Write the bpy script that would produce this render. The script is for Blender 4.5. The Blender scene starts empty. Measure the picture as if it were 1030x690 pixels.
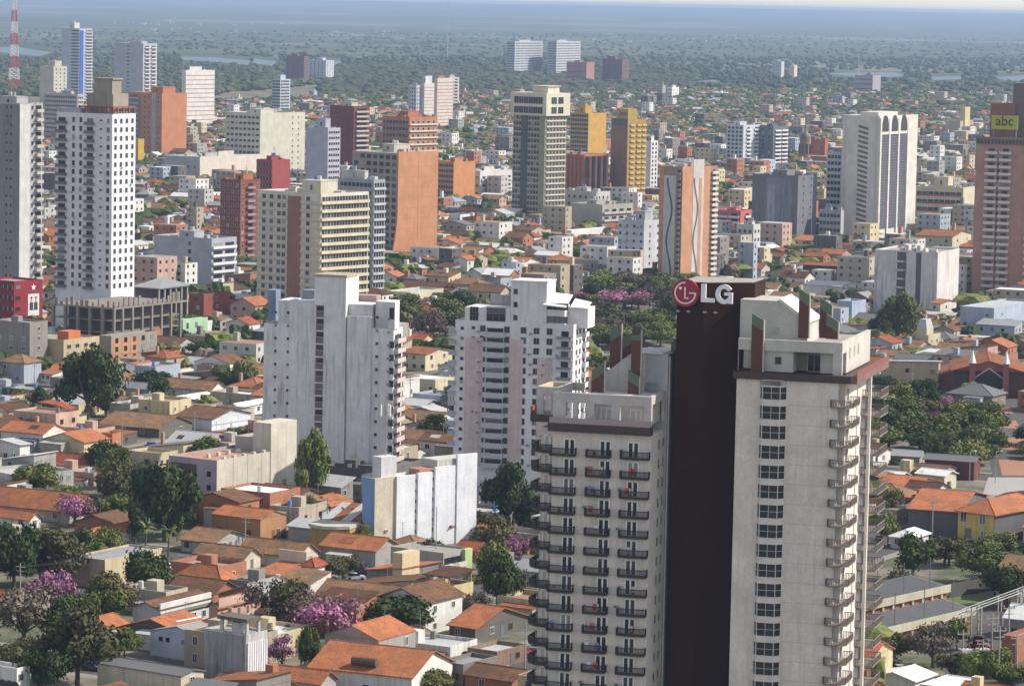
import bpy, math, random
from mathutils import Vector, Matrix
R = math.radians
C = bpy.context.scene.collection
# ------------------------------------------------------------------ camera
F_PX, CAM_H = 3500.0, 119.0
PITCH, ROLL = math.atan(342 / F_PX), R(1.12)
_f = Vector((0, math.cos(PITCH), -math.sin(PITCH)))
_u0 = Vector((0, math.sin(PITCH), math.cos(PITCH)))
_r0 = Vector((1, 0, 0))
_u = _u0 * math.cos(ROLL) - _r0 * math.sin(ROLL)
_r = _r0 * math.cos(ROLL) + _u0 * math.sin(ROLL)
EYE = Vector((0, 0, CAM_H))
cam = bpy.data.cameras.new('camera')
cam.lens = 36 * F_PX / 1030; cam.sensor_width = 36
cam.clip_start = 1; cam.clip_end = 300000
co = bpy.data.objects.new('camera', cam); C.objects.link(co)
m = Matrix((( _r.x, _u.x, -_f.x, 0), (_r.y, _u.y, -_f.y, 0), (_r.z, _u.z, -_f.z, CAM_H), (0, 0, 0, 1)))
co.matrix_world = m
bpy.context.scene.camera = co
# ------------------------------------------------------------------ light
SUN_AZ, SUN_EL = 84, 42          # clockwise from the view direction (+Y)
w = bpy.data.worlds.new('World'); bpy.context.scene.world = w; w.use_nodes = True
nt = w.node_tree; bg = nt.nodes['Background']
sky = nt.nodes.new('ShaderNodeTexSky'); sky.sky_type = 'NISHITA'; sky.sun_disc = False
sky.sun_elevation = R(SUN_EL); sky.sun_rotation = R(SUN_AZ); sky.air_density = 1.0; sky.dust_density = 0.6; sky.altitude = 100
hs = nt.nodes.new('ShaderNodeHueSaturation'); hs.inputs['Saturation'].default_value = .42; nt.links.new(sky.outputs[0], hs.inputs['Color']); nt.links.new(hs.outputs[0], bg.inputs[0]); bg.inputs[1].default_value = 0.12
sl = bpy.data.lights.new('sun', 'SUN'); sl.energy = 4.0; sl.angle = R(0.5); sl.color = (1, .91, .78)
so = bpy.data.objects.new('sun', sl); C.objects.link(so)
sd = Vector((math.sin(R(SUN_AZ)) * math.cos(R(SUN_EL)), math.cos(R(SUN_AZ)) * math.cos(R(SUN_EL)), math.sin(R(SUN_EL))))
so.rotation_euler = sd.to_track_quat('Z', 'Y').to_euler()
vs = bpy.context.scene.view_settings
vs.view_transform = 'Standard'; vs.look = 'None'; vs.exposure = 0.68; vs.gamma = 1; vs.use_curve_mapping = False
cy = bpy.context.scene.cycles
cy.max_bounces = 5; cy.diffuse_bounces = 2; cy.glossy_bounces = 2; cy.volume_bounces = 1; cy.transparent_max_bounces = 6
cy.use_denoising = True
HAZE_DENSITY = 5.4e-5
# ------------------------------------------------------------------ pixel <-> place
def ray(px, py): return (_f + _r * ((px - 515) / F_PX) + _u * ((345 - py) / F_PX))
def proj(p):
    v = Vector(p) - EYE; z = v.dot(_f)
    return 515 + F_PX * v.dot(_r) / z, 345 - F_PX * v.dot(_u) / z
def ground(px, py, z=0.0):
    d = ray(px, py); t = (z - CAM_H) / d.z
    return EYE + d * t
def atY(px, py, Y):
    d = ray(px, py); return EYE + d * (Y / d.y)
# ------------------------------------------------------------------ materials
_mc = {}
def nodes(name):
    m = bpy.data.materials.new(name); m.use_nodes = True
    return m, m.node_tree, m.node_tree.nodes['Principled BSDF']
def _n(nt, t, **k):
    n = nt.nodes.new(t)
    for a, b in k.items(): setattr(n, a, b)
    return n
def coords(nt, scale, rnd=True):
    tc = _n(nt, 'ShaderNodeTexCoord'); mp = _n(nt, 'ShaderNodeMapping'); mp.inputs['Scale'].default_value = scale
    nt.links.new(tc.outputs['Object'], mp.inputs[0])
    if rnd:
        oi = _n(nt, 'ShaderNodeObjectInfo'); ml = _n(nt, 'ShaderNodeMath', operation='MULTIPLY'); ml.inputs[1].default_value = 211
        cb = _n(nt, 'ShaderNodeCombineXYZ')
        nt.links.new(oi.outputs['Random'], ml.inputs[0]); nt.links.new(ml.outputs[0], cb.inputs[0]); nt.links.new(ml.outputs[0], cb.inputs[1])
        nt.links.new(cb.outputs[0], mp.inputs['Location'])
    return mp.outputs[0]
def noise(nt, vec, scale, detail=3, rough=.55):
    n = _n(nt, 'ShaderNodeTexNoise'); n.inputs['Scale'].default_value = scale; n.inputs['Detail'].default_value = detail; n.inputs['Roughness'].default_value = rough
    nt.links.new(vec, n.inputs['Vector']); return n.outputs['Fac']
def ramp(nt, fac, stops):
    r = _n(nt, 'ShaderNodeValToRGB'); e = r.color_ramp.elements
    while len(e) < len(stops): e.new(.5)
    for i, (p, c) in enumerate(stops):
        e[i].position = p; e[i].color = (*c, 1) if hasattr(c, '__len__') else (c, c, c, 1)
    nt.links.new(fac, r.inputs[0]); return r.outputs[0]
def mixc(nt, fac, a, b, mode='MIX'):
    x = _n(nt, 'ShaderNodeMix', data_type='RGBA', blend_type=mode)
    for s, v in ((x.inputs[0], fac), (x.inputs[6], a), (x.inputs[7], b)):
        if isinstance(v, (int, float)): s.default_value = v
        elif isinstance(v, tuple): s.default_value = (*v, 1)
        else: nt.links.new(v, s)
    return x.outputs[2]
def sc3(c, k): return tuple(min(1, max(0, v * k)) for v in c)
def wall(c, stain=.35, grime=(.07, .066, .06)):
    """painted render or concrete: broad tone changes, run-down streaks, blotches"""
    k = ('wall', c, stain, grime)
    if k in _mc: return _mc[k]
    m, nt, b = nodes('painted_wall')
    v = coords(nt, (1, 1, 1)); v2 = coords(nt, (1, 1, .07))
    base = mixc(nt, ramp(nt, noise(nt, v, .22, 4), [(.3, 0.), (.7, 1.)]), sc3(c, .84), sc3(c, 1.08))
    fine = ramp(nt, noise(nt, v, 2.6, 4, .7), [(.35, .9), (.65, 1.04)])
    base = mixc(nt, 1.0, base, fine, 'MULTIPLY')
    st = ramp(nt, noise(nt, v2, 1.1, 5, .65), [(.48, 0.), (.75, 1.)])
    bl = ramp(nt, noise(nt, v, .11, 4, .6), [(.35, .15), (.62, 1.)])
    mm = _n(nt, 'ShaderNodeMath', operation='MULTIPLY'); nt.links.new(st, mm.inputs[0]); nt.links.new(bl, mm.inputs[1])
    m2 = _n(nt, 'ShaderNodeMath', operation='MULTIPLY'); nt.links.new(mm.outputs[0], m2.inputs[0]); m2.inputs[1].default_value = stain
    nt.links.new(mixc(nt, m2.outputs[0], base, grime), b.inputs['Base Color'])
    b.inputs['Roughness'].default_value = .9; b.inputs['Specular IOR Level'].default_value = .15
    _mc[k] = m; return m
def flat(c, rough=.7, metal=0, name='paint'):
    k = ('flat', c, rough, metal, name)
    if k in _mc: return _mc[k]
    m, nt, b = nodes(name)
    v = coords(nt, (1, 1, 1))
    nt.links.new(mixc(nt, noise(nt, v, 1.7, 4), sc3(c, .78), sc3(c, 1.2)), b.inputs['Base Color'])
    b.inputs['Roughness'].default_value = rough; b.inputs['Metallic'].default_value = metal
    _mc[k] = m; return m
def glass():
    if 'glass' in _mc: return _mc['glass']
    m, nt, b = nodes('window_glass')
    oi = _n(nt, 'ShaderNodeObjectInfo')
    nt.links.new(ramp(nt, oi.outputs['Random'], [(0, (.012, .013, .016)), (.5, (.025, .028, .034)), (.78, (.05, .055, .065)), (.92, (.16, .16, .17)), (1, (.3, .29, .27))]), b.inputs['Base Color'])
    b.inputs['Roughness'].default_value = .12
    _mc['glass'] = m; return m
def glassv():
    if 'glassv' in _mc: return _mc['glassv']
    m, nt, b = nodes('window_glass_varied')
    wn = _n(nt, 'ShaderNodeTexWhiteNoise'); 
    tc = coords(nt, (.7, .7, .34), False); sn = _n(nt, 'ShaderNodeVectorMath', operation='FLOOR'); nt.links.new(tc, sn.inputs[0]); nt.links.new(sn.outputs[0], wn.inputs[0])
    nt.links.new(ramp(nt, wn.outputs[0], [(0, (.015, .017, .02)), (.6, (.035, .04, .05)), (.85, (.1, .1, .11)), (1, (.3, .29, .27))]), b.inputs['Base Color'])
    b.inputs['Roughness'].default_value = .2
    _mc['glassv'] = m; return m
def tiles(c, patch=.5):
    """clay tiles: courses, odd replaced tiles, lichen and soot in patches"""
    k = ('tile', c, patch)
    if k in _mc: return _mc[k]
    m, nt, b = nodes('clay_tiles')
    v = coords(nt, (1, 1, 1))
    base = mixc(nt, ramp(nt, noise(nt, v, 4.5, 3, .9), [(.35, 0.), (.65, 1.)]), sc3(c, .5), sc3(c, 1.3))
    base = mixc(nt, ramp(nt, noise(nt, v, .16, 3, .6), [(.42, 0.), (.6, .65)]), base, (c[0] * .62, c[1] * .72, c[2] * .85))
    lich = ramp(nt, noise(nt, v, .5, 5, .7), [(.42, 0.), (.6, 1.)])
    lm = _n(nt, 'ShaderNodeMath', operation='MULTIPLY'); nt.links.new(lich, lm.inputs[0]); lm.inputs[1].default_value = patch
    dark = (c[0] * .33 + .01, c[1] * .45 + .01, c[2] * .6 + .01)
    base = mixc(nt, lm.outputs[0], base, dark)
    pale = ramp(nt, noise(nt, v, 1.6, 4, .8), [(.62, 0.), (.78, .45)])
    base = mixc(nt, pale, base, (.42, .3, .22))
    nt.links.new(base, b.inputs['Base Color']); b.inputs['Roughness'].default_value = .95; b.inputs['Specular IOR Level'].default_value = .08
    bp = _n(nt, 'ShaderNodeBump'); bp.inputs['Strength'].default_value = .7; bp.inputs['Distance'].default_value = .12
    nt.links.new(noise(nt, v, 3.2, 2), bp.inputs['Height']); nt.links.new(bp.outputs[0], b.inputs['Normal'])
    _mc[k] = m; return m
def metalroof(c, rust=.3):
    k = ('mr', c, rust)
    if k in _mc: return _mc[k]
    m, nt, b = nodes('sheet_roof')
    v = coords(nt, (1, 1, 1)); v2 = coords(nt, (3, .35, 1))
    base = mixc(nt, noise(nt, v2, 1.5, 4), sc3(c, .7), sc3(c, 1.15))
    rs = ramp(nt, noise(nt, v, .45, 5, .7), [(.5, 0.), (.72, rust)])
    nt.links.new(mixc(nt, rs, base, (.13, .07, .045)), b.inputs['Base Color'])
    b.inputs['Roughness'].default_value = .6; b.inputs['Specular IOR Level'].default_value = .2
    _mc[k] = m; return m
def leafm(name, a, bcol, c3=None):
    k = ('leaf', name)
    if k in _mc: return _mc[k]
    m, nt, b = nodes(name)
    v = coords(nt, (1, 1, 1))
    base = mixc(nt, ramp(nt, noise(nt, v, 1.3, 3, .7), [(.35, 0.), (.65, 1.)]), a, bcol)
    if c3: base = mixc(nt, ramp(nt, noise(nt, v, .35, 3), [(.45, 0.), (.6, 1.)]), base, c3)
    oi = _n(nt, 'ShaderNodeObjectInfo')
    base = mixc(nt, 1.0, base, ramp(nt, oi.outputs['Random'], [(0, (.7, .72, .7)), (1, (1.2, 1.12, 1.0))]), 'MULTIPLY')
    nt.links.new(base, b.inputs['Base Color']); b.inputs['Roughness'].default_value = .75
    b.inputs['Specular IOR Level'].default_value = .12
    tr = b.inputs.get('Transmission Weight')
    _mc[k] = m; return m
# ------------------------------------------------------------------ mesh builder
class MB:
    def __init__(s): s.v = []; s.f = []; s.mi = []; s.mats = []
    def _m(s, mat):
        if mat is None: return 0
        if mat not in s.mats: s.mats.append(mat)
        return s.mats.index(mat)
    def face(s, pts, mat=None):
        b = len(s.v); s.v += [tuple(p) for p in pts]; s.f.append(tuple(range(b, b + len(pts)))); s.mi.append(s._m(mat)); return s
    def box(s, x0, x1, y0, y1, z0, z1, mat=None, bottom=True):
        if x0 > x1: x0, x1 = x1, x0
        if y0 > y1: y0, y1 = y1, y0
        b = len(s.v); i = s._m(mat)
        s.v += [(x0, y0, z0), (x1, y0, z0), (x1, y1, z0), (x0, y1, z0), (x0, y0, z1), (x1, y0, z1), (x1, y1, z1), (x0, y1, z1)]
        fs = [(0, 1, 5, 4), (1, 2, 6, 5), (2, 3, 7, 6), (3, 0, 4, 7), (4, 5, 6, 7)] + ([(3, 2, 1, 0)] if bottom else [])
        for f in fs: s.f.append(tuple(b + k for k in f)); s.mi.append(i)
        return s
    def prism(s, poly, z0, z1, mat=None):
        """vertical prism over a plan outline (counter-clockwise)"""
        n = len(poly); b = len(s.v); i = s._m(mat)
        s.v += [(x, y, z0) for x, y in poly] + [(x, y, z1) for x, y in poly]
        for k in range(n): s.f.append((b + k, b + (k + 1) % n, b + n + (k + 1) % n, b + n + k)); s.mi.append(i)
        s.f.append(tuple(b + n + k for k in range(n))); s.mi.append(i)
        s.f.append(tuple(b + n - 1 - k for k in range(n))); s.mi.append(i)
        return s
    def extr(s, poly, y0, y1, mat=None):
        """outline in (x,z) carried from y0 to y1"""
        n = len(poly); b = len(s.v); i = s._m(mat)
        s.v += [(x, y0, z) for x, z in poly] + [(x, y1, z) for x, z in poly]
        for k in range(n): s.f.append((b + k, b + n + k, b + n + (k + 1) % n, b + (k + 1) % n)); s.mi.append(i)
        s.f.append(tuple(b + k for k in range(n))); s.mi.append(i)
        s.f.append(tuple(b + 2 * n - 1 - k for k in range(n))); s.mi.append(i)
        return s
    def slab(s, pts, t, mat=None):
        n = len(pts); b = len(s.v); i = s._m(mat)
        s.v += [tuple(p) for p in pts] + [(p[0], p[1], p[2] - t) for p in pts]
        s.f.append(tuple(b + k for k in range(n))); s.mi.append(i)
        s.f.append(tuple(b + 2 * n - 1 - k for k in range(n))); s.mi.append(i)
        for k in range(n): s.f.append((b + k, b + n + k, b + n + (k + 1) % n, b + (k + 1) % n)); s.mi.append(i)
        return s
    def cyl(s, x, y, r, z0, z1, n=10, r2=None, mat=None):
        r2 = r if r2 is None else r2; b = len(s.v); i = s._m(mat)
        for (rr, z) in ((r, z0), (r2, z1)):
            s.v += [(x + rr * math.cos(2 * math.pi * k / n), y + rr * math.sin(2 * math.pi * k / n), z) for k in range(n)]
        for k in range(n): s.f.append((b + k, b + (k + 1) % n, b + n + (k + 1) % n, b + n + k)); s.mi.append(i)
        s.f.append(tuple(b + n + k for k in range(n))); s.mi.append(i)
        return s
    def bar(s, p, q, r, mat=None, r2=None, n=4):
        p = Vector(p); q = Vector(q); d = (q - p)
        if d.length < 1e-6: return s
        a = d.orthogonal().normalized(); c = d.normalized().cross(a); b = len(s.v); i = s._m(mat); r2 = r if r2 is None else r2
        for (o, rr) in ((p, r), (q, r2)):
            for k in range(n):
                t = 2 * math.pi * k / n + math.pi / 4
                s.v.append(tuple(o + a * (rr * math.cos(t)) + c * (rr * math.sin(t))))
        for k in range(n): s.f.append((b + k, b + (k + 1) % n, b + n + (k + 1) % n, b + n + k)); s.mi.append(i)
        s.f.append(tuple(b + n + k for k in range(n))); s.mi.append(i); s.f.append(tuple(b + n - 1 - k for k in range(n))); s.mi.append(i)
        return s
    def add(s, o, M=None):
        b = len(s.v); s.v += [tuple(M @ Vector(p)) for p in o.v] if M else o.v
        mp = [s._m(x) for x in o.mats] or [0]
        for f, k in zip(o.f, o.mi): s.f.append(tuple(b + j for j in f)); s.mi.append(mp[k])
        return s
    def mesh(s, name, mat=None):
        me = bpy.data.meshes.new(name); me.from_pydata(s.v, [], s.f)
        if s.mats:
            for x in s.mats: me.materials.append(x)
            me.polygons.foreach_set('material_index', s.mi)
        elif mat: me.materials.append(mat)
        me.update(); return me
    def build(s, name, mat=None, parent=None, loc=(0, 0, 0), rz=0):
        return link(name, s.mesh(name, mat), parent, loc, rz)
def link(name, me, parent=None, loc=(0, 0, 0), rz=0):
    o = bpy.data.objects.new(name, me); C.objects.link(o); o.parent = parent
    o.location = loc; o.rotation_euler = (0, 0, rz); return o
ALL_LABELS = []
THINGS = []
def tag(o, label=None, cat=None, group=None, kind=None):
    if label: o['label'] = label; ALL_LABELS.append(label)
    if cat: o['category'] = cat
    if group: o['group'] = group
    if kind: o['kind'] = kind
    return o
def empty(name, loc, rz, label, cat, group=None):
    o = bpy.data.objects.new(name, None); C.objects.link(o); o.location = loc; o.rotation_euler = (0, 0, rz)
    o.empty_display_size = .5
    return tag(o, label, cat, group)
HERO = []
FOOT = []      # footprints kept free of filler houses: (pixel polygon on the ground as world quad)
# ------------------------------------------------------------------ building frame
class Bl:
    """corner-based block: near corner at the origin, front along -x, right flank along +y"""
    def __init__(s, name, label, cx, xl, xr, yt, yb, al=30, cat='building', group=None, maxD=None, keep=True):
        g = ground(cx, yb); s.Y = g.y
        top = atY(cx, yt, s.Y); s.o = Vector((top.x, s.Y, 0)); s.al = R(al)
        s.ex = Vector((math.cos(s.al), -math.sin(s.al), 0)); s.ey = Vector((math.sin(s.al), math.cos(s.al), 0))
        s.H = top.z
        s.W = max(2.0, -s.pl(xl, yt, 0)[0]) if True else 0
        s.D = max(2.0, s.pr(xr, yt, 0)[0])
        if maxD: s.D = min(s.D, maxD)
        s.root = empty(name, s.o, -s.al, label, cat, group)
        s.name = name; s.px = (cx, (yt + yb) / 2); s.cnt = {}; s.extra = {}
        if keep: FOOT.append((s.o.copy(), s.ex, s.ey, s.W, s.D)); HERO.append((min(xl, cx), max(xr, cx), yt - 4, yb - .3 * (yb - yt) if yb - yt < 80 else yb - 24, s.Y))
    def w2(s, p): return s.o + s.ex * p[0] + s.ey * p[1] + Vector((0, 0, p[2]))
    def pl(s, px, py, ly=0):
        """pixel on the plane local y=ly -> (x, z)"""
        d = ray(px, py); q = s.o + s.ey * ly; t = (q - EYE).dot(s.ey) / d.dot(s.ey); p = EYE + d * t - s.o
        return p.dot(s.ex), p.z
    def pr(s, px, py, lx=0):
        d = ray(px, py); q = s.o + s.ex * lx; t = (q - EYE).dot(s.ex) / d.dot(s.ex); p = EYE + d * t - s.o
        return p.dot(s.ey), p.z
    def zz(s, py): return atY(s.px[0], py, s.Y).z
    def part(s, name, mb, mat=None, parent=None): return mb.build(name, mat, parent or s.root)
    def put(s, name, me, face, u, z, out=0.0, parent=None):
        """place a unit mesh (x across, -y outwards) on a face; at most 100 of a name, the rest merged"""
        if face == 'F': loc, rz = Vector((-s.W + u, -out, z)), 0
        else: loc, rz = Vector((out, u, z)), math.pi / 2
        n = s.cnt.get(name, 0); s.cnt[name] = n + 1
        if n < 100: return link(name, me, s.root, loc, rz)
        s.extra.setdefault(name, []).append((me, loc, rz)); return None
    def finish(s):
        for name, L in s.extra.items():
            mb = MB()
            for me, loc, rz in L:
                M = Matrix.Translation(loc) @ Matrix.Rotation(rz, 4, 'Z'); b = len(mb.v)
                mb.v += [tuple(M @ v.co) for v in me.vertices]
                for p in me.polygons:
                    mb.f.append(tuple(b + k for k in p.vertices)); mb.mi.append(mb._m(me.materials[p.material_index]))
            o = mb.build(name, None, s.root); o['kind'] = 'stuff'
_um = {}
def win_mesh(w, h, frame=None, mull=1, bars=0):
    k = ('w', round(w, 2), round(h, 2), frame, mull, bars)
    if k in _um: return _um[k]
    fm = flat(frame or (.55, .55, .56), .6, name='window_frame'); g = glass(); mb = MB()
    f = .07; hw = w / 2
    mb.box(-hw, hw, -.05, .03, 0, h, g)
    mb.box(-hw - f, -hw, -.1, .03, -f, h + f, fm).box(hw, hw + f, -.1, .03, -f, h + f, fm)
    mb.box(-hw, hw, -.1, .03, -f, 0, fm).box(-hw, hw, -.1, .03, h, h + f, fm)
    for i in range(mull):
        x = -hw + w * (i + 1) / (mull + 1); mb.box(x - .03, x + .03, -.09, -.05, 0, h, fm)
    for i in range(bars):
        z = h * (i + 1) / (bars + 1); mb.box(-hw, hw, -.088, -.05, z - .03, z + .03, fm)
    _um[k] = mb.mesh('window'); return _um[k]
def hole_mesh(w, h):
    """deep dark opening without a visible frame: reveal lip and set-back pane"""
    k = ('h', round(w, 2), round(h, 2))
    if k in _um: return _um[k]
    mb = MB(); mb.box(-w / 2, w / 2, -.04, .02, 0, h, glass()); mb.box(-w / 2 - .1, w / 2 + .1, -.22, .02, -.12, 0, flat((.45, .44, .43), name='window_sill'))
    _um[k] = mb.mesh('window'); return _um[k]
def balc_mesh(w, d, slabc, railc, h=1.0, solid=True, t=.2):
    k = ('b', round(w, 2), round(d, 2), slabc, railc, h, solid)
    if k in _um: return _um[k]
    a = wall(slabc, .3); r = flat(railc, .6, name='railing'); mb = MB(); hw = w / 2
    mb.box(-hw, hw, -d, .02, -t, 0, a)
    if solid:
        mb.box(-hw, hw, -d, -d + .1, 0, h, r).box(-hw, -hw + .1, -d + .1, 0, 0, h, r).box(hw - .1, hw, -d + .1, 0, 0, h, r)
    else:
        mb.box(-hw, hw, -d, -d + .06, h - .08, h, r).box(-hw, -hw + .06, -d, 0, h - .08, h, r).box(hw - .06, hw, -d, 0, h - .08, h, r)
        n = max(3, int(w / .22))
        for i in range(n + 1):
            x = -hw + .03 + (w - .06) * i / n; mb.box(x - .04, x + .04, -d, -d + .05, 0, h - .08, r)
        for i in range(1, max(2, int(d / .25))):
            y = -d * i / max(2, int(d / .25))
            mb.box(-hw, -hw + .05, y - .04, y + .04, 0, h - .08, r).box(hw - .05, hw, y - .04, y + .04, 0, h - .08, r)
    _um[k] = mb.mesh('balcony'); return _um[k]
def ac_mesh():
    if 'ac' in _um: return _um['ac']
    mb = MB(); mb.box(-.4, .4, -.4, 0, 0, .5, flat((.5, .49, .47), name='air_conditioner')); mb.box(-.28, .28, -.42, -.4, .08, .42, flat((.12, .12, .12), name='grille'))
    _um['ac'] = mb.mesh('air_conditioner'); return _um['ac']
def fr(a, n, m=0.0): return [m + (1 - 2 * m) * (i + .5) / n for i in range(n)]
RG = random.Random(7)
def fac(b, face, n, items, z0=0.0, z1=None, f0=0):
    z1 = b.H if z1 is None else z1
    L = b.W if face == 'F' else b.D; fh = (z1 - z0) / n
    for i in range(n - 1, f0 - 1, -1):
        zb = z0 + i * fh
        for it in items:
            k = it[0]
            if k == 'w' or k == 'h':
                _, us, ww, hh, dz = it[:5]; fc = it[5] if len(it) > 5 else None; mu = it[6] if len(it) > 6 else 1; ba = it[7] if len(it) > 7 else 0
                me = win_mesh(ww, hh, fc, mu, ba) if k == 'w' else hole_mesh(ww, hh)
                for u in us:
                    b.put('window', me, face, u * L, zb + dz)
                    if k == 'w' and RG.random() < .07: b.put('air_conditioner', ac_mesh(), face, u * L + RG.uniform(-.8, .8), zb + dz - .65)
            elif k == 'b':
                _, us, ww, dd, sc, rc, solid = it[:7]; dw = it[7] if len(it) > 7 else ww * .6; h = it[8] if len(it) > 8 else 1.0
                for u in us:
                    if dw: b.put('window', hole_mesh(dw, min(2.2, fh * .72)), face, u * L, zb + .1)
                    b.put('balcony', balc_mesh(ww, dd, sc, rc, h, solid), face, u * L, zb)
            elif k == 'r':
                _, u0, u1, dz, hh, mull = it[:6]; fc = it[6] if len(it) > 6 else (.5, .5, .5)
                wd = (u1 - u0) * L; key = ('rb', round(wd, 2), round(hh, 2), mull, fc)
                if key not in _um:
                    mb = MB(); mb.box(-wd / 2, wd / 2, -.04, .02, 0, hh, glassv()); fm = flat(fc, .6, name='window_frame')
                    nn = max(1, int(wd / mull))
                    for j in range(nn + 1):
                        x = -wd / 2 + wd * j / nn; mb.box(x - .12, x + .12, -.1, .02, 0, hh, fm)
                    _um[key] = mb.mesh('window_band')
                b.put('window_band', _um[key], face, (u0 + u1) / 2 * L, zb + dz)
            elif k == 's':
                _, u0, u1, dz, hh, out, cc = it[:7]; wd = (u1 - u0) * L; key = ('sl', round(wd, 2), hh, out, cc)
                if key not in _um:
                    mb = MB(); mb.box(-wd / 2, wd / 2, -out, .01, 0, hh, wall(cc, .35)); _um[key] = mb.mesh('parapet_band')
                b.put('parapet_band', _um[key], face, (u0 + u1) / 2 * L, zb + dz)
            elif k == 'a':
                _, us, p, dz = it
                for u in us:
                    if RG.random() < p: b.put('air_conditioner', ac_mesh(), face, u * L + RG.uniform(-.2, .2), zb + dz)
def strip(b, face, u0, u1, out, mat, z0=0, z1=None, name='pilaster'):
    L = b.W if face == 'F' else b.D; z1 = b.H if z1 is None else z1; mb = MB()
    if face == 'F': mb.box(-b.W + u0 * L, -b.W + u1 * L, -out, .01, z0, z1, mat)
    else: mb.box(-.01, out, u0 * L, u1 * L, z0, z1, mat)
    return b.part(name, mb)
def body(b, c, stain=.35, roofc=(.3, .29, .27), par=1.0, z0=0, name='wall'):
    m = wall(c, stain) if isinstance(c, tuple) else c
    mb = MB(); mb.box(-b.W, 0, 0, b.D, z0, b.H - par, m)
    t = .25
    if par > 0:
        z, Z = b.H - par, b.H
        mb.box(-b.W, 0, 0, t, z, Z, m).box(-b.W, 0, b.D - t, b.D, z, Z, m).box(-b.W, -b.W + t, t, b.D - t, z, Z, m).box(-t, 0, t, b.D - t, z, Z, m)
    b.part(name, mb)
    rb = MB(); rb.box(-b.W + t, -t, t, b.D - t, b.H - par, b.H - par + .06, wall(roofc, .6)); b.part('roof', rb)
    b.rz = b.H - par + .06; b.mat = m
def clutter(b, seed=0, n=2, c=None, big=(.3, .4, 4.0), tank=True, ant=True):
    """lift house, water tanks, aerials on a flat roof"""
    r = random.Random(seed * 13 + 5); m = b.mat if c is None else wall(c, .5); z = b.rz
    W, D = b.W, b.D
    bw, bd, bh = W * big[0], D * big[1], big[2]
    x = -W * r.uniform(.35, .65); y = D * r.uniform(.3, .55)
    mb = MB(); mb.box(x - bw / 2, x + bw / 2, y - bd / 2, y + bd / 2, z, z + bh, m).box(x - bw / 2 - .15, x + bw / 2 + .15, y - bd / 2 - .15, y + bd / 2 + .15, z + bh, z + bh + .25, m)
    b.part('stair_head', mb)
    b.part('window', MB().box(x - .5, x + .5, y - bd / 2 - .05, y - bd / 2 + .02, z + bh * .3, z + bh * .7, glass()))
    for i in range(n):
        xx = -W * r.uniform(.08, .92); yy = D * r.uniform(.1, .9); s = r.uniform(.8, 2.0)
        if abs(xx - x) < bw / 2 + 1.2 and abs(yy - y) < bd / 2 + 1.2: continue
        b.part('roof_box', MB().box(max(-W + .3, xx - s), min(-.3, xx + s), yy - s * .6, yy + s * .6, z, z + r.uniform(1, 2.4), m))
    if tank:
        tb = MB()
        for k in range(2):
            tb2 = MB().cyl(x - bw * .2 + k * min(1.9, bw * .4), y, .75, z + bh + .25, z + bh + 1.7, 10, .7, flat(r.choice([(.1, .17, .35), (.5, .5, .5), (.25, .26, .28)]), .5, name='tank'))
            b.part('water_tank', tb2)
    if ant:
        for k in range(2):
            xx = x + r.uniform(-bw, bw) * .4; mb = MB(); h = r.uniform(3, 6)
            mb.bar((xx, y, z + bh), (xx, y, z + bh + h), .06, flat((.3, .3, .3), .5)); 
            for q in range(3): mb.bar((xx - .6, y, z + bh + h - .3 - q * .5), (xx + .6, y, z + bh + h - .3 - q * .5), .03, flat((.3, .3, .3), .5))
            b.part('aerial', mb)
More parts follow.
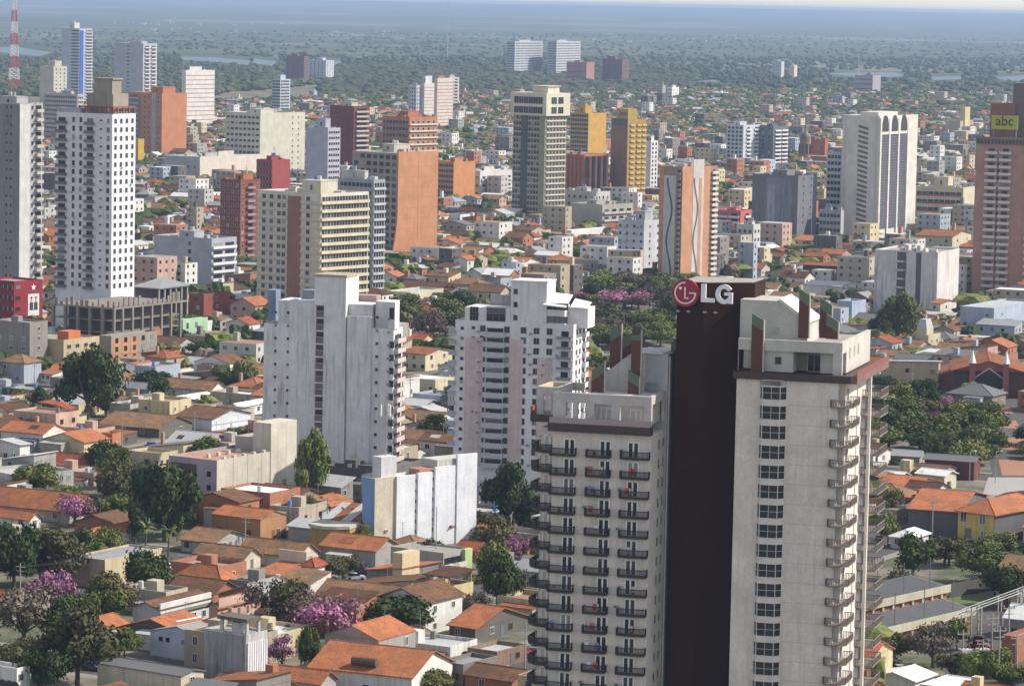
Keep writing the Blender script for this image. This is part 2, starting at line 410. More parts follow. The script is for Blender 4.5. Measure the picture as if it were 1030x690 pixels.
# ------------------------------------------------------------------ pitched roofs (local frame x -W..0, y 0..D)
def roof_mb(W, D, H, kind, rise, mat, wallm, over=.5, t=.18, low=0.0):
    rb = MB(); g = MB(); o = over
    X0, X1, Y0, Y1 = -W - o, o, -o, D + o
    if kind == 'gx':       # ridge along x
        k = rise / (D / 2 + 1e-6); e = H - k * o; ym = D / 2; zr = H + rise
        rb.slab([(X0, Y0, e), (X1, Y0, e), (X1, ym, zr), (X0, ym, zr)], t, mat).slab([(X0, ym, zr), (X1, ym, zr), (X1, Y1, e), (X0, Y1, e)], t, mat)
        rb.bar((X0, ym, zr), (X1, ym, zr), .14, mat)
        for x in (-W, 0): g.face([(x, 0, H - .1), (x, D, H - .1), (x, ym, zr - .15)] if x == 0 else [(x, D, H - .1), (x, 0, H - .1), (x, ym, zr - .15)], wallm)
    elif kind == 'gy':
        k = rise / (W / 2 + 1e-6); e = H - k * o; xm = -W / 2; zr = H + rise
        rb.slab([(X0, Y0, e), (xm, Y0, zr), (xm, Y1, zr), (X0, Y1, e)], t, mat).slab([(xm, Y0, zr), (X1, Y0, e), (X1, Y1, e), (xm, Y1, zr)], t, mat)
        rb.bar((xm, Y0, zr), (xm, Y1, zr), .14, mat)
        for y in (0, D): g.face([(-W, y, H - .1), (0, y, H - .1), (xm, y, zr - .15)] if y == 0 else [(0, y, H - .1), (-W, y, H - .1), (xm, y, zr - .15)], wallm)
    elif kind == 'hip':
        s = min(W, D) / 2; k = rise / s; e = H - k * o; zr = H + rise
        if W >= D: a, c = (-W + s, D / 2, zr), (-s, D / 2, zr)
        else: a, c = (-W / 2, s, zr), (-W / 2, D - s, zr)
        p = [(X0, Y0, e), (X1, Y0, e), (X1, Y1, e), (X0, Y1, e)]
        if W >= D: fs = [[p[0], p[1], c, a], [p[1], p[2], c], [p[2], p[3], a, c], [p[3], p[0], a]]
        else: fs = [[p[0], p[1], a], [p[1], p[2], c, a], [p[2], p[3], c], [p[3], p[0], a, c]]
        for f in fs: rb.slab(f, t, mat)
        for q in ((p[0], a), (p[3], a if W >= D else c), (p[1], c if W >= D else a), (p[2], c), (a, c)):
            if (Vector(q[0]) - Vector(q[1])).length > .1: rb.bar(q[0], q[1], .12, mat)
    elif kind == 'sy':     # one slope, high at the back
        rb.slab([(X0, Y0, H - low), (X1, Y0, H - low), (X1, Y1, H + rise), (X0, Y1, H + rise)], t, mat)
        g.face([(0, 0, H - low - .1), (0, D, H - low - .1), (0, D, H + rise - .2)], wallm).face([(-W, D, H - .1), (-W, 0, H - .1), (-W, D, H + rise - .2)], wallm)
        g.face([(0, D, H - .1), (-W, D, H - .1), (-W, D, H + rise - .2), (0, D, H + rise - .2)], wallm)
    elif kind == 'sx':     # one slope, high on the right
        rb.slab([(X0, Y0, H), (X1, Y0, H + rise), (X1, Y1, H + rise), (X0, Y1, H)], t, mat)
        g.face([(-W, 0, H - .1), (0, 0, H - .1), (0, 0, H + rise - .2)], wallm).face([(0, D, H - .1), (-W, D, H - .1), (0, D, H + rise - .2)], wallm)
        g.face([(0, 0, H - .1), (0, D, H - .1), (0, D, H + rise - .2), (0, 0, H + rise - .2)], wallm)
    return rb, g
RC = {'orange': ((.45, .165, .075), .5), 'red': ((.34, .095, .05), .45), 'tan': ((.30, .165, .088), .7), 'brown': ((.20, .10, .056), .7), 'dkbrown': ((.13, .062, .04), .6), 'rust': ((.32, .12, .055), .6)}
MC = {'white': (.66, .67, .68), 'grey': (.27, .28, .29), 'pale': (.42, .43, .44), 'dkgrey': (.14, .145, .15), 'blue': (.24, .3, .38)}
def roofmat(k):
    if k in RC: return tiles(*RC[k])
    return metalroof(MC[k], .3)
def house(name, label, cx, xl, xr, yt, yb, al, kind, rise, rc, wc, group=None, cat='house', wins=(2, 2), stain=.5, over=.5, maxD=None, par=.8, door=True, wsz=(1.1, 1.2), fl=None, **k):
    b = Bl(name, label, cx, xl, xr, yt, yb, al, cat, group, maxD)
    b.H = max(b.H, 2.8); rise = rise * .66
    m = wall(wc, stain)
    if kind == 'flat':
        body(b, wc, stain, MC[rc] if rc in MC else RC[rc][0] if rc in RC else rc, par)
    else:
        b.rz = b.H; b.mat = m
        wb = MB().box(-b.W, 0, 0, b.D, 0, b.H - .02, m)
        rb, g = roof_mb(b.W, b.D, b.H, kind, rise, roofmat(rc), m, over, **k)
        wb.add(g); b.part('wall', wb); b.part('roof', rb)
    nf = fl or max(1, round((b.H - .6) / 3.2)); fh = (b.H - (par if kind == 'flat' else .2)) / nf
    r = random.Random(cx * 7 + yb)
    for i in range(nf):
        for face, n in (('F', wins[0]), ('R', wins[1])):
            L = b.W if face == 'F' else b.D
            for q in range(n):
                if r.random() < .15: continue
                u = L * (q + .5) / n + r.uniform(-.2, .2) * L / n
                if L / n < wsz[0] + .3: u = L * (q + .5) / n
                b.put('window', win_mesh(wsz[0], min(wsz[1], fh - 1.3), r.choice([None, (.7, .7, .68), (.2, .12, .07)]), 1), face, u, i * fh + 1.0)
    if door:
        L = b.D
        b.part('door', MB().box(-.02, .06, L * .5 - .5, L * .5 + .5, 0, 2.1, flat(r.choice([(.2, .1, .05), (.12, .14, .16), (.35, .33, .3)]), .6, name='door_paint')))
    b.finish(); return b
# ================================================================== the three-part high-rise in front
CREAM, LEDGE = (.66, .60, .55), (.05, .028, .026)
BRONZE = (.05, .04, .037)
def fin(b, pxs, yl, yr, yb, ly, th=.35):
    """thin chimney-like blade with a slanted green-capped top"""
    x0, z0 = b.pl(pxs[0], yl, ly); x1, z1 = b.pl(pxs[1], yr, ly); zb = b.pl(pxs[0], yb, ly)[1]
    c = 1.7
    mb = MB().extr([(x0, zb), (x1, zb), (x1, z1 - c), (x0, z0 - c)], ly, ly + th, wall((.13, .062, .05), .3))
    o = b.part('roof_fin', mb)
    MB().extr([(x0, z0 - c), (x1, z1 - c), (x1, z1), (x0, z0)], ly, ly + th, flat((.11, .15, .10), .8, name='green_cap')).build('cap', None, o)
    MB().extr([(x1, zb), (x1 + .16, zb), (x1 + .16, z1), (x1, z1)], ly - .01, ly + th + .01, wall((.5, .46, .4), .2)).build('sunlit_edge_paint', None, o)  # pale strip: sunlight on the blade's right edge, put into the colour
DOORW = (.75, .75, .75)
def door_on(b, face, u, z, w=1.7, h=2.25, n=1):
    b.put('window', win_mesh(w, h, DOORW, n), face, u, z)
def wins_deep(b, face, u, z):
    """french window: white frame with glass panes as its own piece"""
    k = 'fw'
    if k not in _um:
        mb = MB(); fm = flat(DOORW, .5, name='white_frame'); w, h, f = 1.85, 2.35, .2
        for x in (-w / 2, -.13, w / 2 - f): mb.box(x, x + (.26 if x == -.13 else f), -.12, .02, 0, h, fm)
        mb.box(-w / 2 + f, w / 2 - f, -.12, .02, h - f, h, fm)
        _um[k] = mb.mesh('french_window')
        _um[k + 'p'] = MB().box(-w / 2 + f, w / 2 - f, -.04, .02, 0, h - f, glass()).mesh('pane')
    if b.cnt.get('french_window', 0) >= 100: return
    o = b.put('french_window', _um[k], face, u, z)
    if o: link('pane', _um[k + 'p'], o)
# ---------------------------------------------------------------- left tower
def left_tower():
    b = Bl('apartment_tower', 'beige apartment tower with dark railed balconies, left of the brown slab', 655, 556, 681, 438, 783, 16, 'apartment tower', 'beige towers joined by the brown slab')
    m = wall(CREAM, .3); W, D, H = b.W, b.D, b.H
    ytop = 8.0; zt = b.pl(668, 357, ytop)[1]
    xw = b.pl(535, 420, 3.2)[0]
    mb = MB().box(-W, 0, 0, D, 0, H, m).box(xw + 1.6, -W, 3.2, D - 2, 0, H, m)
    b.part('wall', mb)
    b.part('rear_shaft', MB().box(-3.2, .25, ytop + 1, D + 1, 0, zt, wall((.40, .40, .41), .25)))
    b.part('pilaster', MB().box(0, .5, D * .55, D * .62, 0, zt - .4, m))
    fh = 19.75 / 6.5
    nfl = int(H / fh)
    for i in range(nfl):
        z = H - .55 - (i + 1) * fh
        if z < 10: break
        for uc, bw, bc in ((.175, .25, .12), (.54, .24, .48), (.825, .285, .852)):
            wins_deep(b, 'F', uc * W, z + .1)
            b.put('balcony', BAL(bw * W), 'F', bc * W, z)
        # wing balconies, wrapping the left corner
        o = link('wing_balcony', WB(), b.root, (xw + 1.2, 3.2, z))
        link('french_window', _um['fw'], b.root, (xw + 3.0, 3.2, z + .1))
        link('french_window', _um['fw'], b.root, (xw + 1.6, 6.2, z + .1), -math.pi / 2)
        for u in (.42, .66):
            b.put('side_window', win_mesh(.7, 1.3, (.3, .3, .31), 0), 'R', u * D * .62 + .5, z + 1)
    for i in range(nfl):
        z = H - .55 - (i + 1) * fh - .16
        if z > 10: b.part('joint', MB().box(-W, 0, -.012, .0, z, z + .05, flat((.34, .31, .28), .8, name='joint')))
        for uc in (.36, .70):
            if RG.random() < .22: link('air_conditioner', ac_mesh(), b.root, (-W + (uc + RG.uniform(-.02, .02)) * W, 0, z + 1.0))
    for i in range(34):
        f_, c_ = RG.randrange(nfl - 4), RG.choice((.12, .48, .852)); z = H - .55 - (f_ + 1) * fh; x = -W + c_ * W + RG.uniform(-1.2, .6)
        cl_ = RG.choice([(.6, .6, .62), (.15, .2, .4), (.45, .1, .08), (.5, .45, .3), (.05, .12, .04), (.05, .12, .04)])
        if cl_ == (.05, .12, .04): pmb = MB().cyl(x, -1.0, .18, z, z + .4, 8, .24, flat((.3, .13, .07))).cyl(x, -1.0, .3, z + .4, z + .9, 7, .12, flat(cl_)); b.part('potted_plant', pmb)
        else: b.part('laundry', MB().box(x - .35, x + .35, -1.2, -1.16, z + .5, z + 1.5, flat(cl_, .9, name='cloth')))
    # penthouse ledge
    L = flat(LEDGE, .6, name='brown_ledge')
    b.part('ledge', MB().box(-W - .5, .12, -1.2, .6, H, H + 1.3, L).box(xw, -W - .5, 2.2, 8, H + .9, H + 2.0, L))
    zf = H + 1.3; zp = b.pl(653, 399, 0)[1]
    fr_ = wall((.50, .47, .46), .2)
    mb = MB(); mb.box(-W, 0, -.2, .5, zp - 1.5, zp, fr_)
    for u0, u1 in ((0, .13), (.2, .25), (.33, .42), (.60, .68), (.93, 1.0)): mb.box(-W + u0 * W, -W + u1 * W, -.2, .5, zf, zp - 1.5, fr_)
    mb.box(-.5, 0, .5, 9, zp - 1.3, zp, fr_).box(-.5, 0, 8.4, 9, zf, zp - 1.3, fr_)
    mb.box(-W, -W + .5, .5, 9, zp - 1.3, zp, fr_)
    b.part('pergola_frame', mb)
    b.part('penthouse_wall', MB().box(-W * .68, -.8, 2.6, 9, zf, zp - .3, m).box(-W * .68, -.8, 2.3, 2.6, zp - 1.0, zp - .3, fr_))
    for u in (.50, .80):
        o = link('french_window', _um['fw'], b.root, (-W + u * W, 2.6, zf))
    zw = b.pl(548, 389, 3)[1]
    b.part('wing_frame', MB().box(xw + .8, -W, 3, 3.6, zw - 1.2, zw, fr_).box(xw + .8, xw + 1.9, 3, 3.6, H + 2, zw - 1.2, fr_).box(-W - 1.2, -W, 3, 3.6, H + 2, zw - 1.2, fr_).box(xw + .8, xw + 1.4, 3.6, 11, zw - 1.2, zw, wall((.56, .5, .36), .2)).box(xw + .8, -W + 2, 10.6, 11.2, zw - 1.2, zw, wall((.56, .5, .36), .2)).box(-W - .3, -W + .3, 3.6, 10.6, zw - 1.2, zw, fr_))
    rail = flat((.33, .25, .25), .6, name='railing')
    b.part('railing', MB().box(-W - .3, .1, -1.15, -1.08, zf, zf + .9, rail))
    b.part('railing', MB().box(xw, xw + .08, 2.3, 7.8, H + 2, H + 3.2, flat((.30, .09, .05), .7, name='railing')))
    # lift block with its sloping left shoulder
    x0 = b.pl(607, 397, ytop)[0]; z0 = b.pl(607, 376, ytop)[1]; x1 = b.pl(634, 357, ytop)[0]
    b.part('roof_block', MB().extr([(x0, zf), (-3.2, zf), (-3.2, zt - .1), (x1, zt - .1), (x0, z0)], ytop, D, wall((.50, .48, .45), .25)))
    b.part('roof', MB().box(x1 + .5, -.5, ytop + .6, D + .5, zt + .0, zt + .12, wall((.62, .62, .6), .2)))
    b.part('vent_window', MB().box(b.pl(651, 390, ytop)[0], b.pl(660, 390, ytop)[0], ytop - .06, ytop, b.pl(651, 393, ytop)[1], b.pl(651, 384.5, ytop)[1], flat((.16, .2, .24), .3, name='louvre')))
    fin(b, (595, 608), 373, 363, 397, 5.0); fin(b, (614, 625), 332, 326, 372, 9.5); fin(b, (626, 637), 340, 334, 361, 13)
    fin(b, (635.5, 645), 331, 332, 397, 6.4); fin(b, (632, 643), 372, 379, 399, 5.2); fin(b, (675, 683), 345, 337, 357, 13)
    b.part('chimney_pot', MB().cyl(b.pl(640, 333, 6.5)[0], 6.5, .6, b.pl(640, 336, 6.5)[1], b.pl(640, 331, 6.5)[1] + .4, 8, .6, flat((.06, .05, .045), .8)))
    b.finish(); return b
def BAL(w):
    k = ('BAL', round(w, 2))
    if k in _um: return _um[k]
    mb = MB(); hw = w / 2; d = 1.35; s = flat(BRONZE, .7, name='bronze_slab'); r = flat((.035, .028, .026), .5, name='bronze_rail')
    mb.box(-hw, hw, -d, .02, -.22, 0, s)
    # chamfered right corner drawn as rail segments
    P = [(-hw, 0), (-hw, -d + .02), (hw - .5, -d + .02), (hw, -d + .5), (hw, 0)]
    for (a, c) in zip(P, P[1:]):
        mb.bar((*a, 1.0), (*c, 1.0), .07, r).bar((*a, .12), (*c, .12), .05, r)
        n = max(2, int(math.dist(a, c) / .19))
        for i in range(n + 1):
            x = a[0] + (c[0] - a[0]) * i / n; y = a[1] + (c[1] - a[1]) * i / n
            mb.box(x - .035, x + .035, y - .03, y + .03, .0, 1.0, r)
    _um[k] = mb.mesh('balcony'); return _um[k]
def WB():
    k = 'WB'
    if k in _um: return _um[k]
    mb = MB(); s = flat(BRONZE, .7, name='bronze_slab'); r = flat((.035, .028, .026), .5, name='bronze_rail')
    P = [(3.0, 0), (3.0, -1.2), (.2, -1.2), (-1.2, .4), (-1.2, 4.5), (.3, 4.5)]
    mb.prism([(3.0, .02), (.3, .02), (.3, 4.5), (-1.2, 4.5), (-1.2, .4), (.2, -1.2), (3.0, -1.2)][::-1], -.28, 0, s)
    for (a, c) in zip(P, P[1:]):
        mb.bar((*a, 1.0), (*c, 1.0), .07, r)
        n = max(2, int(math.dist(a, c) / .19))
        for i in range(n + 1):
            x = a[0] + (c[0] - a[0]) * i / n; y = a[1] + (c[1] - a[1]) * i / n
            mb.box(x - .05, x + .05, y - .04, y + .04, .0, 1.0, r)
    _um[k] = mb.mesh('wing_balcony'); return _um[k]
# ---------------------------------------------------------------- brown slab and its sign
def brown_slab():
    b = Bl('tower_slab', 'windowless dark brown slab carrying the red and white rooftop sign', 708, 681, 712, 306, 775, 16, 'tower', None)
    t = b.pl(700, 284.5, 0)[1]
    x0 = -b.W; a = R(30)
    p2 = (math.cos(a) * 8.2, math.sin(a) * 8.2)
    m = wall((.036, .015, .010), .25, (.02, .012, .012))
    b.part('shaft', MB().prism([(x0, 0), (0, 0), p2, (p2[0], 12), (x0, 12)], 0, t, m))
    b.part('roof', MB().prism([(x0 + .4, .4), (-.1, .4), (p2[0] - .4, p2[1] + .3), (p2[0] - .4, 11.6), (x0 + .4, 11.6)], t, t + .1, wall((.34, .32, .29), .6)))
    zb = b.pl(700, 313.5, 0)[1]
    mb = MB(); br = flat((.35, .35, .35), .5)
    for u in (x0 + .6, x0 + 2.2, .5, 2.2): mb.bar((u, -.05, zb), (u, -1.6, zb + .1), .05, br); mb.box(u - .2, u + .2, -1.9, -1.5, zb, zb + .25, br)
    b.part('floodlight_arm', mb)
    # sign
    Yp = -1.0
    cx, cz = b.pl(689.3, 294.7, Yp); r = abs(b.pl(703, 294.7, Yp)[0] - cx)
    o = b.w2((cx, Yp, cz))
    s = empty('rooftop_sign', o, -b.al, 'round red emblem beside two big white letters atop the brown slab', 'sign')
    red = flat((.30, .008, .03), .45, name='sign_red'); wh = flat((.72, .74, .80), .45, name='sign_white')
    N = 48
    d = MB().extr([(r * math.cos(2 * math.pi * k / N), r * math.sin(2 * math.pi * k / N)) for k in range(N)], 0, .5, red)
    dd = d.build('disc', None, s)
    face = MB(); rr = r * .80; th = r * .075
    def arc(mb, a0, a1, ro, wd, y0, y1):
        n = 30
        for i in range(n):
            p, q = a0 + (a1 - a0) * i / n, a0 + (a1 - a0) * (i + 1) / n
            mb.extr([((ro - wd) * math.cos(p), (ro - wd) * math.sin(p)), (ro * math.cos(p), ro * math.sin(p)), (ro * math.cos(q), ro * math.sin(q)), ((ro - wd) * math.cos(q), (ro - wd) * math.sin(q))], y0, y1, wh)
    arc(face, R(90), R(360), rr, th * 1.3, -.06, 0)
    def rect(mb, x0, x1, z0, z1, y0=-.06, y1=0): mb.extr([(x0, z0), (x1, z0), (x1, z1), (x0, z1)], y0, y1, wh)
    rect(face, r * .28, rr, -th * .6, th * .6)
    rect(face, -r * .07, r * .03, -r * .42, r * .42); rect(face, r * .03, r * .26, -r * .42, -r * .33)
    face.build('ring_mark', None, dd)
    k = 12; MB().extr([(-r * .36 + r * .12 * math.cos(2 * math.pi * i / k), r * .33 + r * .12 * math.sin(2 * math.pi * i / k)) for i in range(k)], -.06, 0, wh).build('dot_mark', None, dd)
    def X(px): return b.pl(px, 295, Yp)[0] - cx
    def Z(py): return b.pl(712, py, Yp)[1] - cz
    l = MB(); zt, zl = Z(286.2), Z(304.2); h = zt - zl
    rect(l, X(705), X(709.8), zl, zt, 0, .5); rect(l, X(709.8), X(718.5), zl, zl + h * .22, 0, .5); l.build('letter', None, s)
    g = MB(); gx = (X(719.5) + X(737)) / 2; gw = (X(737) - X(719.5)) / 2; zc = (zt + zl) / 2 - .05; gh = h / 2 + .12
    n = 28; a0, a1 = R(32), R(325)
    for i in range(n):
        p, q = a0 + (a1 - a0) * i / n, a0 + (a1 - a0) * (i + 1) / n
        f = lambda t, k: (gx + gw * k * math.cos(t), zc + gh * (k + (.05 if k < 1 else 0)) * math.sin(t))
        g.extr([f(p, .52), f(p, 1), f(q, 1), f(q, .52)], 0, .5, wh)
    rect(g, gx + gw * .02, gx + gw * .97, zc - gh * .12, zc + gh * .18, 0, .5)
    rect(g, gx + gw * .52, gx + gw * .97, zc - gh * .95, zc - gh * .12, .002, .498); g.build('letter', None, s)
    return b
# ---------------------------------------------------------------- right tower
def right_tower():
    b = Bl('apartment_tower', 'beige apartment tower with a bay window column, right of the brown slab', 855, 739, 886, 386, 796, 16, 'apartment tower', 'beige towers joined by the brown slab')
    W, D, H = b.W, b.D, b.H; m = wall((.68, .62, .57), .3)
    mb = MB().box(-W + .3, -1.8, 0, D, 0, H, m).box(-1.8, -.9, 1.6, D - 3, 0, H, m)
    b.part('wall', mb)
    b.part('pilaster', MB().box(.7, 1.15, D * .44, D * .465, 0, H, wall((.62, .60, .55), .2)))
    fh = 20.0 / 6.6; n = int(H / fh)
    ux = [b.pl(p, 386, 0)[0] for p in (765, 770, 785, 791.5)]
    zt0 = H - .5
    kf = flat((.6, .6, .6), .5, name='bay_frame')
    # bay window unit (trapezium in plan)
    bd = 1.0; P = [(ux[0], 0), (ux[1] - .2, -bd), (ux[2] + .2, -bd), (ux[3], 0)]; x0 = (ux[0] + ux[3]) / 2
    P = [(x - x0, y) for x, y in P]
    sp = MB().prism(P, 0, fh - 2.2, m)
    pane = MB().prism([(x * .97, y * .95) for x, y in P], 0, 2.2, glassv())
    frm = MB()
    for (a, c) in zip(P, P[1:]):
        frm.bar((*a, 0.05), (*c, 0.05), .06, kf).bar((*a, 2.15), (*c, 2.15), .06, kf).bar((*a, 1.1), (*c, 1.1), .035, kf).bar((*a, 0), (*a, 2.2), .06, kf)
        if math.dist(a, c) > 2: mid = ((a[0] + c[0]) / 2, (a[1] + c[1]) / 2); frm.bar((*mid, 0), (*mid, 2.2), .04, kf)
    frm.bar((*P[3], 0), (*P[3], 2.2), .08, kf)
    sm, pm, fm = sp.mesh('bay_wall'), pane.mesh('pane'), frm.mesh('frame')
    bc = (.24, .21, .19); br = (.16, .13, .12)
    # corner balcony unit
    cb = MB(); P2 = [(-2.7, 0), (-2.7, -1.0), (-.5, -1.0), (.6, .1), (.6, 5.5), (-.9, 5.5)]
    cb.prism([(-2.7, 0), (-2.7, -1.0), (-.5, -1.0), (.6, .1), (.6, 5.5), (-.9, 5.5), (-.9, 1.6), (-1.8, 1.6), (-1.8, 0)], -.25, 0, wall(bc, .3))
    rm = flat(br, .5, name='rail')
    def rails(mb, P, rr):
        for (a, c) in zip(P, P[1:]):
            mb.bar((*a, 1.0), (*c, 1.0), .06, rr)
            k = max(2, int(math.dist(a, c) / .24))
            for i in range(k + 1): x = a[0] + (c[0] - a[0]) * i / k; y = a[1] + (c[1] - a[1]) * i / k; mb.box(x - .045, x + .045, y - .045, y + .045, 0, 1, rr)
    rc = MB(); rails(rc, P2, rm)
    bb = MB().box(-1, 2.0, 0, 7.2, -.25, 0, wall(bc, .3)); rb = MB(); rails(rb, [(-.9, 0), (2.0, 0), (2.0, 7.2), (-.9, 7.2)], rm)
    cbm, rcm, bbm, rbm = cb.mesh('corner_balcony'), rc.mesh('railing'), bb.mesh('rear_balcony'), rb.mesh('railing')
    dm = win_mesh(1.6, 2.3, (.6, .6, .58), 1)
    for i in range(n):
        z = zt0 - (i + 1) * fh
        if z < 10: break
        o = link('bay_window', fm, b.root, (x0, 0, z + .55)); link('pane', pm, o); link('bay_wall', sm, b.root, (x0, 0, z + 2.75))
        o = link('corner_balcony', cbm, b.root, (0, 0, z)); link('railing', rcm, o)
        o = link('rear_balcony', bbm, b.root, (0, D * .58, z)); link('railing', rbm, o)
        link('french_window', dm, b.root, (-.9, 3.2, z + .1), math.pi / 2)
        link('french_window', dm, b.root, (-.9, D * .72, z + .1), math.pi / 2)
        link('french_window', win_mesh(1.1, 2.2, (.6, .6, .58), 1), b.root, (-1.8, 0.8, z + .1), math.pi / 2)
    b.part('bay_wall', MB().prism([(x + x0, y) for x, y in P], H - 1.0, H, m))
    for i in range(n): z = zt0 - (i + 1) * fh - .2; b.part('joint', MB().box(ux[3] + .2, -1.8, -.012, 0, z, z + .05, flat((.36, .33, .3), .8, name='joint')))
    L = flat(LEDGE, .6, name='brown_ledge'); rd = flat((.20, .06, .045), .7, name='red_roof_edge')
    b.part('ledge', MB().box(-W - .2, .2, -.5, 0, H, H + 1.1, L).box(-W - .2, .2, 0, D, H, H + .9, L).box(.2, 1.2, -.5, D, H, H + 1.0, wall((.2, .13, .11), .3)))
    b.part('railing', MB().box(1.05, 1.15, -.5, D, H + 1.0, H + 1.9, rd).box(.6, 1.05, -.5, D, H + 1.0, H + 1.1, rd))
    # penthouse
    fx1, zp = b.pl(847.6, 345, 1.0); zf = H + 1.1
    D2 = b.pr(875.7, 334.5, fx1)[0]
    fr_ = wall((.50, .485, .455), .2)
    mb = MB().box(-W + .2, fx1, 1, 1.6, zp - 1.7, zp, fr_).box(fx1 - 1.4, fx1, 1.0, 1.6, zf, zp - 1.7, fr_)
    mb.box(fx1 - .6, fx1, 1.6, D2, zp - 1.7, zp, fr_).box(fx1 - .6, fx1, 4.4, D2, zf, zp - 1.7, fr_)
    mb.box(b.pl(755, 360, 1)[0], b.pl(797, 360, 1)[0], 1.6, D2 - 2, zf, zp - 1, fr_).box(-W + .2, b.pl(742.5, 360, 1)[0], 1, 1.6, zf, zp - 1.7, fr_)
    mb.box(b.pl(797, 360, 1)[0], fx1 - .6, 5, 5.5, zf, zp - 1, wall((.3, .27, .21), .2)).box(-W + .2, b.pl(755, 360, 1)[0], 5, 5.5, zf, zp - 1, fr_)
    mb.box(b.pl(823, 360, 1)[0], b.pl(828, 360, 1)[0] + 1.5, 2.8, 5, zf, zp - 1, fr_)
    b.part('penthouse_wall', mb)
    b.part('roof', MB().box(-W + .2, fx1 - .6, 1.6, D2, zp - 1.0, zp - .9, wall((.33, .3, .27), .5)))
    b.part('window', MB().box(b.pl(779, 366, 1)[0], b.pl(785, 366, 1)[0], 1.5, 1.6, zf + 1.2, zf + 2.3, glass()))
    link('french_window', win_mesh(1.9, 2.5, (.66, .66, .66), 1), b.root, (b.pl(819, 366, 5)[0], 5, zf))
    for u in (7, 10.5, 14): b.part('window', MB().box(fx1 - .02, fx1 + .05, u, u + 1.0, zf + 2, zf + 3.6, wall((.36, .34, .3), .2)))
    # hopper roof block
    ly = 6.5; A = [b.pl(*q, ly) for q in ((745, 301), (784, 303), (812, 325), (812, 342))]
    b.part('roof_block', MB().extr([(A[0][0], zp - 1), (A[3][0], zp - 1), A[2], A[1], A[0]], ly, ly + 9, wall((.48, .47, .43), .25)))
    s = .5
    b.part('coping', MB().extr([(A[1][0], A[1][1]), A[2], (A[2][0] + .35, A[2][1]), (A[2][0] + .35, A[2][1] + .35), (A[1][0], A[1][1] + .45)], ly - .1, ly + 9.1, wall((.66, .63, .56), .1)))
    b.part('hatch', MB().box(b.pl(775, 330, ly)[0], b.pl(784, 330, ly)[0], ly - .08, ly, b.pl(780, 337, ly)[1], b.pl(780, 329.5, ly)[1], wall((.42, .39, .33), .2)))
    fin(b, (756.5, 768), 315, 322, 377, .6); fin(b, (804, 814), 290, 297, 340, 5.6); fin(b, (825, 836.5), 299, 307, 340, 7.0); fin(b, (831.5, 843), 316, 323.5, 341, 4.0)
    return b
left_tower(); brown_slab(); right_tower()
# ================================================================== towers, near to far
def T(name, label, cx, xl, xr, yt, yb, al, c, stain=.35, par=1.0, cat='apartment tower', roofc=(.3, .29, .27), **k):
    b = Bl(name, label, cx, xl, xr, yt, yb, al, cat, **k); body(b, c, stain, roofc, par); return b
WH, GR, DK = (.68, .67, .68), (.42, .42, .43), (.14, .14, .15)
# ---- pink and white tower
b = T('apartment_tower', 'white tower with pink stripes, tall lift shaft and white sloping roof patches', 577, 458, 590, 327, 512, 16, WH, .3)
W, D, H = b.W, b.D, b.H; pk = wall((.60, .48, .49), .35)
zt = H - 2.0; n = round((H - 2) / 3.0)
for u0, u1 in ((.09, .24), (.46, .58), (.70, .83)): strip(b, 'F', u0, u1, .06, pk, 9, H - (4 if u0 < .6 else 8), 'pink_strip')
fac(b, 'F', n, [('w', [.06], .7, .7, 1.1, (.3, .3, .3), 0), ('w', [.155], .8, .6, 1.4, (.3, .3, .3), 0), ('w', [.235, .44, .58], 1.3, 1.4, .9, (.35, .33, .33), 0), ('b', [.34], 5.4, 1.2, (.5, .5, .52), (.42, .42, .46), True, 4.0), ('w', [.69, .80], 1.3, 1.4, .9, (.3, .3, .3), 1), ('b', [.93], 3.6, .9, (.5, .5, .52), (.2, .2, .22), True, 1.8, .6), ('a', [.20, .30, .64, .75, .86], .6, .6)], 9, H - 1, 0)
fac(b, 'R', n, [('w', [.25, .5], 1.2, 1.2, .9, (.4, .4, .4), 1), ('b', [.82], 3, .9, (.5, .5, .52), (.55, .55, .58), True, 2)], 9, H - 1, 2)
fac(b, 'F', n, [('b', [-.02], 1.6, .8, (.5, .5, .52), (.35, .35, .4), True, 0)], 9, H - 1, 2)
x = [b.pl(p, 300, 2)[0] for p in (470, 516, 552, 540, 566, 590)]
z1, z2, z3 = b.pl(490, 309, 2)[1], b.pl(530, 283, 2)[1], b.pl(556, 303, 2)[1]
pw = wall(WH, .4)
mb = MB().box(x[0], x[1] - .1, .3, 9, H - 1, z1, pw)
b.part('penthouse_wall', mb)
for i in range(2):
    for u, ww in ((x[0] + 2.3, 2.0), (x[1] - 3.6, 4.6)): link('window', win_mesh(ww, 1.9, (.3, .3, .3), 2), b.root, (u, .3, H - .2 + i * (z1 - H) * .48))
b.part('lift_shaft', MB().box(x[1], x[2], .2, 8, H - 1, z2, pw).box(x[1] - .2, x[2] + .2, 0, 8.2, z2, z2 + .3, pw))
for i in range(3): link('window', win_mesh(.9, 1.2, (.3, .3, .3), 0), b.root, (x[1] + 1.2, .2, H + .5 + i * 3.1))
b.part('penthouse_wall', MB().box(x[2] + .05, x[4] + 1, .4, 7, H - 1, z3 - 1, pw).box(x[4] + 1.05, x[5], 3.5, 10, H - 1, z3 - 1.4, pw))
b.part('roof', MB().slab([(x[2] - .6, -.9, z3 - .6), (x[4] + 1.6, -.9, z3 - 1), (x[4] + 1, 7.5, z3 + 1.3), (x[2], 7.5, z3 + 1.6)], .25, wall((.75, .77, .78), .1)).slab([(x[4] + 1.7, 2.6, z3 - 1.2), (x[5] - .4, 3.2, z3 - 1.4), (x[5] - .6, 9, z3 - .4), (x[4] + 1.2, 9, z3 + .3)], .25, wall((.75, .77, .78), .1)))
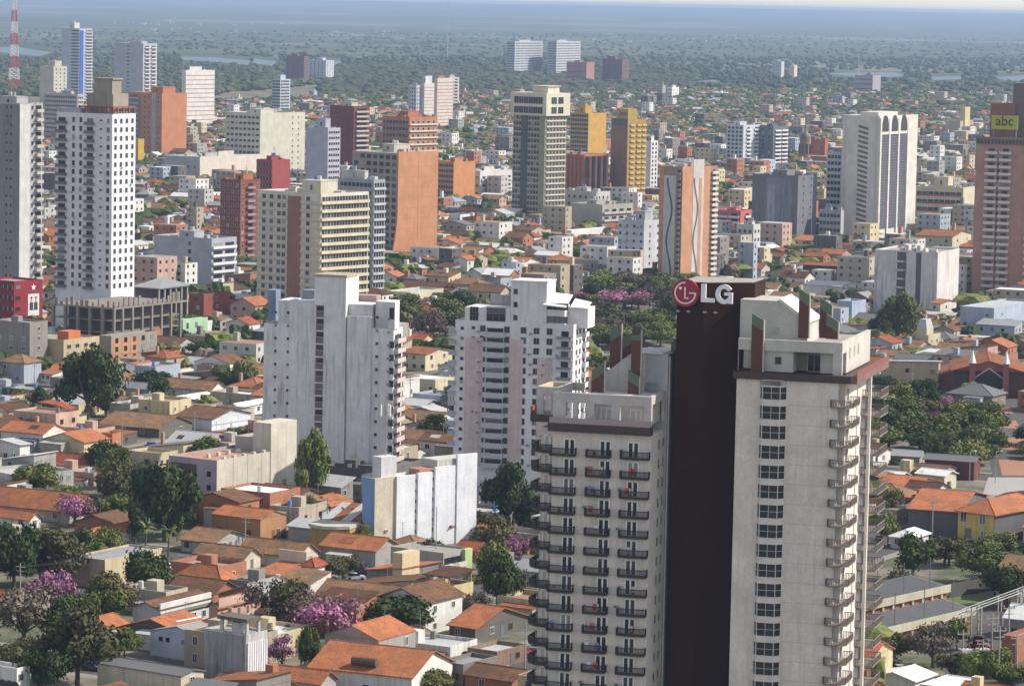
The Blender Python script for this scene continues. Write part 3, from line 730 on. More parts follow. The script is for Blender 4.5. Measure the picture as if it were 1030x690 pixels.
for i in range(2):
    link('window', win_mesh(6.4, 1.5, (.3, .3, .3), 4), b.root, ((x[2] + x[4]) / 2 + .3, .4, H + .3 + i * 3.1))
b.part('parapet', MB().box(x[0] + 4, x[1] - .2, 8, 8.4, z1, z1 + 2.6, wall((.33, .33, .33), .8)))
b.finish()
# ---- big windowless white-grey tower
b = T('apartment_tower', 'windowless white-grey stepped tower with one slot of brown openings, left of the pink-striped one', 396, 265.5, 405, 331, 484, 16, (.70, .69, .68), .75, 1.0)
W, D, H = b.W, b.D, b.H; m = b.mat
def P(px, py, ly=0): return b.pl(px, py, ly)
for (p0, p1, py, y0, y1) in ((280, 292, 302, .1, 9), (292, 318, 304, -.5, 9), (318, 349.5, 278, -.9, 9), (350, 374, 318, -.5, 9), (376, 392, 304, 1.5, 8)):
    zt = P((p0 + p1) / 2, py)[1]; ext = MB().box(P(p0, py)[0], P(p1, py)[0], y0, y1, H - 1 if y0 > 0 else 0, zt, m)
    b.part('wall_step', ext)
b.part('top_cap', MB().box(P(317, 278)[0], P(350.5, 278)[0], -1.2, 8.2, P(330, 278)[1], P(330, 276)[1], wall((.42, .34, .24), .7)))
mb = MB().box(P(319.5, 300)[0], P(327, 300)[0], -.98, -.9, P(323, 450)[1], P(323, 307)[1], wall((.20, .145, .14), .4)); b.part('slot', mb)
fh = 12.96 / (484 - 9) * 119
for i in range(12):
    z = P(323, 312.5)[1] - i * fh
    if z < 5: break
    link('opening', hole_mesh(1.7, 1.2), b.root, (P(323.2, 350)[0], -.98, z))
    b.part('ledge', MB().box(P(319, 300)[0], P(327.5, 300)[0], -1.08, -.98, z + 1.35, z + 1.65, m))
    for px in (277, 289.5): link('window', hole_mesh(.6, .6), b.root, (P(px, 350)[0], 0, z - 1.2))
    for px in (379,): link('window', hole_mesh(.7, .7), b.root, (P(px, 350)[0], 0, z - 1.4))
    if i > 1: link('window', win_mesh(1.2, 1.6, (.4, .4, .4), 0), b.root, (P(394, 350)[0], 0, z - 2)); 
    link('air_conditioner', ac_mesh(), b.root, (P(391, 350)[0], 0, z - 1.6))
nf = 15
fac(b, 'R', nf, [('b', [.3, .72], 3.4, 1.1, (.45, .36, .33), (.5, .42, .4), True, 2), ('w', [.5], .8, 1, 1, None, 0)], 0, H - 1, 2)
b.part('blue_store', MB().box(P(273, 290, 12)[0], P(281, 290, 12)[0], 9.5, 13, H - 1, P(276, 291, 12)[1], wall((.2, .25, .36), .3)))
b.part('roof_room', MB().box(P(299, 290, 5)[0], P(311, 290, 5)[0], 9, 12, H - 1, P(305, 293, 5)[1], wall((.24, .27, .33), .3)))
b.part('roof_room', MB().box(P(352, 305, 9)[0], P(378, 305, 9)[0], 9.5, 13, H - 1, P(365, 297, 9)[1], wall((.40, .30, .28), .5)))
b.part('stair_room', MB().box(P(352, 305, 2)[0], P(376, 305, 2)[0], 1, 9, H - 1, P(365, 306, 2)[1], wall((.6, .61, .62), .3)))
b.part('ladder_frame', MB().box(P(391, 320)[0], P(397.5, 320)[0], -.3, 3, P(394, 331)[1], P(394, 304)[1], wall((.62, .63, .64), .2)))
link('window', win_mesh(1.2, 2.8, (.3, .3, .3), 0), b.root, (P(394.5, 320)[0], -.3, P(394, 321)[1]))
b.finish()
# ---- tall white tower at left
b = T('apartment_tower', 'tall white tower with rust-red rooftop beams standing on a bare concrete frame', 113, 57, 136.5, 115, 346, 30, (.69, .68, .72), .45, 1.0)
W, D, H = b.W, b.D, b.H; z0 = b.pl(113, 294)[1]; n = 20
fac(b, 'F', n, [('b', [.10], 4.2, 1.2, (.45, .45, .48), (.12, .12, .14), True, 3), ('w', [.31, .44], 1.1, 1.7, .7, (.5, .5, .55), 0), ('b', [.605], 3.6, 1.3, (.4, .4, .42), (.14, .14, .16), True, 2.6), ('h', [.80], 1.1, .5, 1.4), ('h', [.93], 1.2, 1.6, .7)], z0 + .5, H - 1)
fac(b, 'R', n, [('w', [.14, .38, .62, .86], 1.3, 1.6, .7, (.55, .55, .55), 0)], z0 + .5, H - 1)
rr = flat((.24, .07, .05), .8, name='rust_red'); mb = MB()
for k in range(7): x = -W * .6 * k / 6; mb.box(x - .25, x + .25, .3, .8, H, H + 2.4, rr); 
for k in range(5): y = D * k / 4.2; mb.box(-.6, -.1, y, y + .5, H, H + 2.4, rr)
mb.box(-W * .62, 0, .3, .6, H + 2.0, H + 2.5, rr).box(-.5, 0, 0, D, H + 2.0, H + 2.5, rr)
b.part('roof_beams', mb)
cc = wall((.30, .27, .22), .7)
b.part('roof_block', MB().box(-W * .52, -W * .05, 2, D * .8, H - 1, b.pl(100, 94, 4)[1], cc)); b.part('water_tank', MB().box(-W * .42, -W * .1, 3, D * .62, b.pl(100, 94, 4)[1], b.pl(100, 79, 4)[1], cc).box(-W * .44, -W * .08, 2.8, D * .64, b.pl(100, 80, 4)[1], b.pl(100, 78.5, 4)[1], cc))
b.part('wall_panel', MB().box(-W - .05, -W * .58, .2, 3, H - 1, H + 1.6, wall((.4, .4, .45), .4)))
b.finish()
# ---- its bare concrete podium (columns and slabs)
b = Bl('unfinished_building', 'unfinished bare concrete frame of columns and slabs under the white tower', 115, 53, 183, 302, 359, 30, 'unfinished building')
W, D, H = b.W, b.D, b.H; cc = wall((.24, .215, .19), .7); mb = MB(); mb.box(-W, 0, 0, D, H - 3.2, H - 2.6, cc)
for u in [i / 5 for i in range(6)]: b.part('column', MB().box(-W * u - .5 if u else -.8, -W * u + .5 if u else 0, 0, .9, 0, H - 3.2, cc))
for u in [i / 7 for i in range(1, 8)]: b.part('column', MB().box(-.8, 0, D * u - .8, D * u, 0, H - 3.2, cc))
b.part('slab', mb)
for k in range(1, 4): b.part('slab', MB().box(-W, -.4, .5, D, (H - 3) * k / 4 - .3, (H - 3) * k / 4, cc))
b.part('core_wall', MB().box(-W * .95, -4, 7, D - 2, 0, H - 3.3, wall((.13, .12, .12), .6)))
mb = MB(); rq = random.Random(3)
for k in range(12): x = -W * k / 12; mb.box(x - rq.uniform(.4, 1.5), x, 0, .4, H - 2.6, H - 2.6 + rq.uniform(.8, 3), cc)
for k in range(14): y = D * k / 14; mb.box(-.4, 0, y, y + rq.uniform(.5, 2), H - 2.6, H - 2.6 + rq.uniform(.6, 3.4), cc)
b.part('rough_parapet', mb)
for k in range(3): b.part('brick_infill', MB().box(-.7, -.1, D * (.45 + k * .14), D * (.55 + k * .14), (H - 3) * .25 * (k % 2), (H - 3) * .25 * (k % 2 + 1) - .4, wall((.38, .17, .09), .3)))
b.finish()
b = Bl('concrete_shed', 'open concrete shed with grey sloped roof behind the bare frame', 160, 135, 190, 290, 335, 30, 'shed'); W, D, H = b.W, b.D, b.H
for k in range(6): b.part('column', MB().box(-.5, 0, D * k / 5.3, D * k / 5.3 + .6, 0, H, wall((.32, .3, .27), .5)))
for k in range(3): b.part('slab', MB().box(-W, 0.1, 0.1, D, H * (k + 1) / 3 - .5, H * (k + 1) / 3 - .1, wall((.32, .3, .27), .5)))
b.part('rear_wall', MB().box(-W, -W + .4, 0, D, 0, H - .6, wall((.2, .19, .18), .5)).box(-W, -.5, D - .4, D, 0, H - .6, wall((.2, .19, .18), .5)))
b.part('roof', MB().slab([(-W - .5, -.5, H), (.5, -.5, H), (.5, D, H + .2), (-W - .5, D, H + 2.5)], .3, metalroof(MC['grey'])))
# ---- weathered tower cut by the left edge
b = T('apartment_tower', 'weathered grey and white tower with ribbed corner balconies cut by the left edge', 20, -14, 43, 104, 318, 38, (.40, .40, .41), .9)
W, D, H = b.W, b.D, b.H
strip(b, 'F', 0, 1, .04, wall((.24, .24, .25), .9), 0, H - .5, 'stained_panel')
strip(b, 'R', 0, .45, .05, wall((.56, .55, .54), .4), 0, H - .5, 'pale_panel')
fac(b, 'F', 24, [('h', [.62, .75], .8, 1.2, .9)], 0, H)
fac(b, 'R', 24, [('b', [.82], D * .28, 1.3, (.45, .44, .42), (.42, .40, .37), True, 3), ('h', [.55], 1.0, 1.3, .9)], 0, H)
clutter(b, 3, 3, (.4, .4, .4), (.5, .5, 3)); b.finish()
# ---- crimson block with the poster
b = T('office_block', 'crimson red office block with strip windows and a large poster', 14, -16, 43, 283, 338, 38, (.27, .035, .05), .2, .8, 'office block')
W, D, H = b.W, b.D, b.H
fac(b, 'F', 5, [('r', .05, .95, 1.0, 1.4, 2.2, (.5, .5, .5))], 0, H); fac(b, 'R', 5, [('w', [.14], 2.2, 1.3, 1, (.2, .05, .05), 1)], 0, H)
y0, z1 = b.pr(28.5, 296, .2); y1, z0 = b.pr(39.5, 317, .2)
po = MB().box(.01, .1, y0, y1, z0, z1, flat((.62, .62, .62), .6, name='poster_paper')).build('poster', None, b.root)
for i, yc in enumerate((y0 + (y1 - y0) * .3, y0 + (y1 - y0) * .7)):
    s = (y1 - y0); mb = MB(); zc = z0 + (z1 - z0) * .25
    mb.box(.1, .13, yc - s * .16, yc + s * .16, zc, zc + (z1 - z0) * .36, flat((.03, .03, .04)))
    mb.box(.1, .135, yc - s * .07, yc + s * .07, zc + (z1 - z0) * .36, zc + (z1 - z0) * .58, flat((.4, .25, .18), name='face_print'))
    mb.box(.1, .14, yc - s * .08, yc + s * .08, zc + (z1 - z0) * .54, zc + (z1 - z0) * .62, flat((.03, .02, .02), name='hair_print')); mb.build('printed_figure', None, po)
ys, zs = b.pr(34, 289, .2); st = MB(); k = 10
pts = [(.02, ys + (1.3 if i % 2 == 0 else .55) * math.sin(i * math.pi / 5), zs + (1.3 if i % 2 == 0 else .55) * math.cos(i * math.pi / 5)) for i in range(10)]
st.face([(.12, p[1], p[2]) for p in pts], flat((.7, .7, .7), name='star_white')); st.build('star', None, b.root); b.finish()
# ---- cream ribbon tower
b = T('apartment_tower', 'cream tower with horizontal ribbons and a brown vertical stripe on its left face', 323, 259.5, 371, 195, 322, 38, (.62, .58, .50), .4)
W, D, H = b.W, b.D, b.H; n = 15
strip(b, 'F', .48, .69, .12, wall((.30, .16, .11), .4), 4, H - 1.5, 'brown_stripe')
fac(b, 'F', n, [('s', 0, .48, 0, 1.0, .5, (.58, .52, .42)), ('s', .69, 1, 0, 1.0, .5, (.58, .52, .42)), ('w', [.10, .22, .34, .42], 1.7, 1.5, 1.1, (.4, .4, .4), 1), ('w', [.80], 1.7, 1.5, 1.1, (.4, .4, .4), 1)], 0, H - 1)
fac(b, 'R', n, [('s', 0, 1, 0, 1.1, .7, (.62, .54, .38)), ('r', 0.02, .98, 1.1, 1.7, 1.6, (.35, .34, .33))], 0, H - 1)
clutter(b, 4, 5, (.55, .52, .42), (.3, .35, 5)); b.finish()
b = T('apartment_tower', 'blue-grey tower with glazed balconies close behind the cream ribbon tower', 376, 340, 387.5, 181, 300, 38, (.30, .34, .38), .3)
n = 15; fac(b, 'F', n, [('r', .05, .95, 1, 1.6, 2, (.3, .32, .34))], 0, b.H - 1); fac(b, 'R', n, [('r', .05, .95, 1.0, 1.7, 1.5, (.4, .42, .44)), ('s', 0, 1, 0, .9, .6, (.46, .48, .50))], 0, b.H - 1); clutter(b, 5, 3, (.5, .5, .48), (.6, .3, 4)); b.finish()
# ---- orange curved slab building
b = Bl('office_tower', 'tower with a blank orange brick wall flaring at its foot and dark window grid', 401, 354.5, 441, 153, 262, 40, 'office tower')
W, D, H = b.W, b.D, b.H; om = wall((.48, .235, .125), .55, (.16, .09, .06)); zc = b.pl(401, 205)[1]
prof = [(0, zc), (0, H)]; N = 10; fl = 4.2
prof = [(-1.2, H), (-1.2, 0), (fl, 0)] + [(fl * (1 - i / N) ** 2, zc * i / N * .95) for i in range(1, N + 1)] + [(0, H)]
mb = MB()
for a in (0,):
    n_ = len(prof); bb = len(mb.v); s = 0
# the orange flank is the right face; its near edge flares towards the street (-y)
mb.v = []; pr = [(-y, z) for y, z in [(p[0], p[1]) for p in prof if p[0] >= 0]]
out = [(D, 0)] + [(-fl, 0)] + [(-(fl * (1 - i / N) ** 2), zc * i / N * .95) for i in range(1, N + 1)] + [(0, H), (D, H)]
n_ = len(out); i_ = mb._m(om)
mb.v = [(-.8, y, z) for y, z in out] + [(0, y, z) for y, z in out]
mb.f.append(tuple(n_ + k for k in range(n_))); mb.f.append(tuple(n_ - 1 - k for k in range(n_)))
for k in range(n_): mb.f.append((k, (k + 1) % n_, n_ + (k + 1) % n_, n_ + k))
mb.mi = [i_] * len(mb.f); b.part('orange_wall', mb)
b.mat = wall((.30, .27, .24), .4); b.part('wall', MB().box(-W, -.8, 0, D, 0, H - .8, b.mat)); b.rz = H - .75
b.part('roof', MB().box(-W + .3, -1, .3, D - .3, H - .8, H - .74, wall((.3, .29, .27), .6)))
fac(b, 'F', 15, [('w', fr(0, 7, .02), 2.6, 1.9, .6, (.33, .30, .27), 0)], 0, H - 1)
b.part('seam', MB().box(0, .03, D * .5, D * .5 + .15, zc * .3, H, wall((.3, .13, .07), .3)))
for k in range(9): b.part('string_course', MB().box(0, .025, .1, D - .1, H * (k + 1) / 10.5, H * (k + 1) / 10.5 + .18, wall((.40, .19, .10), .3)))
clutter(b, 6, 6, (.5, .45, .38), (.25, .4, 3.5)); b.finish()
# ---- orange tower with wave panels
b = T('apartment_tower', 'orange tower with cream panels painted with dark waves behind the big sign', 686.5, 664, 722, 168, 290, 42, (.34, .24, .19), .3)
W, D, H = b.W, b.D, b.H; cr = wall((.55, .52, .50), .25); oc = wall((.52, .27, .16), .4, (.2, .12, .09))
strip(b, 'F', .03, .2, .2, oc, 0, H, 'orange_strip'); strip(b, 'F', .2, .74, .15, cr, 0, H - 4, 'cream_panel')
strip(b, 'R', 0, .30, .2, oc, 0, H, 'orange_strip'); strip(b, 'R', .30, .60, .3, cr, 0, H + 3, 'cream_panel'); strip(b, 'R', .46, .54, .36, oc, 0, H - 5, 'orange_strip'); strip(b, 'R', .60, .80, .2, oc, 0, H, 'orange_strip')
fac(b, 'R', 22, [('b', [.90], D * .16, 1.1, (.5, .46, .42), (.6, .57, .52), True, 1.5)], 0, H - 1)
fac(b, 'F', 22, [('b', [.87], W * .2, .9, (.3, .25, .22), (.25, .2, .19), True, 2)], 0, H - 1)
for face, u, out_ in (('F', .47, .2), ('R', .38, .35)):
    mb = MB(); L = W if face == 'F' else D; mw = flat((.10, .09, .12), .7, name='wave_paint'); N = 80; amp = 1.3
    zz = [2 + (H - 7) * i / N for i in range(N + 1)]; xs = [u * L + amp * math.sin(z / 4.2) for z in zz]
    for i in range(N):
        p0, p1 = xs[i], xs[i + 1]; t = .5
        if face == 'F': mb.face([(-W + p0 - t, -out_, zz[i]), (-W + p0 + t, -out_, zz[i]), (-W + p1 + t, -out_, zz[i + 1]), (-W + p1 - t, -out_, zz[i + 1])], mw)
        else: mb.face([(out_, p0 - t, zz[i]), (out_, p0 + t, zz[i]), (out_, p1 + t, zz[i + 1]), (out_, p1 - t, zz[i + 1])], mw)
    b.part('painted_wave', mb)
clutter(b, 7, 2, (.5, .47, .44), (.5, .3, 2.5)); b.finish()
# ---- dark green and cream tower with the overhanging crown
b = T('office_tower', 'tall tower with green-grey grid facade and overhanging cream crown', 549, 516.5, 570, 117, 226, 38, (.22, .21, .17), .3, 0.2)
W, D, H = b.W, b.D, b.H; cr = wall((.60, .56, .45), .25)
strip(b, 'F', .26, .45, .5, wall((.10, .105, .09), .2), 0, H, 'dark_pier'); strip(b, 'F', .82, 1.0, .5, wall((.27, .29, .21), .3), 0, H, 'green_pier')
fac(b, 'F', 19, [('w', [.05, .13, .21], 1.5, 1.8, .8, (.5, .46, .38), 0), ('w', [.51, .60, .69, .78], 1.5, 1.8, .8, (.5, .46, .38), 0)], 0, H)
fac(b, 'F', 19, [('s', 0, .26, 0, .7, .45, (.42, .39, .32)), ('s', .46, .81, 0, .7, .45, (.42, .39, .32))], 0, H)
fac(b, 'R', 19, [('s', .03, .97, 0, .7, .5, (.60, .55, .43)), ('w', fr(0, 6, .03), 1.5, 1.8, .8, (.55, .5, .42), 0)], 0, H)
zc = b.pl(549, 96)[1]; o = 1.2
b.part('crown_wall', MB().box(-W - o, o, -o, D + o, H, zc, cr).box(-W - o + .0, o, -o, D + o, zc, zc + 1.0, cr))
for i in range(2):
    z = H + (zc - H) * (.08 + .47 * i); hh = (zc - H) * .32
    for u in fr(0, 6, .06): link('crown_window', win_mesh(W / 6.8, hh, (.5, .5, .46), 1), b.root, (-W + u * W, -o, z + .3))
    for u in (.3, .62): link('crown_window', win_mesh(D / 4, hh, (.5, .5, .46), 2), b.root, (o, u * D, z + .3), math.pi / 2)
b.part('roof_block', MB().box(-W * .55, -W * .08, D * .2, D * .75, zc, zc + 4.5, cr).box(-W * .58, -W * .05, D * .17, D * .78, zc + 4.5, zc + 4.9, cr))
for k in range(3): b.part('aerial', MB().bar((-W * .8 + k, D * .4, zc), (-W * .8 + k, D * .4, zc + 3 + k), .1, flat((.3, .3, .3))))
b.finish()
# ---- brown and yellow tower
b = T('apartment_tower', 'slim tower with plain brown flank and mustard yellow balconies', 631.5, 615, 650, 120, 207, 42, (.26, .155, .10), .3)
W, D, H = b.W, b.D, b.H; strip(b, 'R', 0, 1, .1, wall((.36, .24, .085), .3), 0, H, 'yellow_panel')
fac(b, 'R', 16, [('b', [.25, .6, .88], D * .22, .8, (.48, .33, .12), (.52, .38, .14), True, 1.8)], 0, H - 1)
strip(b, 'F', 0, 1, .05, wall((.12, .15, .10), .5), H - 4, H, 'green_band')
b.part('roof_block', MB().box(-W * .7, 0, .1, D * .5, H, H + 6, wall((.40, .30, .07), .5)).box(-W * .5, -.2, 0, .1, H + 2, H + 4, glass())); clutter(b, 8, 2); b.finish()
# ---- arched white tower
b = T('office_tower', 'white tower with three arched dark window bays and a zigzag slot', 885, 848, 923.5, 117, 249, 30, (.60, .57, .52), .25, 1.2)
W, D, H = b.W, b.D, b.H; dk = wall((.10, .10, .125), .2); 
L = D
# arched bays on the right flank
zb = 9; zar = H - 9.5
for i, u in enumerate((.13, .37, .61)):
    y0, y1 = (u - .085) * D, (u + .085) * D; mb = MB(); mb.box(-.02, .12, y0, y1, zb, zar, dk)
    for k in range(34): z = zb + (zar - zb) * k / 34; mb.box(.12, .2, y0, y1, z, z + .25, wall((.18, .18, .21), .2))
    b.part('window_bay', mb); ym = (y0 + y1) / 2; hh = (y1 - y0) / 2; pts = [(.56, y0, H - 8.0)] + [(.56, ym + hh * math.cos(math.pi * (1 - k / 10)), H - 5.2 + hh * 1.35 * math.sin(math.pi * k / 10)) for k in range(11)][0:]
    pts += [(.56, y1, H - 8.0)]; b.part('arch_window', MB().face([(p[0], p[1], p[2]) for p in pts], flat((.03, .03, .035), .3, name='dark_arch')))
for u in (0.0, .225, .465, .705): b.part('pier', MB().box(0, .75, u * D, u * D + D * .035, 4, H - 1, wall((.64, .61, .55), .2)))
b.part('lintel', MB().box(0, .55, D * .036, D * .705, H - 9.4, H - .8, wall((.64, .61, .55), .2)))
x0 = b.pl(863, 150)[0]; x1 = b.pl(873, 150)[0]
for i in range(22):
    z = H - 6 - i * (H - 12) / 22; hh = (H - 12) / 22
    b.part('zigzag_window', MB().extr([(x0 + (.0 if i % 1 == 0 else 0), z), (x1, z - hh * .55), (x1, z - hh * .05), (x0, z + hh * .5)], -.06, .02, flat((.12, .08, .07), .5, name='bronze_glass')))
for u in (.08, .93): strip(b, 'F', u - .02, u + .02, .15, wall((.5, .48, .44), .3), 0, H, 'rib')
b.part('roof_block', MB().box(-W * .75, -W * .25, D * .2, D * .7, H - 1, H + 1.6, b.mat)); b.finish()
b = T('office_block', 'pale glass office block tucked behind the left side of the arched white tower', 847, 832, 862, 153, 246, 30, (.42, .46, .50), .2, cat='office block')
fac(b, 'F', 14, [('r', .05, .95, .8, 1.7, 1.5, (.5, .53, .56))], 0, b.H - 1); b.finish()
# ---- dark stained block
b = T('apartment_block', 'black-stained windowless concrete block left of the arched white tower', 803, 757, 822, 177, 250, 30, (.17, .175, .20), .9, 1.0, 'apartment block')
W, D, H = b.W, b.D, b.H; b.part('stain_panel', MB().box(-W * .70, -W * .12, -.06, 0, H * .1, H * .95, wall((.22, .23, .27), 1.0, (.05, .05, .055))))
strip(b, 'F', .34, .50, .1, wall((.34, .36, .42), 1.0), 2, H - 5, 'pale_run'); fac(b, 'R', 10, [('h', [.3, .7], 1, 1.3, 1)], 0, H); clutter(b, 9, 7, (.2, .2, .2), (.3, .4, 3)); b.finish()
# ---- white stained duplex
b = T('apartment_block', 'whitewashed windowless block split by dark air shafts, right of centre below the arched tower', 943.5, 880, 965, 254, 318, 24, (.60, .57, .56), 1.0, .8, 'apartment block')
W, D, H = b.W, b.D, b.H
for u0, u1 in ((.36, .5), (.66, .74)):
    o = strip(b, 'F', u0, u1, .05, flat((.09, .085, .085), .8, name='shaft_shadow'), 3, H - .5, 'air_shaft_shade')  # dark strip on the flat wall paints the shade inside a shaft
fac(b, 'F', 7, [('s', .36, .5, 0, .35, .5, (.4, .38, .36)), ('b', [.40], 3, .6, (.4, .38, .36), (.5, .48, .46), True, 0, .6)], 0, H - 1)
for k in range(5): b.part('roof_box', MB().box(-W * (.25 + k * .09), -W * (.2 + k * .09), .5, 4, H - .8, H + 1.2 + (k % 2), b.mat))
clutter(b, 10, 3, None, (.2, .4, 2.5)); b.finish()
# ---- brown brick tower at right edge
b = T('apartment_tower', 'brown brick tower with two columns of white balconies at the right edge', 1062, 982, 1075, 140, 306, 22, (.40, .235, .185), .25, 1.0)
W, D, H = b.W, b.D, b.H
fac(b, 'F', 21, [('b', [.20, .38, .72, .9], 7.0 * W / 46, 1.0, (.5, .46, .42), (.55, .5, .47), True, 2.4), ('h', [.29], 1, 1.4, .8)], 3, H - 4)
strip(b, 'F', 0, 1, .4, wall((.22, .19, .17), .6), H - 3.0, H, 'dark_parapet')
for u in fr(0, 22, .01): b.part('parapet_slot', MB().box(-W + u * W - .5, -W + u * W + .5, -.5, -.4, H - 2.8, H - 1, flat((.06, .055, .05))))
b.part('roof_block', MB().box(b.pl(996, 120, 8)[0], b.pl(1020, 120, 8)[0], 8, 14, H - 1, b.pl(1005, 104, 8)[1], wall((.26, .14, .11), .4)))
b.part('roof_block', MB().box(b.pl(1019, 100, 10)[0], b.pl(1050, 100, 10)[0], 10, 18, H - 1, b.pl(1025, 84, 10)[1], wall((.17, .15, .14), .5)))
b.finish()
x0, z0 = b.pl(997, 130, 2); x1, z1 = b.pl(1024, 117, 2)
s = empty('rooftop_sign', b.w2((x0, 2, H - .9)), -b.al, 'yellow-green rooftop signboard with three dark lower-case letters on the brown brick tower', 'sign')
zz0 = z0 - H + .9; zz1 = z1 - H + .9
MB().box(0, x1 - x0, 0, .5, zz0, zz1, flat((.36, .37, .04), .6, name='sign_yellow')).build('board', None, s)
MB().box(.6, 1.0, .5, 1, 0, zz0 + 1, flat((.2, .2, .2))).box(x1 - x0 - 1, x1 - x0 - .6, .5, 1, 0, zz0 + 1, flat((.2, .2, .2))).build('post', None, s)
cu = bpy.data.curves.new('lettering', 'FONT'); cu.body = 'abc'; cu.size = (zz1 - zz0) * 1.0; cu.extrude = .03; cu.align_x = 'CENTER'; cu.offset = .06
to = bpy.data.objects.new('lettering', cu); C.objects.link(to); to.parent = s; to.rotation_euler = (math.pi / 2, 0, 0); to.location = ((x1 - x0) * .5, -.04, zz0 + (zz1 - zz0) * .28); 
_me = bpy.data.meshes.new_from_object(to); _me.materials.clear(); _me.materials.append(flat((.03, .045, .01), .6, name='letter_green'))
_l, _rt = to.location.copy(), to.rotation_euler.copy(); bpy.data.objects.remove(to); to = link('lettering', _me, s, _l); to.rotation_euler = _rt
# ---- mid-distance blocks: name,label,cx,xl,xr,yt,yb,al,wall,F spec,R spec,floors
def mid(name, label, cx, xl, xr, yt, yb, al, c, n, F, Rr, st=.35, cl=(2, (.3, .4, 3.5)), cat='apartment tower', par=1.0, seed=None, cc=None):
    b = T(name, label, cx, xl, xr, yt, yb, al, c, st, par, cat)
    if F: fac(b, 'F', n, F, 0, b.H - par)
    if Rr: fac(b, 'R', n, Rr, 0, b.H - par)
    if cl: clutter(b, seed or cx, cl[0], cc, cl[1])
    b.finish(); return b
def W_(k, w=1.4, h=1.5, m=.05, f=(.4, .4, .4)): return ('w', fr(0, k, m), w, h, .9, f, 0)
def RB(u0=.03, u1=.97, f=(.4, .4, .4), h=1.5): return ('r', u0, u1, 1.0, h, 1.8, f)
def BL(us, w, sc_=(.55, .55, .55), rc=(.6, .6, .6), dw=None): return ('b', us, w, .9, sc_, rc, True, dw or w * .6)
b = mid('apartment_block', 'pale violet-grey block with blank wall and white balconies on its right side', 213, 155, 238, 240, 291, 32, (.36, .37, .43), 6, [('h', [.62], 1.6, 1.7, .8)], [BL([.25, .72], 8, (.5, .5, .5), (.6, .6, .6), 6)], .25, (4, (.25, .4, 3)), 'apartment block')
mid('apartment_tower', 'dark red-brown tower with small white windows left of the cream ribbon tower', 242, 222, 262, 181, 272, 36, (.22, .075, .055), 13, [W_(4, 1.1, 1.4, .05, (.6, .6, .6))], [('b', [.5], 5, 1, (.2, .1, .08), (.25, .2, .2), True, 3), ('w', [.12, .88], 1.1, 1.4, .9, (.6, .6, .6), 0)], .2, (3, (.4, .5, 3)), cc=(.42, .16, .08))
mid('office_block', 'plain crimson block rising behind the dark red-brown tower', 274, 258, 292, 161, 230, 36, (.30, .07, .07), 10, [RB()], None, .3, (1, (.3, .5, 2.5)), 'office block')
mid('apartment_tower', 'maroon tower with a blank brick flank and stacked grey balconies', 356, 332, 372, 107, 186, 38, (.17, .055, .045), 16, [('h', [.3], .8, 1, 1)], [('b', [.5], 12, 1.3, (.42, .40, .36), (.40, .38, .34), True, 9)], .2, (2, (.4, .4, 3)), cc=(.5, .48, .4))
b = mid('apartment_tower', 'orange tower with white balcony grid and dark grey left face with red roof boxes', 412, 384.5, 440, 118, 200, 38, (.40, .19, .10), 12, [('r', .03, .97, .8, 1.9, 2.5, (.3, .28, .28)), ('s', 0, 1, 0, .7, .7, (.26, .23, .24))], [('s', 0, 1, 0, .8, .9, (.62, .58, .54)), ('w', fr(0, 5, .04), 2, 1.6, .9, (.6, .58, .55), 0)], .3, (5, (.3, .4, 4)), cc=(.4, .14, .08))
mid('apartment_tower', 'pale lilac tower with dark strip windows in front of the maroon tower', 330, 308, 342.5, 129, 205, 36, (.40, .41, .48), 13, None, [RB(.05, .95, (.6, .6, .6), 1.4)], .25, (3, (.4, .4, 6)))
b = mid('apartment_block', 'broad cream block with blank yellowish flank and gridded left side', 262, 227, 307, 114, 180, 34, (.52, .50, .42), 11, [W_(8, 2.4, 1.6, .02, (.55, .53, .48))], [('h', [.72, .85], 1.2, 1, 1)], .25, (5, (.3, .3, 3)), 'apartment block')
b = mid('apartment_tower', 'orange brick tower with pale stripes and dark left balconies', 163, 129, 188, 94, 162, 34, (.43, .19, .095), 13, [('b', [.18], 9, 1.2, (.3, .28, .33), (.35, .33, .38), True, 7), ('w', [.5, .62, .9], 1.4, 1.6, .8, (.62, .56, .5), 0)], None, .2, (2, (.35, .5, 5)), cc=(.42, .18, .09))
strip(b, 'F', .70, .82, .2, wall((.36, .34, .3), .2), 0, b.H, 'grey_strip'); strip(b, 'F', 0, .36, .3, wall((.2, .19, .22), .3), 0, b.H - 3, 'dark_strip')
b = mid('apartment_tower', 'white tower with thin red-brown floor lines left of centre', 187, 183, 216, 71, 130, 34, (.60, .58, .55), 13, None, [('s', 0, 1, 0, .5, .2, (.40, .2, .16))], .15, (3, (.3, .4, 4)))
b = mid('apartment_tower', 'grey and white twin-shaft tower with balconies on its right edge', 144, 115, 158, 44, 112, 34, (.42, .43, .47), 18, [('h', [.48], 3, 1.2, 1)], [('b', [.3, .75], 8, 1.2, (.55, .5, .45), (.6, .55, .5), True, 6)], .3, (4, (.4, .4, 3)))
b = mid('apartment_tower', 'slender white and blue tower, tallest on the left horizon', 80, 62, 93, 29, 106, 38, (.44, .47, .56), 24, [('s', .55, 1, 0, .9, .9, (.62, .62, .64)), RB(.55, .97)], [('s', .45, 1, 0, .9, .9, (.62, .62, .64)), RB(.5, .95)], .15, (1, (.3, .4, 7)), cc=(.58, .56, .52))
strip(b, 'R', 0.02, .3, .4, wall((.06, .13, .42), .1), 0, b.H - 2, 'blue_strip')
mid('apartment_tower', 'cream tower with narrow shaft top left of the slender blue tower', 54, 40, 67.5, 67, 118, 36, (.50, .48, .40), 13, None, [W_(3)], .25, (1, (.5, .5, 6)), cc=(.55, .5, .38))
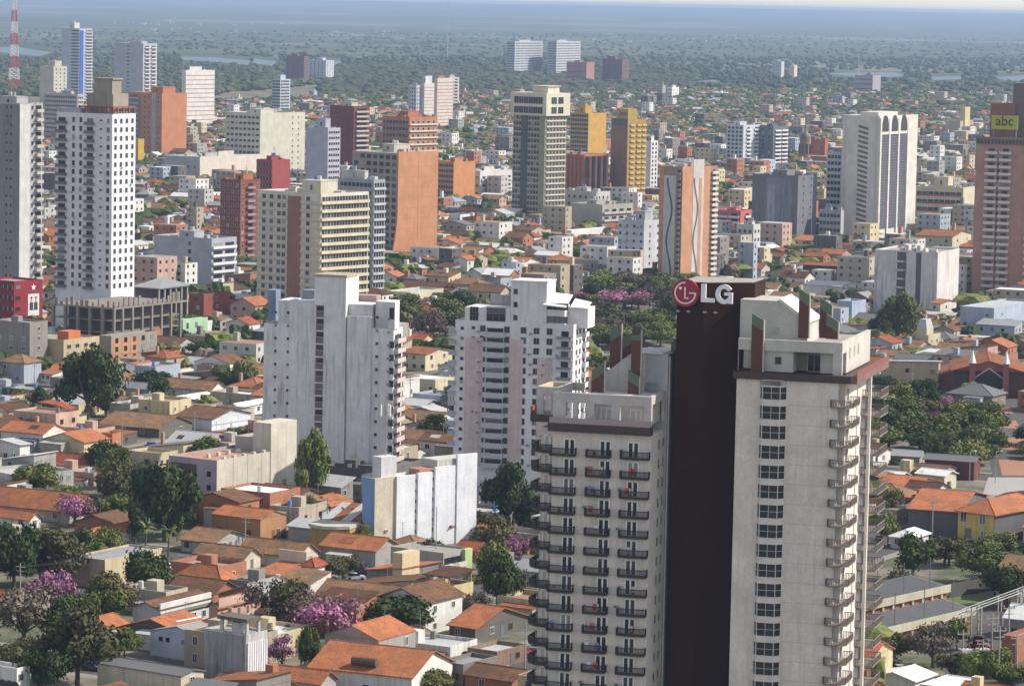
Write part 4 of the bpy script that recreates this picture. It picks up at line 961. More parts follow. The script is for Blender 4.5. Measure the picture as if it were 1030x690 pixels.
mid('apartment_block', 'dull cream block with dark window rows just behind the rust-red roof beams', 78, 44, 84, 95, 150, 34, (.42, .40, .37), 12, [RB()], [W_(3)], .4, (6, (.3, .4, 3)), 'apartment block')
b = Bl('warehouse', 'long warehouse with grey end and pinkish white flank beside the brick tower', 201, 165, 262, 158, 184, 30, 'warehouse'); body(b, (.38, .38, .40), .3, (.4, .39, .37), .6); strip(b, 'R', 0, 1, .1, wall((.60, .53, .48), .2), 0, b.H, 'flank'); b.part('gable', MB().box(-1, .1, b.D * .3, b.D * .55, b.H, b.H + 3, wall((.6, .53, .48), .2))); fac(b, 'F', 2, [W_(5)], 0, b.H); clutter(b, 3, 4, None, (.1, .2, 2)); b.finish()
mid('office_block', 'small mustard yellow block beside the tall white tower', 139, 135.5, 145, 140, 172, 34, (.50, .32, .05), 6, None, None, .2, None, 'office block')
mid('office_tower', 'dark brown hazy tower beyond the trees, left of centre', 306, 288, 311, 57, 84, 30, (.19, .11, .11), 12, [RB()], [RB()], .2, (3, (.3, .4, 4)), 'office tower')
mid('apartment_tower', 'pale blue-white tower next to the dark brown hazy tower', 328, 309, 336, 61, 82, 30, (.48, .5, .56), 9, [('h', fr(0, 4, .1), 1.5, 2, .8)], [W_(3)], .2, (2, (.3, .4, 4)))
mid('office_tower', 'narrow blue glass and white tower above the cream block', 282, 274, 292, 80, 118, 36, (.45, .50, .56), 12, [RB(0, 1, (.5, .55, .6), 2)], [RB(.05, .9, (.5, .5, .5), 1.8)], .15, (1, (.4, .5, 5)), 'office tower')
mid('apartment_tower', 'white tower with orange edges and striped face, right one of its cluster', 440, 437, 456, 79, 134, 36, (.58, .52, .48), 16, None, [('s', 0, 1, 0, .5, .25, (.5, .3, .2))], .2, (2, (.4, .4, 3)), cc=(.42, .17, .09))
mid('apartment_tower', 'white shaft with orange edge in the middle of the striped cluster', 427, 424, 438, 84, 122, 36, (.60, .56, .52), 11, None, [('s', 0, 1, 0, .4, .25, (.5, .3, .2))], .2, (1, (.7, .6, 8)), cc=(.6, .6, .62))
mid('apartment_block', 'grey-lilac lower block at the left of the striped cluster', 419, 411, 426, 86, 122, 36, (.46, .46, .50), 9, [W_(3)], [W_(3)], .2, (2, (.4, .4, 3)), 'apartment block')
mid('apartment_tower', 'balconied cream tower behind the striped cluster', 452, 446, 462, 78, 110, 36, (.50, .46, .40), 10, None, [('b', [.3, .7], 7, 1, (.5, .45, .4), (.55, .5, .45), True, 5)], .2, (1, (.4, .4, 3)))
mid('apartment_block', 'orange block with grey windowed left face right of the orange flared tower', 456.5, 441, 478, 163, 208, 36, (.50, .23, .10), 8, [RB(.02, .98, (.3, .3, .3), 1.6)], None, .2, (2, (.3, .4, 3)), 'apartment block', cc=(.45, .2, .1))
mid('apartment_block', 'low white balconied block between the orange block and the crowned tower', 483, 472, 516, 172, 206, 36, (.60, .60, .57), 4, [W_(2)], [BL(fr(0, 5, .02), 5)], .2, (2, (.3, .3, 3)), 'apartment block')
b = mid('apartment_tower', 'left one of two blue-grey hazy towers on the skyline', 518, 510, 546, 42, 76, 20, (.40, .42, .46), 13, [RB()], [RB()], .2, (5, (.5, .4, 3)))
mid('apartment_tower', 'right one of two blue-grey hazy towers on the skyline', 560, 551, 584, 42, 76, 20, (.42, .43, .46), 13, [RB()], [RB()], .2, (5, (.5, .4, 3)))
for q in [o for o in C.objects if o.type == 'EMPTY' and 'hazy towers on the skyline' in str(o.get('label'))]: q['group'] = 'twin towers on the skyline'
mid('office_block', 'low dark brown block right of the skyline twins', 626, 606, 633, 60, 84, 24, (.16, .085, .085), 6, [RB()], [RB()], .2, (3, (.4, .4, 5)), 'office block')
mid('office_block', 'low pinkish brick block between the skyline twins and the brown block', 590, 570, 598, 63, 84, 24, (.34, .18, .16), 4, [RB()], None, .2, (3, (.3, .4, 3)), 'office block')
mid('apartment_block', 'small bright white block among far red roofs', 676, 671, 683, 88, 102, 30, (.7, .7, .68), 4, [W_(3)], [W_(2)], .1, (1, (.4, .4, 3)), 'apartment block')
mid('apartment_tower', 'bright yellow flank tower with grey front behind the brown one', 592, 574, 610, 114, 168, 36, (.50, .30, .07), 12, [RB(0, 1, (.3, .3, .33), 2)], None, .2, (1, (.4, .4, 6)), cc=(.5, .3, .05))
mid('apartment_tower', 'slim white tower touching the right side of the mustard one', 655, 650, 662, 142, 195, 36, (.62, .61, .6), 12, None, [W_(2, 1.5, 1.6)], .2, (1, (.4, .4, 4)))
b = Bl('silo_block', 'brick-red ribbed block of rounded shafts between two towers', 588, 568, 612, 156, 208, 36, 'tower block'); b.mat = wall((.36, .15, .09), .3); b.rz = b.H
b.part('wall', MB().box(-b.W, 0, 1, b.D, 0, b.H, b.mat))
for k in range(5): b.part('rounded_shaft', MB().cyl(-b.W * (k + .5) / 5, 1, b.W / 11, 0, b.H + (k % 2) * 1.5, 12, mat=b.mat))
for k in range(4): b.part('rounded_shaft', MB().cyl(0, b.D * (k + .6) / 4.2, b.D / 11, 0, b.H - 1, 12, mat=wall((.11, .07, .065), .3)))
b.finish()
mid('apartment_block', 'drab grey-beige block with blank left wall and grey balconies', 606, 574, 637, 206, 238, 38, (.38, .36, .31), 4, None, [BL(fr(0, 4, .02), 6, (.4, .38, .36), (.45, .43, .4))], .3, (4, (.3, .3, 2.5)), 'apartment block')
mid('apartment_block', 'white-roofed block with small dome-topped roof rooms behind the beige block', 600, 568, 614, 193, 224, 38, (.5, .5, .48), 4, [W_(5)], [W_(3)], .3, (5, (.3, .3, 2.5)), 'apartment block')
b = mid('apartment_block', 'worn white block with blue-grey stepped top left of the wave-painted tower', 648, 622, 668, 222, 284, 34, (.52, .54, .58), 8, [('w', [.08, .35, .62, .9], 1.0, 1.2, .9, (.35, .36, .4), 0), ('a', [.25, .75], .7, .7)], [('w', [.3, .7], .9, 1.1, .9, (.35, .36, .4), 0)], .5, (7, (.35, .4, 4.5)), 'apartment block', cc=(.42, .44, .48))
mid('apartment_tower', 'white tower with black-framed balconies, left of a similar one', 748, 731, 765, 126, 172, 36, (.5, .52, .58), 11, [W_(4, 2, 1.6, .04, (.2, .2, .22))], [BL([.3, .75], 6, (.6, .6, .6), (.65, .65, .66))], .2, (2, (.4, .4, 3)))
mid('apartment_tower', 'white and black balconied tower, right of a similar one', 778, 764, 793, 127, 172, 36, (.14, .15, .19), 11, [W_(2, 2, 1.6)], [BL([.3, .75], 8, (.6, .6, .6), (.65, .65, .66))], .2, (2, (.4, .4, 2)))
mid('office_block', 'wide office block with red window panels and cream ends', 969, 921, 981, 189, 230, 24, (.52, .47, .34), 5, [('r', .03, .97, .9, 1.6, 3, (.5, .46, .38)), ('s', .03, .97, .05, .8, .12, (.36, .10, .11))], None, .25, (4, (.3, .4, 6)), 'office block')
mid('office_block', 'low cream block beside the slim yellow-cream shaft', 966, 951, 969, 122, 142, 24, (.40, .38, .27), 4, None, None, .2, None, 'office block')
mid('apartment_tower', 'slim yellow-cream shaft standing alone among far trees', 971, 966, 976, 108, 140, 30, (.56, .47, .26), 8, None, None, .2, None)
mid('office_block', 'brick-red broad block right of the domed church', 830, 805, 833, 141, 168, 24, (.36, .12, .08), 3, [W_(5)], None, .2, (1, (.2, .3, 2)), 'office block')
mid('office_block', 'low pale glass block beneath the arched white tower, left side', 846, 824, 849, 212, 250, 24, (.35, .37, .40), 5, [RB(.02, .98, (.4, .42, .45), 1.7)], None, .2, (2, (.3, .4, 2)), 'office block')
mid('apartment_block', 'red and white balconied block right of the wave-painted tower', 887 - 142, 720, 758, 212, 236, 30, (.5, .16, .14), 4, [BL([.3, .75], 6)], [BL([.5], 6)], .2, (2, (.3, .4, 2)), 'apartment block')
mid('apartment_block', 'cream building with boxed balconies below the rib of the arched tower', 829, 818, 835, 190, 216, 24, (.5, .4, .22), 4, [('h', [.3, .7], 2, 1.6, .8)], None, .3, (2, (.3, .3, 2)), 'apartment block')
mid('office_block', 'small bluish skyline block left of a cream one near the right horizon', 786, 776, 789, 62, 78, 24, (.45, .47, .5), 5, [W_(3)], None, .2, (1, (.4, .4, 3)), 'office block')
mid('office_block', 'small cream skyline shaft near the right horizon', 799, 794, 802, 66, 80, 24, (.6, .52, .36), 5, None, None, .2, (1, (.4, .4, 2)), 'office block')
mid('office_block', 'grey-violet block among far houses below the right horizon', 878, 860, 886, 76, 96, 24, (.32, .3, .34), 4, [RB()], None, .2, (3, (.3, .3, 3)), 'office block')
mid('apartment_block', 'green-white block with small windows beside the arched tower foot', 758, 741, 765, 226, 262, 30, (.5, .52, .5), 4, [W_(3)], [W_(2)], .3, (1, (.3, .4, 2)), 'apartment block')
# church with dome
b = Bl('church', 'brick church with a dark domed drum tower', 812, 800, 822, 141, 170, 30, 'church'); b.mat = wall((.32, .20, .14), .3); r_ = b.W * .42; xc, yc = -b.W * .5, b.D * .4
b.part('drum', MB().cyl(xc, yc, r_, 0, b.H, 14, mat=b.mat).cyl(xc, yc, r_ * 1.08, b.H, b.H + .8, 14, mat=b.mat))
dm = MB(); pr_ = 1.02 * r_
for k in range(6):
    a0, a1 = k * math.pi / 12, (k + 1) * math.pi / 12
    dm.cyl(xc, yc, pr_ * math.cos(a0), b.H + .8 + pr_ * 1.2 * math.sin(a0), b.H + .8 + pr_ * 1.2 * math.sin(a1), 16, max(.2, pr_ * math.cos(a1)), flat((.11, .10, .10), .6, name='dome_lead'))
b.part('dome', dm); b.part('lantern', MB().cyl(xc, yc, r_ * .25, b.H + r_ * 1.2, b.H + r_ * 1.2 + 4, 8, mat=b.mat).cyl(xc, yc, r_ * .3, b.H + r_ * 1.2 + 4, b.H + r_ * 1.2 + 7, 8, .05, flat((.11, .1, .1))))
for k in range(8): a = k * math.pi / 4; b.part('arched_window', MB().box(xc + r_ * math.cos(a) - .6, xc + r_ * math.cos(a) + .6, yc + r_ * math.sin(a) - .6, yc + r_ * math.sin(a) + .6, b.H * .5, b.H * .85, glass()))
b.part('nave', MB().box(-b.W * 1.5, b.W * .9, b.D * .9, b.D * 1.8, 0, b.H * .42, b.mat))
# lattice mast
g = ground(14, 92); M_ = empty('radio_mast', g, .3, 'tall red and white lattice radio mast at the far left', 'radio mast'); Ht = 126
def lat(z0, z1, w0, w1, mat, nm):
    mb = MB(); n = 3
    for k in range(n):
        za, zb = z0 + (z1 - z0) * k / n, z0 + (z1 - z0) * (k + 1) / n; wa = w0 + (w1 - w0) * k / n; wb = w0 + (w1 - w0) * (k + 1) / n
        c0 = [(-wa, -wa), (wa, -wa), (wa, wa), (-wa, wa)]; c1 = [(-wb, -wb), (wb, -wb), (wb, wb), (-wb, wb)]
        for i in range(4):
            j = (i + 1) % 4; mb.bar((*c0[i], za), (*c1[i], zb), .38, mat).bar((*c0[i], za), (*c1[j], zb), .24, mat).bar((*c0[j], za), (*c1[i], zb), .24, mat).bar((*c1[i], zb), (*c1[j], zb), .24, mat)
    mb.build(nm, None, M_)
rd, wt = flat((.38, .06, .04), .6, name='mast_red'), flat((.62, .6, .6), .6, name='mast_white')
for k in range(9):
    z0, z1 = Ht * k / 9, Ht * (k + 1) / 9; f = lambda z: 4.6 * (1 - z / Ht) + 1.5
    lat(z0, z1, f(z0), f(z1), rd if k % 2 == 0 else wt, 'mast_section')
for (px, yb_, yt_) in ((450, 60, -1), (863, 84, 52)):
    g = ground(px, yb_); t = atY(px, yt_, g.y).z; o = MB().bar((0, 0, 0), (0, 0, t), .8, flat((.42, .38, .38)), .4); o = o.build('radio_pole', None, None, g)
    tag(o, 'thin pale radio pole against the plain, %s' % ('near the middle' if px < 500 else 'above the arched tower'), 'radio pole')
# ================================================================== ground, streets, river
m, nt, bs = nodes('land')
v = coords(nt, (1, 1, 1), False)
tc = _n(nt, 'ShaderNodeTexCoord'); sp = _n(nt, 'ShaderNodeSeparateXYZ'); nt.links.new(tc.outputs['Object'], sp.inputs[0])
city = mixc(nt, ramp(nt, noise(nt, v, .09, 6, .7), [(.35, 0.), (.65, 1.)]), (.17, .14, .11), (.09, .10, .055))
city = mixc(nt, ramp(nt, noise(nt, v, .02, 4), [(.5, 0.), (.62, 1.)]), city, (.22, .20, .18))
mp = _n(nt, 'ShaderNodeMapping'); mp.inputs['Scale'].default_value = (1, .8, 1); nt.links.new(tc.outputs['Object'], mp.inputs[0])
far = mixc(nt, ramp(nt, noise(nt, mp.outputs[0], .0011, 8, .7), [(.38, 0.), (.62, 1.)]), (.042, .058, .034), (.11, .125, .066))
far = mixc(nt, ramp(nt, noise(nt, mp.outputs[0], .008, 6, .75), [(.45, 0.), (.6, .7)]), far, (.035, .05, .03))
far = mixc(nt, ramp(nt, noise(nt, mp.outputs[0], .0005, 5, .6), [(.55, 0.), (.6, .8)]), far, (.17, .17, .11))
mr = _n(nt, 'ShaderNodeMapRange'); mr.inputs[1].default_value = 4700; mr.inputs[2].default_value = 5400
nt.links.new(sp.outputs[1], mr.inputs[0])
nt.links.new(mixc(nt, mr.outputs[0], city, far), bs.inputs['Base Color']); bs.inputs['Roughness'].default_value = 1; bs.inputs['Specular IOR Level'].default_value = .1
gm = MB()
ys = [-300, 400, 800, 1600, 3200, 6000, 12000, 18000, 22000, 27000, 33000, 40000]
def rise_(y): return 0 if y < 18000 else 104 * ((y - 18000) / 22000) ** 1.15
for a, c in zip(ys, ys[1:]): gm.face([(-19000, a, rise_(a)), (19000, a, rise_(a)), (19000, c, rise_(c)), (-19000, c, rise_(c))])
tag(gm.build('ground', m), kind='structure')
# street grid
AL0 = R(29); EX = Vector((math.cos(AL0), -math.sin(AL0), 0)); EY = Vector((math.sin(AL0), math.cos(AL0), 0)); O0 = ground(250, 560)
def uv(u, v_): return O0 + EX * u + EY * v_
PITCH_B, ST = 112.0, 13.0
asph, nt2, b2 = nodes('asphalt'); v = coords(nt2, (1, 1, 1), False)
nt2.links.new(mixc(nt2, noise(nt2, v, .4, 6, .7), (.04, .04, .042), (.085, .082, .08)), b2.inputs['Base Color']); b2.inputs['Roughness'].default_value = .9
pave, nt2, b2 = nodes('pavement'); v = coords(nt2, (1, 1, 1), False)
nt2.links.new(mixc(nt2, noise(nt2, v, .5, 6, .7), (.15, .14, .125), (.27, .25, .23)), b2.inputs['Base Color']); b2.inputs['Roughness'].default_value = .9
yard, nt2, b2 = nodes('yard'); v = coords(nt2, (1, 1, 1), False)
nt2.links.new(mixc(nt2, ramp(nt2, noise(nt2, v, .07, 6, .7), [(.42, 0.), (.58, 1.)]), (.17, .145, .12), (.055, .075, .03)), b2.inputs['Base Color']); b2.inputs['Roughness'].default_value = .95
rd_ = MB(); pv = MB(); mk = MB(); BLOCKS = []
def vis(p, m=60):
    if p.y < 250: return False
    x, y = proj(p); return -m < x < 1030 + m and y < 760
for i in range(-16, 24):
    for j in range(-6, 42):
        c = uv((i + .5) * PITCH_B, (j + .5) * PITCH_B)
        if c.y < 450 or c.y > 4900 or not vis(c, 250): continue
        BLOCKS.append((i, j))
        a, b_ = i * PITCH_B, j * PITCH_B; w_ = PITCH_B - ST
        q = [uv(a, b_), uv(a + w_, b_), uv(a + w_, b_ + w_), uv(a, b_ + w_)]
        pv.slab([(p.x, p.y, .13) for p in q], .12, pave)
        k = 2.6; q = [uv(a + k, b_ + k), uv(a + w_ - k, b_ + k), uv(a + w_ - k, b_ + w_ - k), uv(a + k, b_ + w_ - k)]
        pv.face([(p.x, p.y, .136) for p in q], yard)
        q = [uv(a - ST, b_ - ST), uv(a + w_, b_ - ST), uv(a + w_, b_), uv(a - ST, b_)]; rd_.face([(p.x, p.y, .004) for p in q], asph)
        q = [uv(a - ST, b_), uv(a, b_), uv(a, b_ + w_), uv(a - ST, b_ + w_)]; rd_.face([(p.x, p.y, .004) for p in q], asph)
        if c.y < 1800:
            wm = flat((.55, .55, .52), .8, name='road_paint')
            for t in range(0, int(w_), 7):
                q = [uv(a - ST / 2 - .08, b_ + t), uv(a - ST / 2 + .08, b_ + t), uv(a - ST / 2 + .08, b_ + t + 3), uv(a - ST / 2 - .08, b_ + t + 3)]; mk.face([(p.x, p.y, .009) for p in q], wm)
                q = [uv(a + t, b_ - ST / 2 - .08), uv(a + t + 3, b_ - ST / 2 - .08), uv(a + t + 3, b_ - ST / 2 + .08), uv(a + t, b_ - ST / 2 + .08)]; mk.face([(p.x, p.y, .009) for p in q], wm)
tag(rd_.build('road'), kind='structure'); tag(pv.build('pavement'), kind='structure'); tag(mk.build('road_markings'), kind='structure')
# river arms and ponds seen as pale streaks
def ppoly(pts, z): return [(g.x, g.y, z) for g in (ground(x, y, z) for x, y in pts)]
rm, nt2, b2 = nodes('river_water'); b2.inputs['Base Color'].default_value = (.09, .13, .16, 1); b2.inputs['Roughness'].default_value = .5; b2.inputs['Specular IOR Level'].default_value = .25
rv = MB()
RIV = ([(-30, 47), (20, 48), (52, 53), (40, 57), (0, 53), (-30, 52)], [(180, 57), (215, 58), (252, 61), (250, 66), (222, 63), (185, 61)], [(253, 59), (278, 62), (276, 67), (255, 64)], [(325, 60), (345, 62), (340, 66), (327, 64)],
            [(830, 74), (900, 73), (912, 77), (870, 79)], [(930, 78), (965, 77), (970, 80), (940, 81)], [(700, 82), (720, 81), (722, 83)], [(1000, 78), (1035, 76), (1035, 82), (1010, 81)])
for pts in RIV:
    rv.face(ppoly(pts, .3)[::-1], rm)
tag(rv.build('river'), kind='structure')
# plaza road and orange paving at the right
pm_ = flat((.30, .15, .09), .9, name='orange_paving'); rp = MB(); r2 = MB()
r2.face(ppoly([(1002, 500), (984, 400), (996, 398), (1040, 398), (1040, 500)], .15)[::1], asph)
for q_ in ([(1008, 478), (1004, 462), (1040, 462), (1040, 478)], [(1003, 452), (1001, 440), (1040, 440), (1040, 452)], [(1005, 430), (1004, 424), (1022, 423), (1026, 431)], [(1000, 416), (998, 411), (1016, 410), (1020, 416)]): rp.face(ppoly(q_, .16), pm_)
r3 = flat((.30, .29, .28), .9, name='pale_pavement'); r2.face(ppoly([(988, 498), (994, 480), (1004, 480), (1030, 480), (1035, 498)], .165), r3)
r2.face(ppoly([(866, 560), (878, 545), (892, 534), (902, 533), (890, 548), (878, 566)], .16), asph)
tag(r2.build('plaza_road'), kind='structure'); tag(rp.build('plaza_paving'), kind='structure')
gy_ = MB().face(ppoly([(950, 690), (952, 640), (965, 612), (1045, 606), (1045, 700)], .168), flat((.075, .07, .065), .95, name='yard_gravel')); tag(gy_.build('gravel_yard'), kind='structure')
gl, nt2, b2 = nodes('lawn'); v = coords(nt2, (1, 1, 1), False); nt2.links.new(mixc(nt2, noise(nt2, v, .6, 5, .7), (.05, .085, .02), (.12, .15, .045)), b2.inputs['Base Color']); b2.inputs['Roughness'].default_value = .95
lw = MB(); lw.face(ppoly([(950, 604), (955, 595), (1000, 596), (1012, 604), (985, 614), (955, 616)], .17), gl); tag(lw.build('lawn'), kind='structure')
# ================================================================== houses one can name
CR, TN, PW, GY, DG, VT, PK, YL, BR, CO = (.56, .50, .40), (.42, .34, .23), (.68, .67, .65), (.34, .33, .31), (.14, .13, .12), (.38, .36, .42), (.50, .33, .30), (.55, .42, .16), (.33, .15, .09), (.40, .39, .37)
house('flat_block', 'tan block with grey metal roof, streaked violet end and cream flank', 105.6, 72, 163, 563, 592, 30, 'flat', 0, 'grey', (.48, .41, .28), wins=(0, 0), stain=.5, par=.4, cat='building')
b = house('walled_house', 'brown tiled house behind a long white parapet wall, lower left', 160, 134, 211, 612, 636, 30, 'gy', 1.6, 'brown', (.56, .56, .56), wins=(0, 5), stain=.6)
strip(b, 'R', 0, 1, .35, wall((.62, .62, .62), .4), b.H - 1, b.H + .9, 'parapet'); strip(b, 'R', 0, 1, .5, wall((.2, .2, .2), .3), b.H - 1.5, b.H - 1.1, 'cornice')
house('house', 'small orange hipped house with cream and reddish walls, lower left', 101, 86, 127.5, 630, 650, 32, 'hip', 2.4, 'orange', (.55, .50, .38), wins=(1, 1))
b = house('gabled_hall', 'blue-white gabled hall with ridge roof of pale grey sheets, lower left', 205, 151, 229, 642, 668, 36, 'gy', 2.2, 'grey', (.50, .54, .64), wins=(0, 2), stain=.2, over=.2, cat='hall')
for u in (.2, .33, .62, .76, .92): b.part('window', win_mesh(.9, .8, (.4, .4, .42), 0) and MB().box(-b.W + u * b.W - .45, -b.W + u * b.W + .45, -.05, .02, 3.0, 3.8, glass()))
b.part('ridge_cap', MB().bar((-b.W / 2, -.2, b.H + 2.3), (-b.W / 2, b.D, b.H + 2.3), .16, flat((.7, .7, .7))))
b = T('stained_tower', 'low black-streaked white building with open roof frame and white louvred flank', 247.5, 206, 269, 638, 705, 36, (.50, .50, .49), 1.0, .4, 'building'); W, D, H = b.W, b.D, b.H
b.part('stain_panel', MB().box(-W * .98, -W * .05, -.05, 0, H * .1, H - .3, wall((.30, .30, .30), 1.0, (.02, .02, .02))))
mb = MB(); z = H - .2
for x in (-W * .66, -.6): mb.box(x, x + .5, .3, .8, z, z + 2.2, b.mat).box(x, x + .5, D * .6, D * .6 + .5, z, z + 2.2, b.mat)
b.part('roof_frame', mb); b.part('frame_roof', MB().box(-W * .7, .1, 0, D * .68, z + 2.2, z + 2.8, wall((.12, .12, .1), .5))); b.part('water_tank', MB().cyl(-W * .35, D * .3, 1.0, z, z + 1.8, 10, mat=flat((.45, .45, .45))))
for k in range(9): b.part('louvre', MB().box(0, .25, D * (k + .5) / 9.5, D * (k + .5) / 9.5 + .4, 1, H - 1.5, wall((.65, .66, .7), .1)))
b.finish()
b = house('shed', 'wide flat shed roof of dark grey sheets at the lower left edge of frame', 182, 98, 205, 679, 712, 34, 'gx', 1.0, 'dkgrey', CR, wins=(0, 1), cat='shed', over=.3)
house('house', 'bright orange double-hipped house among brown roofs, lower left', 222, 178, 238, 582, 596, 30, 'hip', 3.2, 'orange', BR, wins=(3, 1))
house('house', 'wide low brown tiled house below the bright orange hipped one', 214, 168, 240, 600, 611, 30, 'gx', 3.0, 'brown', BR, wins=(2, 1))
house('house', 'long tan gabled house above the bright orange hipped one', 215, 182, 248, 547, 558, 30, 'gx', 2.8, 'tan', CO, wins=(2, 1))
house('house', 'tan-brown house with pale parapet, right of the long tan gabled one', 245, 196, 262, 562, 574, 30, 'gx', 2.6, 'tan', CR, wins=(2, 1))
b = house('rowhouse', 'salmon pink row facade with cornice near the lower left', 219, 211, 262, 609, 634, 30, 'gy', 1.5, 'tan', (.52, .31, .27), wins=(0, 0), stain=.2)
strip(b, 'R', 0, 1, .3, wall((.56, .36, .31), .2), b.H - .8, b.H + 1.2, 'cornice')
for k in range(5): b.part('window', MB().box(-.02, .08, b.D * (k + .4) / 5, b.D * (k + .6) / 5, 1.4, 3.4, flat((.12, .09, .06))))
house('house', 'bright orange mono-roofed house with bare brick flank beside the cream end wall', 262, 213, 288, 522, 545, 32, 'gx', 2.2, 'orange', (.40, .22, .12), wins=(2, 1), over=.2)
house('house', 'red-orange roofed house with white metal patch cut by the left edge', 12, -22, 34, 608, 624, 30, 'gx', 3, 'red', CO, wins=(1, 1))
house('long_house', 'very wide orange-brown tiled roof at the left edge', 70, -40, 106, 514, 527, 26, 'gx', 4.5, 'rust', CO, wins=(3, 1))
house('house', 'pale orange roof above white wall, left edge, below the wide orange-brown roof', 30, -20, 41, 526, 534, 30, 'gx', 2, 'orange', PW, wins=(2, 1))
b = house('long_house', 'orange roof with long grey-white wall behind the round dark tree', 92, 84, 132, 541, 552, 30, 'gy', 2, 'orange', PW, wins=(0, 0))
b = house('house', 'grey-white corner building with arched openings at the bottom left corner', 17, -20, 30, 672, 705, 34, 'flat', 0, 'grey', PW, wins=(0, 1), cat='building')
for u in (.62, .8, .95): b.part('arched_opening', MB().extr([(-b.W + u * b.W + 1.0 * math.cos(t * math.pi / 8), b.H - 3.2 + 1.0 * math.sin(t * math.pi / 8)) for t in range(9)] + [(-b.W + u * b.W - 1.0, b.H - 6), (-b.W + u * b.W + 1.0, b.H - 6)], -.05, .0, flat((.05, .05, .05))))
house('house', 'broad tan tiled roof left of the small white kiosk with orange hip', 300, 240, 320, 560, 572, 28, 'gx', 3.4, 'tan', CR, wins=(2, 1))
b = house('kiosk', 'small white two-storey kiosk with orange hip roof', 316, 304, 328, 568, 588, 30, 'hip', 1.6, 'red', PW, wins=(1, 1), cat='house', wsz=(.9, 1.6))
b = house('house', 'orange lean roof behind a cream parapet left of the kiosk', 280, 256, 308, 579, 592, 30, 'sy', 1.8, 'orange', CR, wins=(1, 2)); b.part('parapet', MB().box(-b.W - 1, 0, b.D, b.D + .4, b.H - .5, b.H + 3.4, wall(CR, .3)))
b = house('house', 'black-stained house with orange lean roof and cream chimney block', 404, 369, 441, 577, 597, 36, 'sx', 1.8, 'orange', (.22, .20, .18), wins=(0, 2), stain=1)
b.part('chimney_block', MB().box(-b.W * .25, b.D * .02, -.2, b.D * .45, b.H - .5, b.H + 4.2, wall((.55, .45, .30), .3)))
b = house('house', 'cream house with a dark terrace canopy right of the black-stained one', 452, 428, 476, 590, 613, 34, 'flat', 0, 'dkbrown', (.56, .47, .27), wins=(1, 2)); b.part('canopy', MB().slab([(-b.W - .5, -.5, b.H + 2.0), (.5, -.5, b.H + 2), (.5, b.D, b.H + 2.6), (-b.W - .5, b.D, b.H + 2.6)], .2, roofmat('dkbrown')))
for x in (-b.W, -.3): b.part('canopy_post', MB().box(x, x + .25, 0, .25, b.H, b.H + 2, flat((.3, .25, .15))).box(x, x + .25, b.D * .9, b.D * .9 + .25, b.H, b.H + 2.4, flat((.3, .25, .15))))
b = T('apartment_block', 'grey flat-roofed block with white and pale green balconies below the white and blue block', 446, 393, 472, 556, 586, 34, (.34, .33, .30), .7, .5, 'apartment block'); fac(b, 'R', 2, [('b', [.2, .5], 5, 1, (.5, .5, .5), (.6, .55, .5), True, 3)], 0, b.H - .5); strip(b, 'R', .72, 1, .8, wall((.42, .55, .25), .2), 0, b.H, 'green_panel'); b.part('aerial', MB().bar((-4, 3, b.H), (-4, 3, b.H + 9), .1, flat((.25, .25, .25)))); b.finish()
b = T('apartment_block', 'white and blue narrow block with ribbed white flank and phone aerials on top', 377, 365, 478, 481, 556, 48, (.66, .66, .70), .3, .8, 'apartment block'); W, D, H = b.W, b.D, b.H
strip(b, 'F', 0, 1, .06, wall((.20, .32, .56), .5), 0, H - .2, 'blue_panel')
strip(b, 'R', 0, .2, .1, wall((.54, .49, .39), .3), 0, H, 'cream_panel')
for u in (.06, .14): fac(b, 'R', 6, [('w', [u], .9, 1.9, .8, (.25, .22, .2), 0)], 2, H - 1)
for u0, u1, h in ((.2, .38, 0), (.41, .55, .3), (.58, .78, 1.2), (.80, 1.0, 3.5)): strip(b, 'R', u0, u1, .6, wall((.68, .70, .75), .25), 0, H + h, 'white_fin')
fac(b, 'R', 6, [('h', [.395, .565, .79], .7, .7, 1.4)], 2, H - 1); fac(b, 'R', 6, [('w', [.93], 2.4, 2.2, .8, (.6, .6, .6), 2)], H - 4, H + 1, 5) if False else None
b.part('lift_room', MB().box(-W * .8, -.3, 2, D * .22, H - .8, H + 4.4, wall((.6, .6, .62), .5))); b.part('roof_room', MB().box(-W, -.5, D * .45, D * .8, H - .7, H + .9, wall((.42, .22, .16), .4))); b.part('roof_slab', MB().box(-W * 1.4, -.2, D * .62, D, H - .7, H + 2.6, wall((.5, .5, .47), .7)))
mb = MB(); am = flat((.45, .45, .45), .4, name='galvanised'); mb.bar((-2, D * .16, H + 4), (-2, D * .16, H + 17), .16, am)
for q in range(3): a = q * 2.1; mb.box(-2 + 1.2 * math.cos(a) - .2, -2 + 1.2 * math.cos(a) + .2, D * .16 + 1.2 * math.sin(a) - .2, D * .16 + 1.2 * math.sin(a) + .2, H + 13, H + 15.5, flat((.55, .55, .55))); mb.bar((-2, D * .16, H + 14), (-2 + 1.2 * math.cos(a), D * .16 + 1.2 * math.sin(a), H + 14), .07, am)
mb.bar((-2.2, D * .16 - .1, H + 4), (-2.2, D * .16 - .1, H + 15), .06, am)
b.part('phone_mast', mb); b.finish()
house('house', 'orange roofed house just right of the white and blue block, by dark trees', 490, 480, 505, 532, 548, 30, 'gx', 2.5, 'orange', PW, wins=(1, 1))
house('house', 'red-orange roof peeking behind the pale green balconies', 478, 458, 492, 556, 566, 30, 'gx', 2, 'red', BR, wins=(1, 1))
house('long_house', 'wide brown tiled house with white terrace walls above the pink blossom tree', 400, 318, 425, 606, 622, 26, 'gx', 3.6, 'tan', PW, wins=(4, 1))
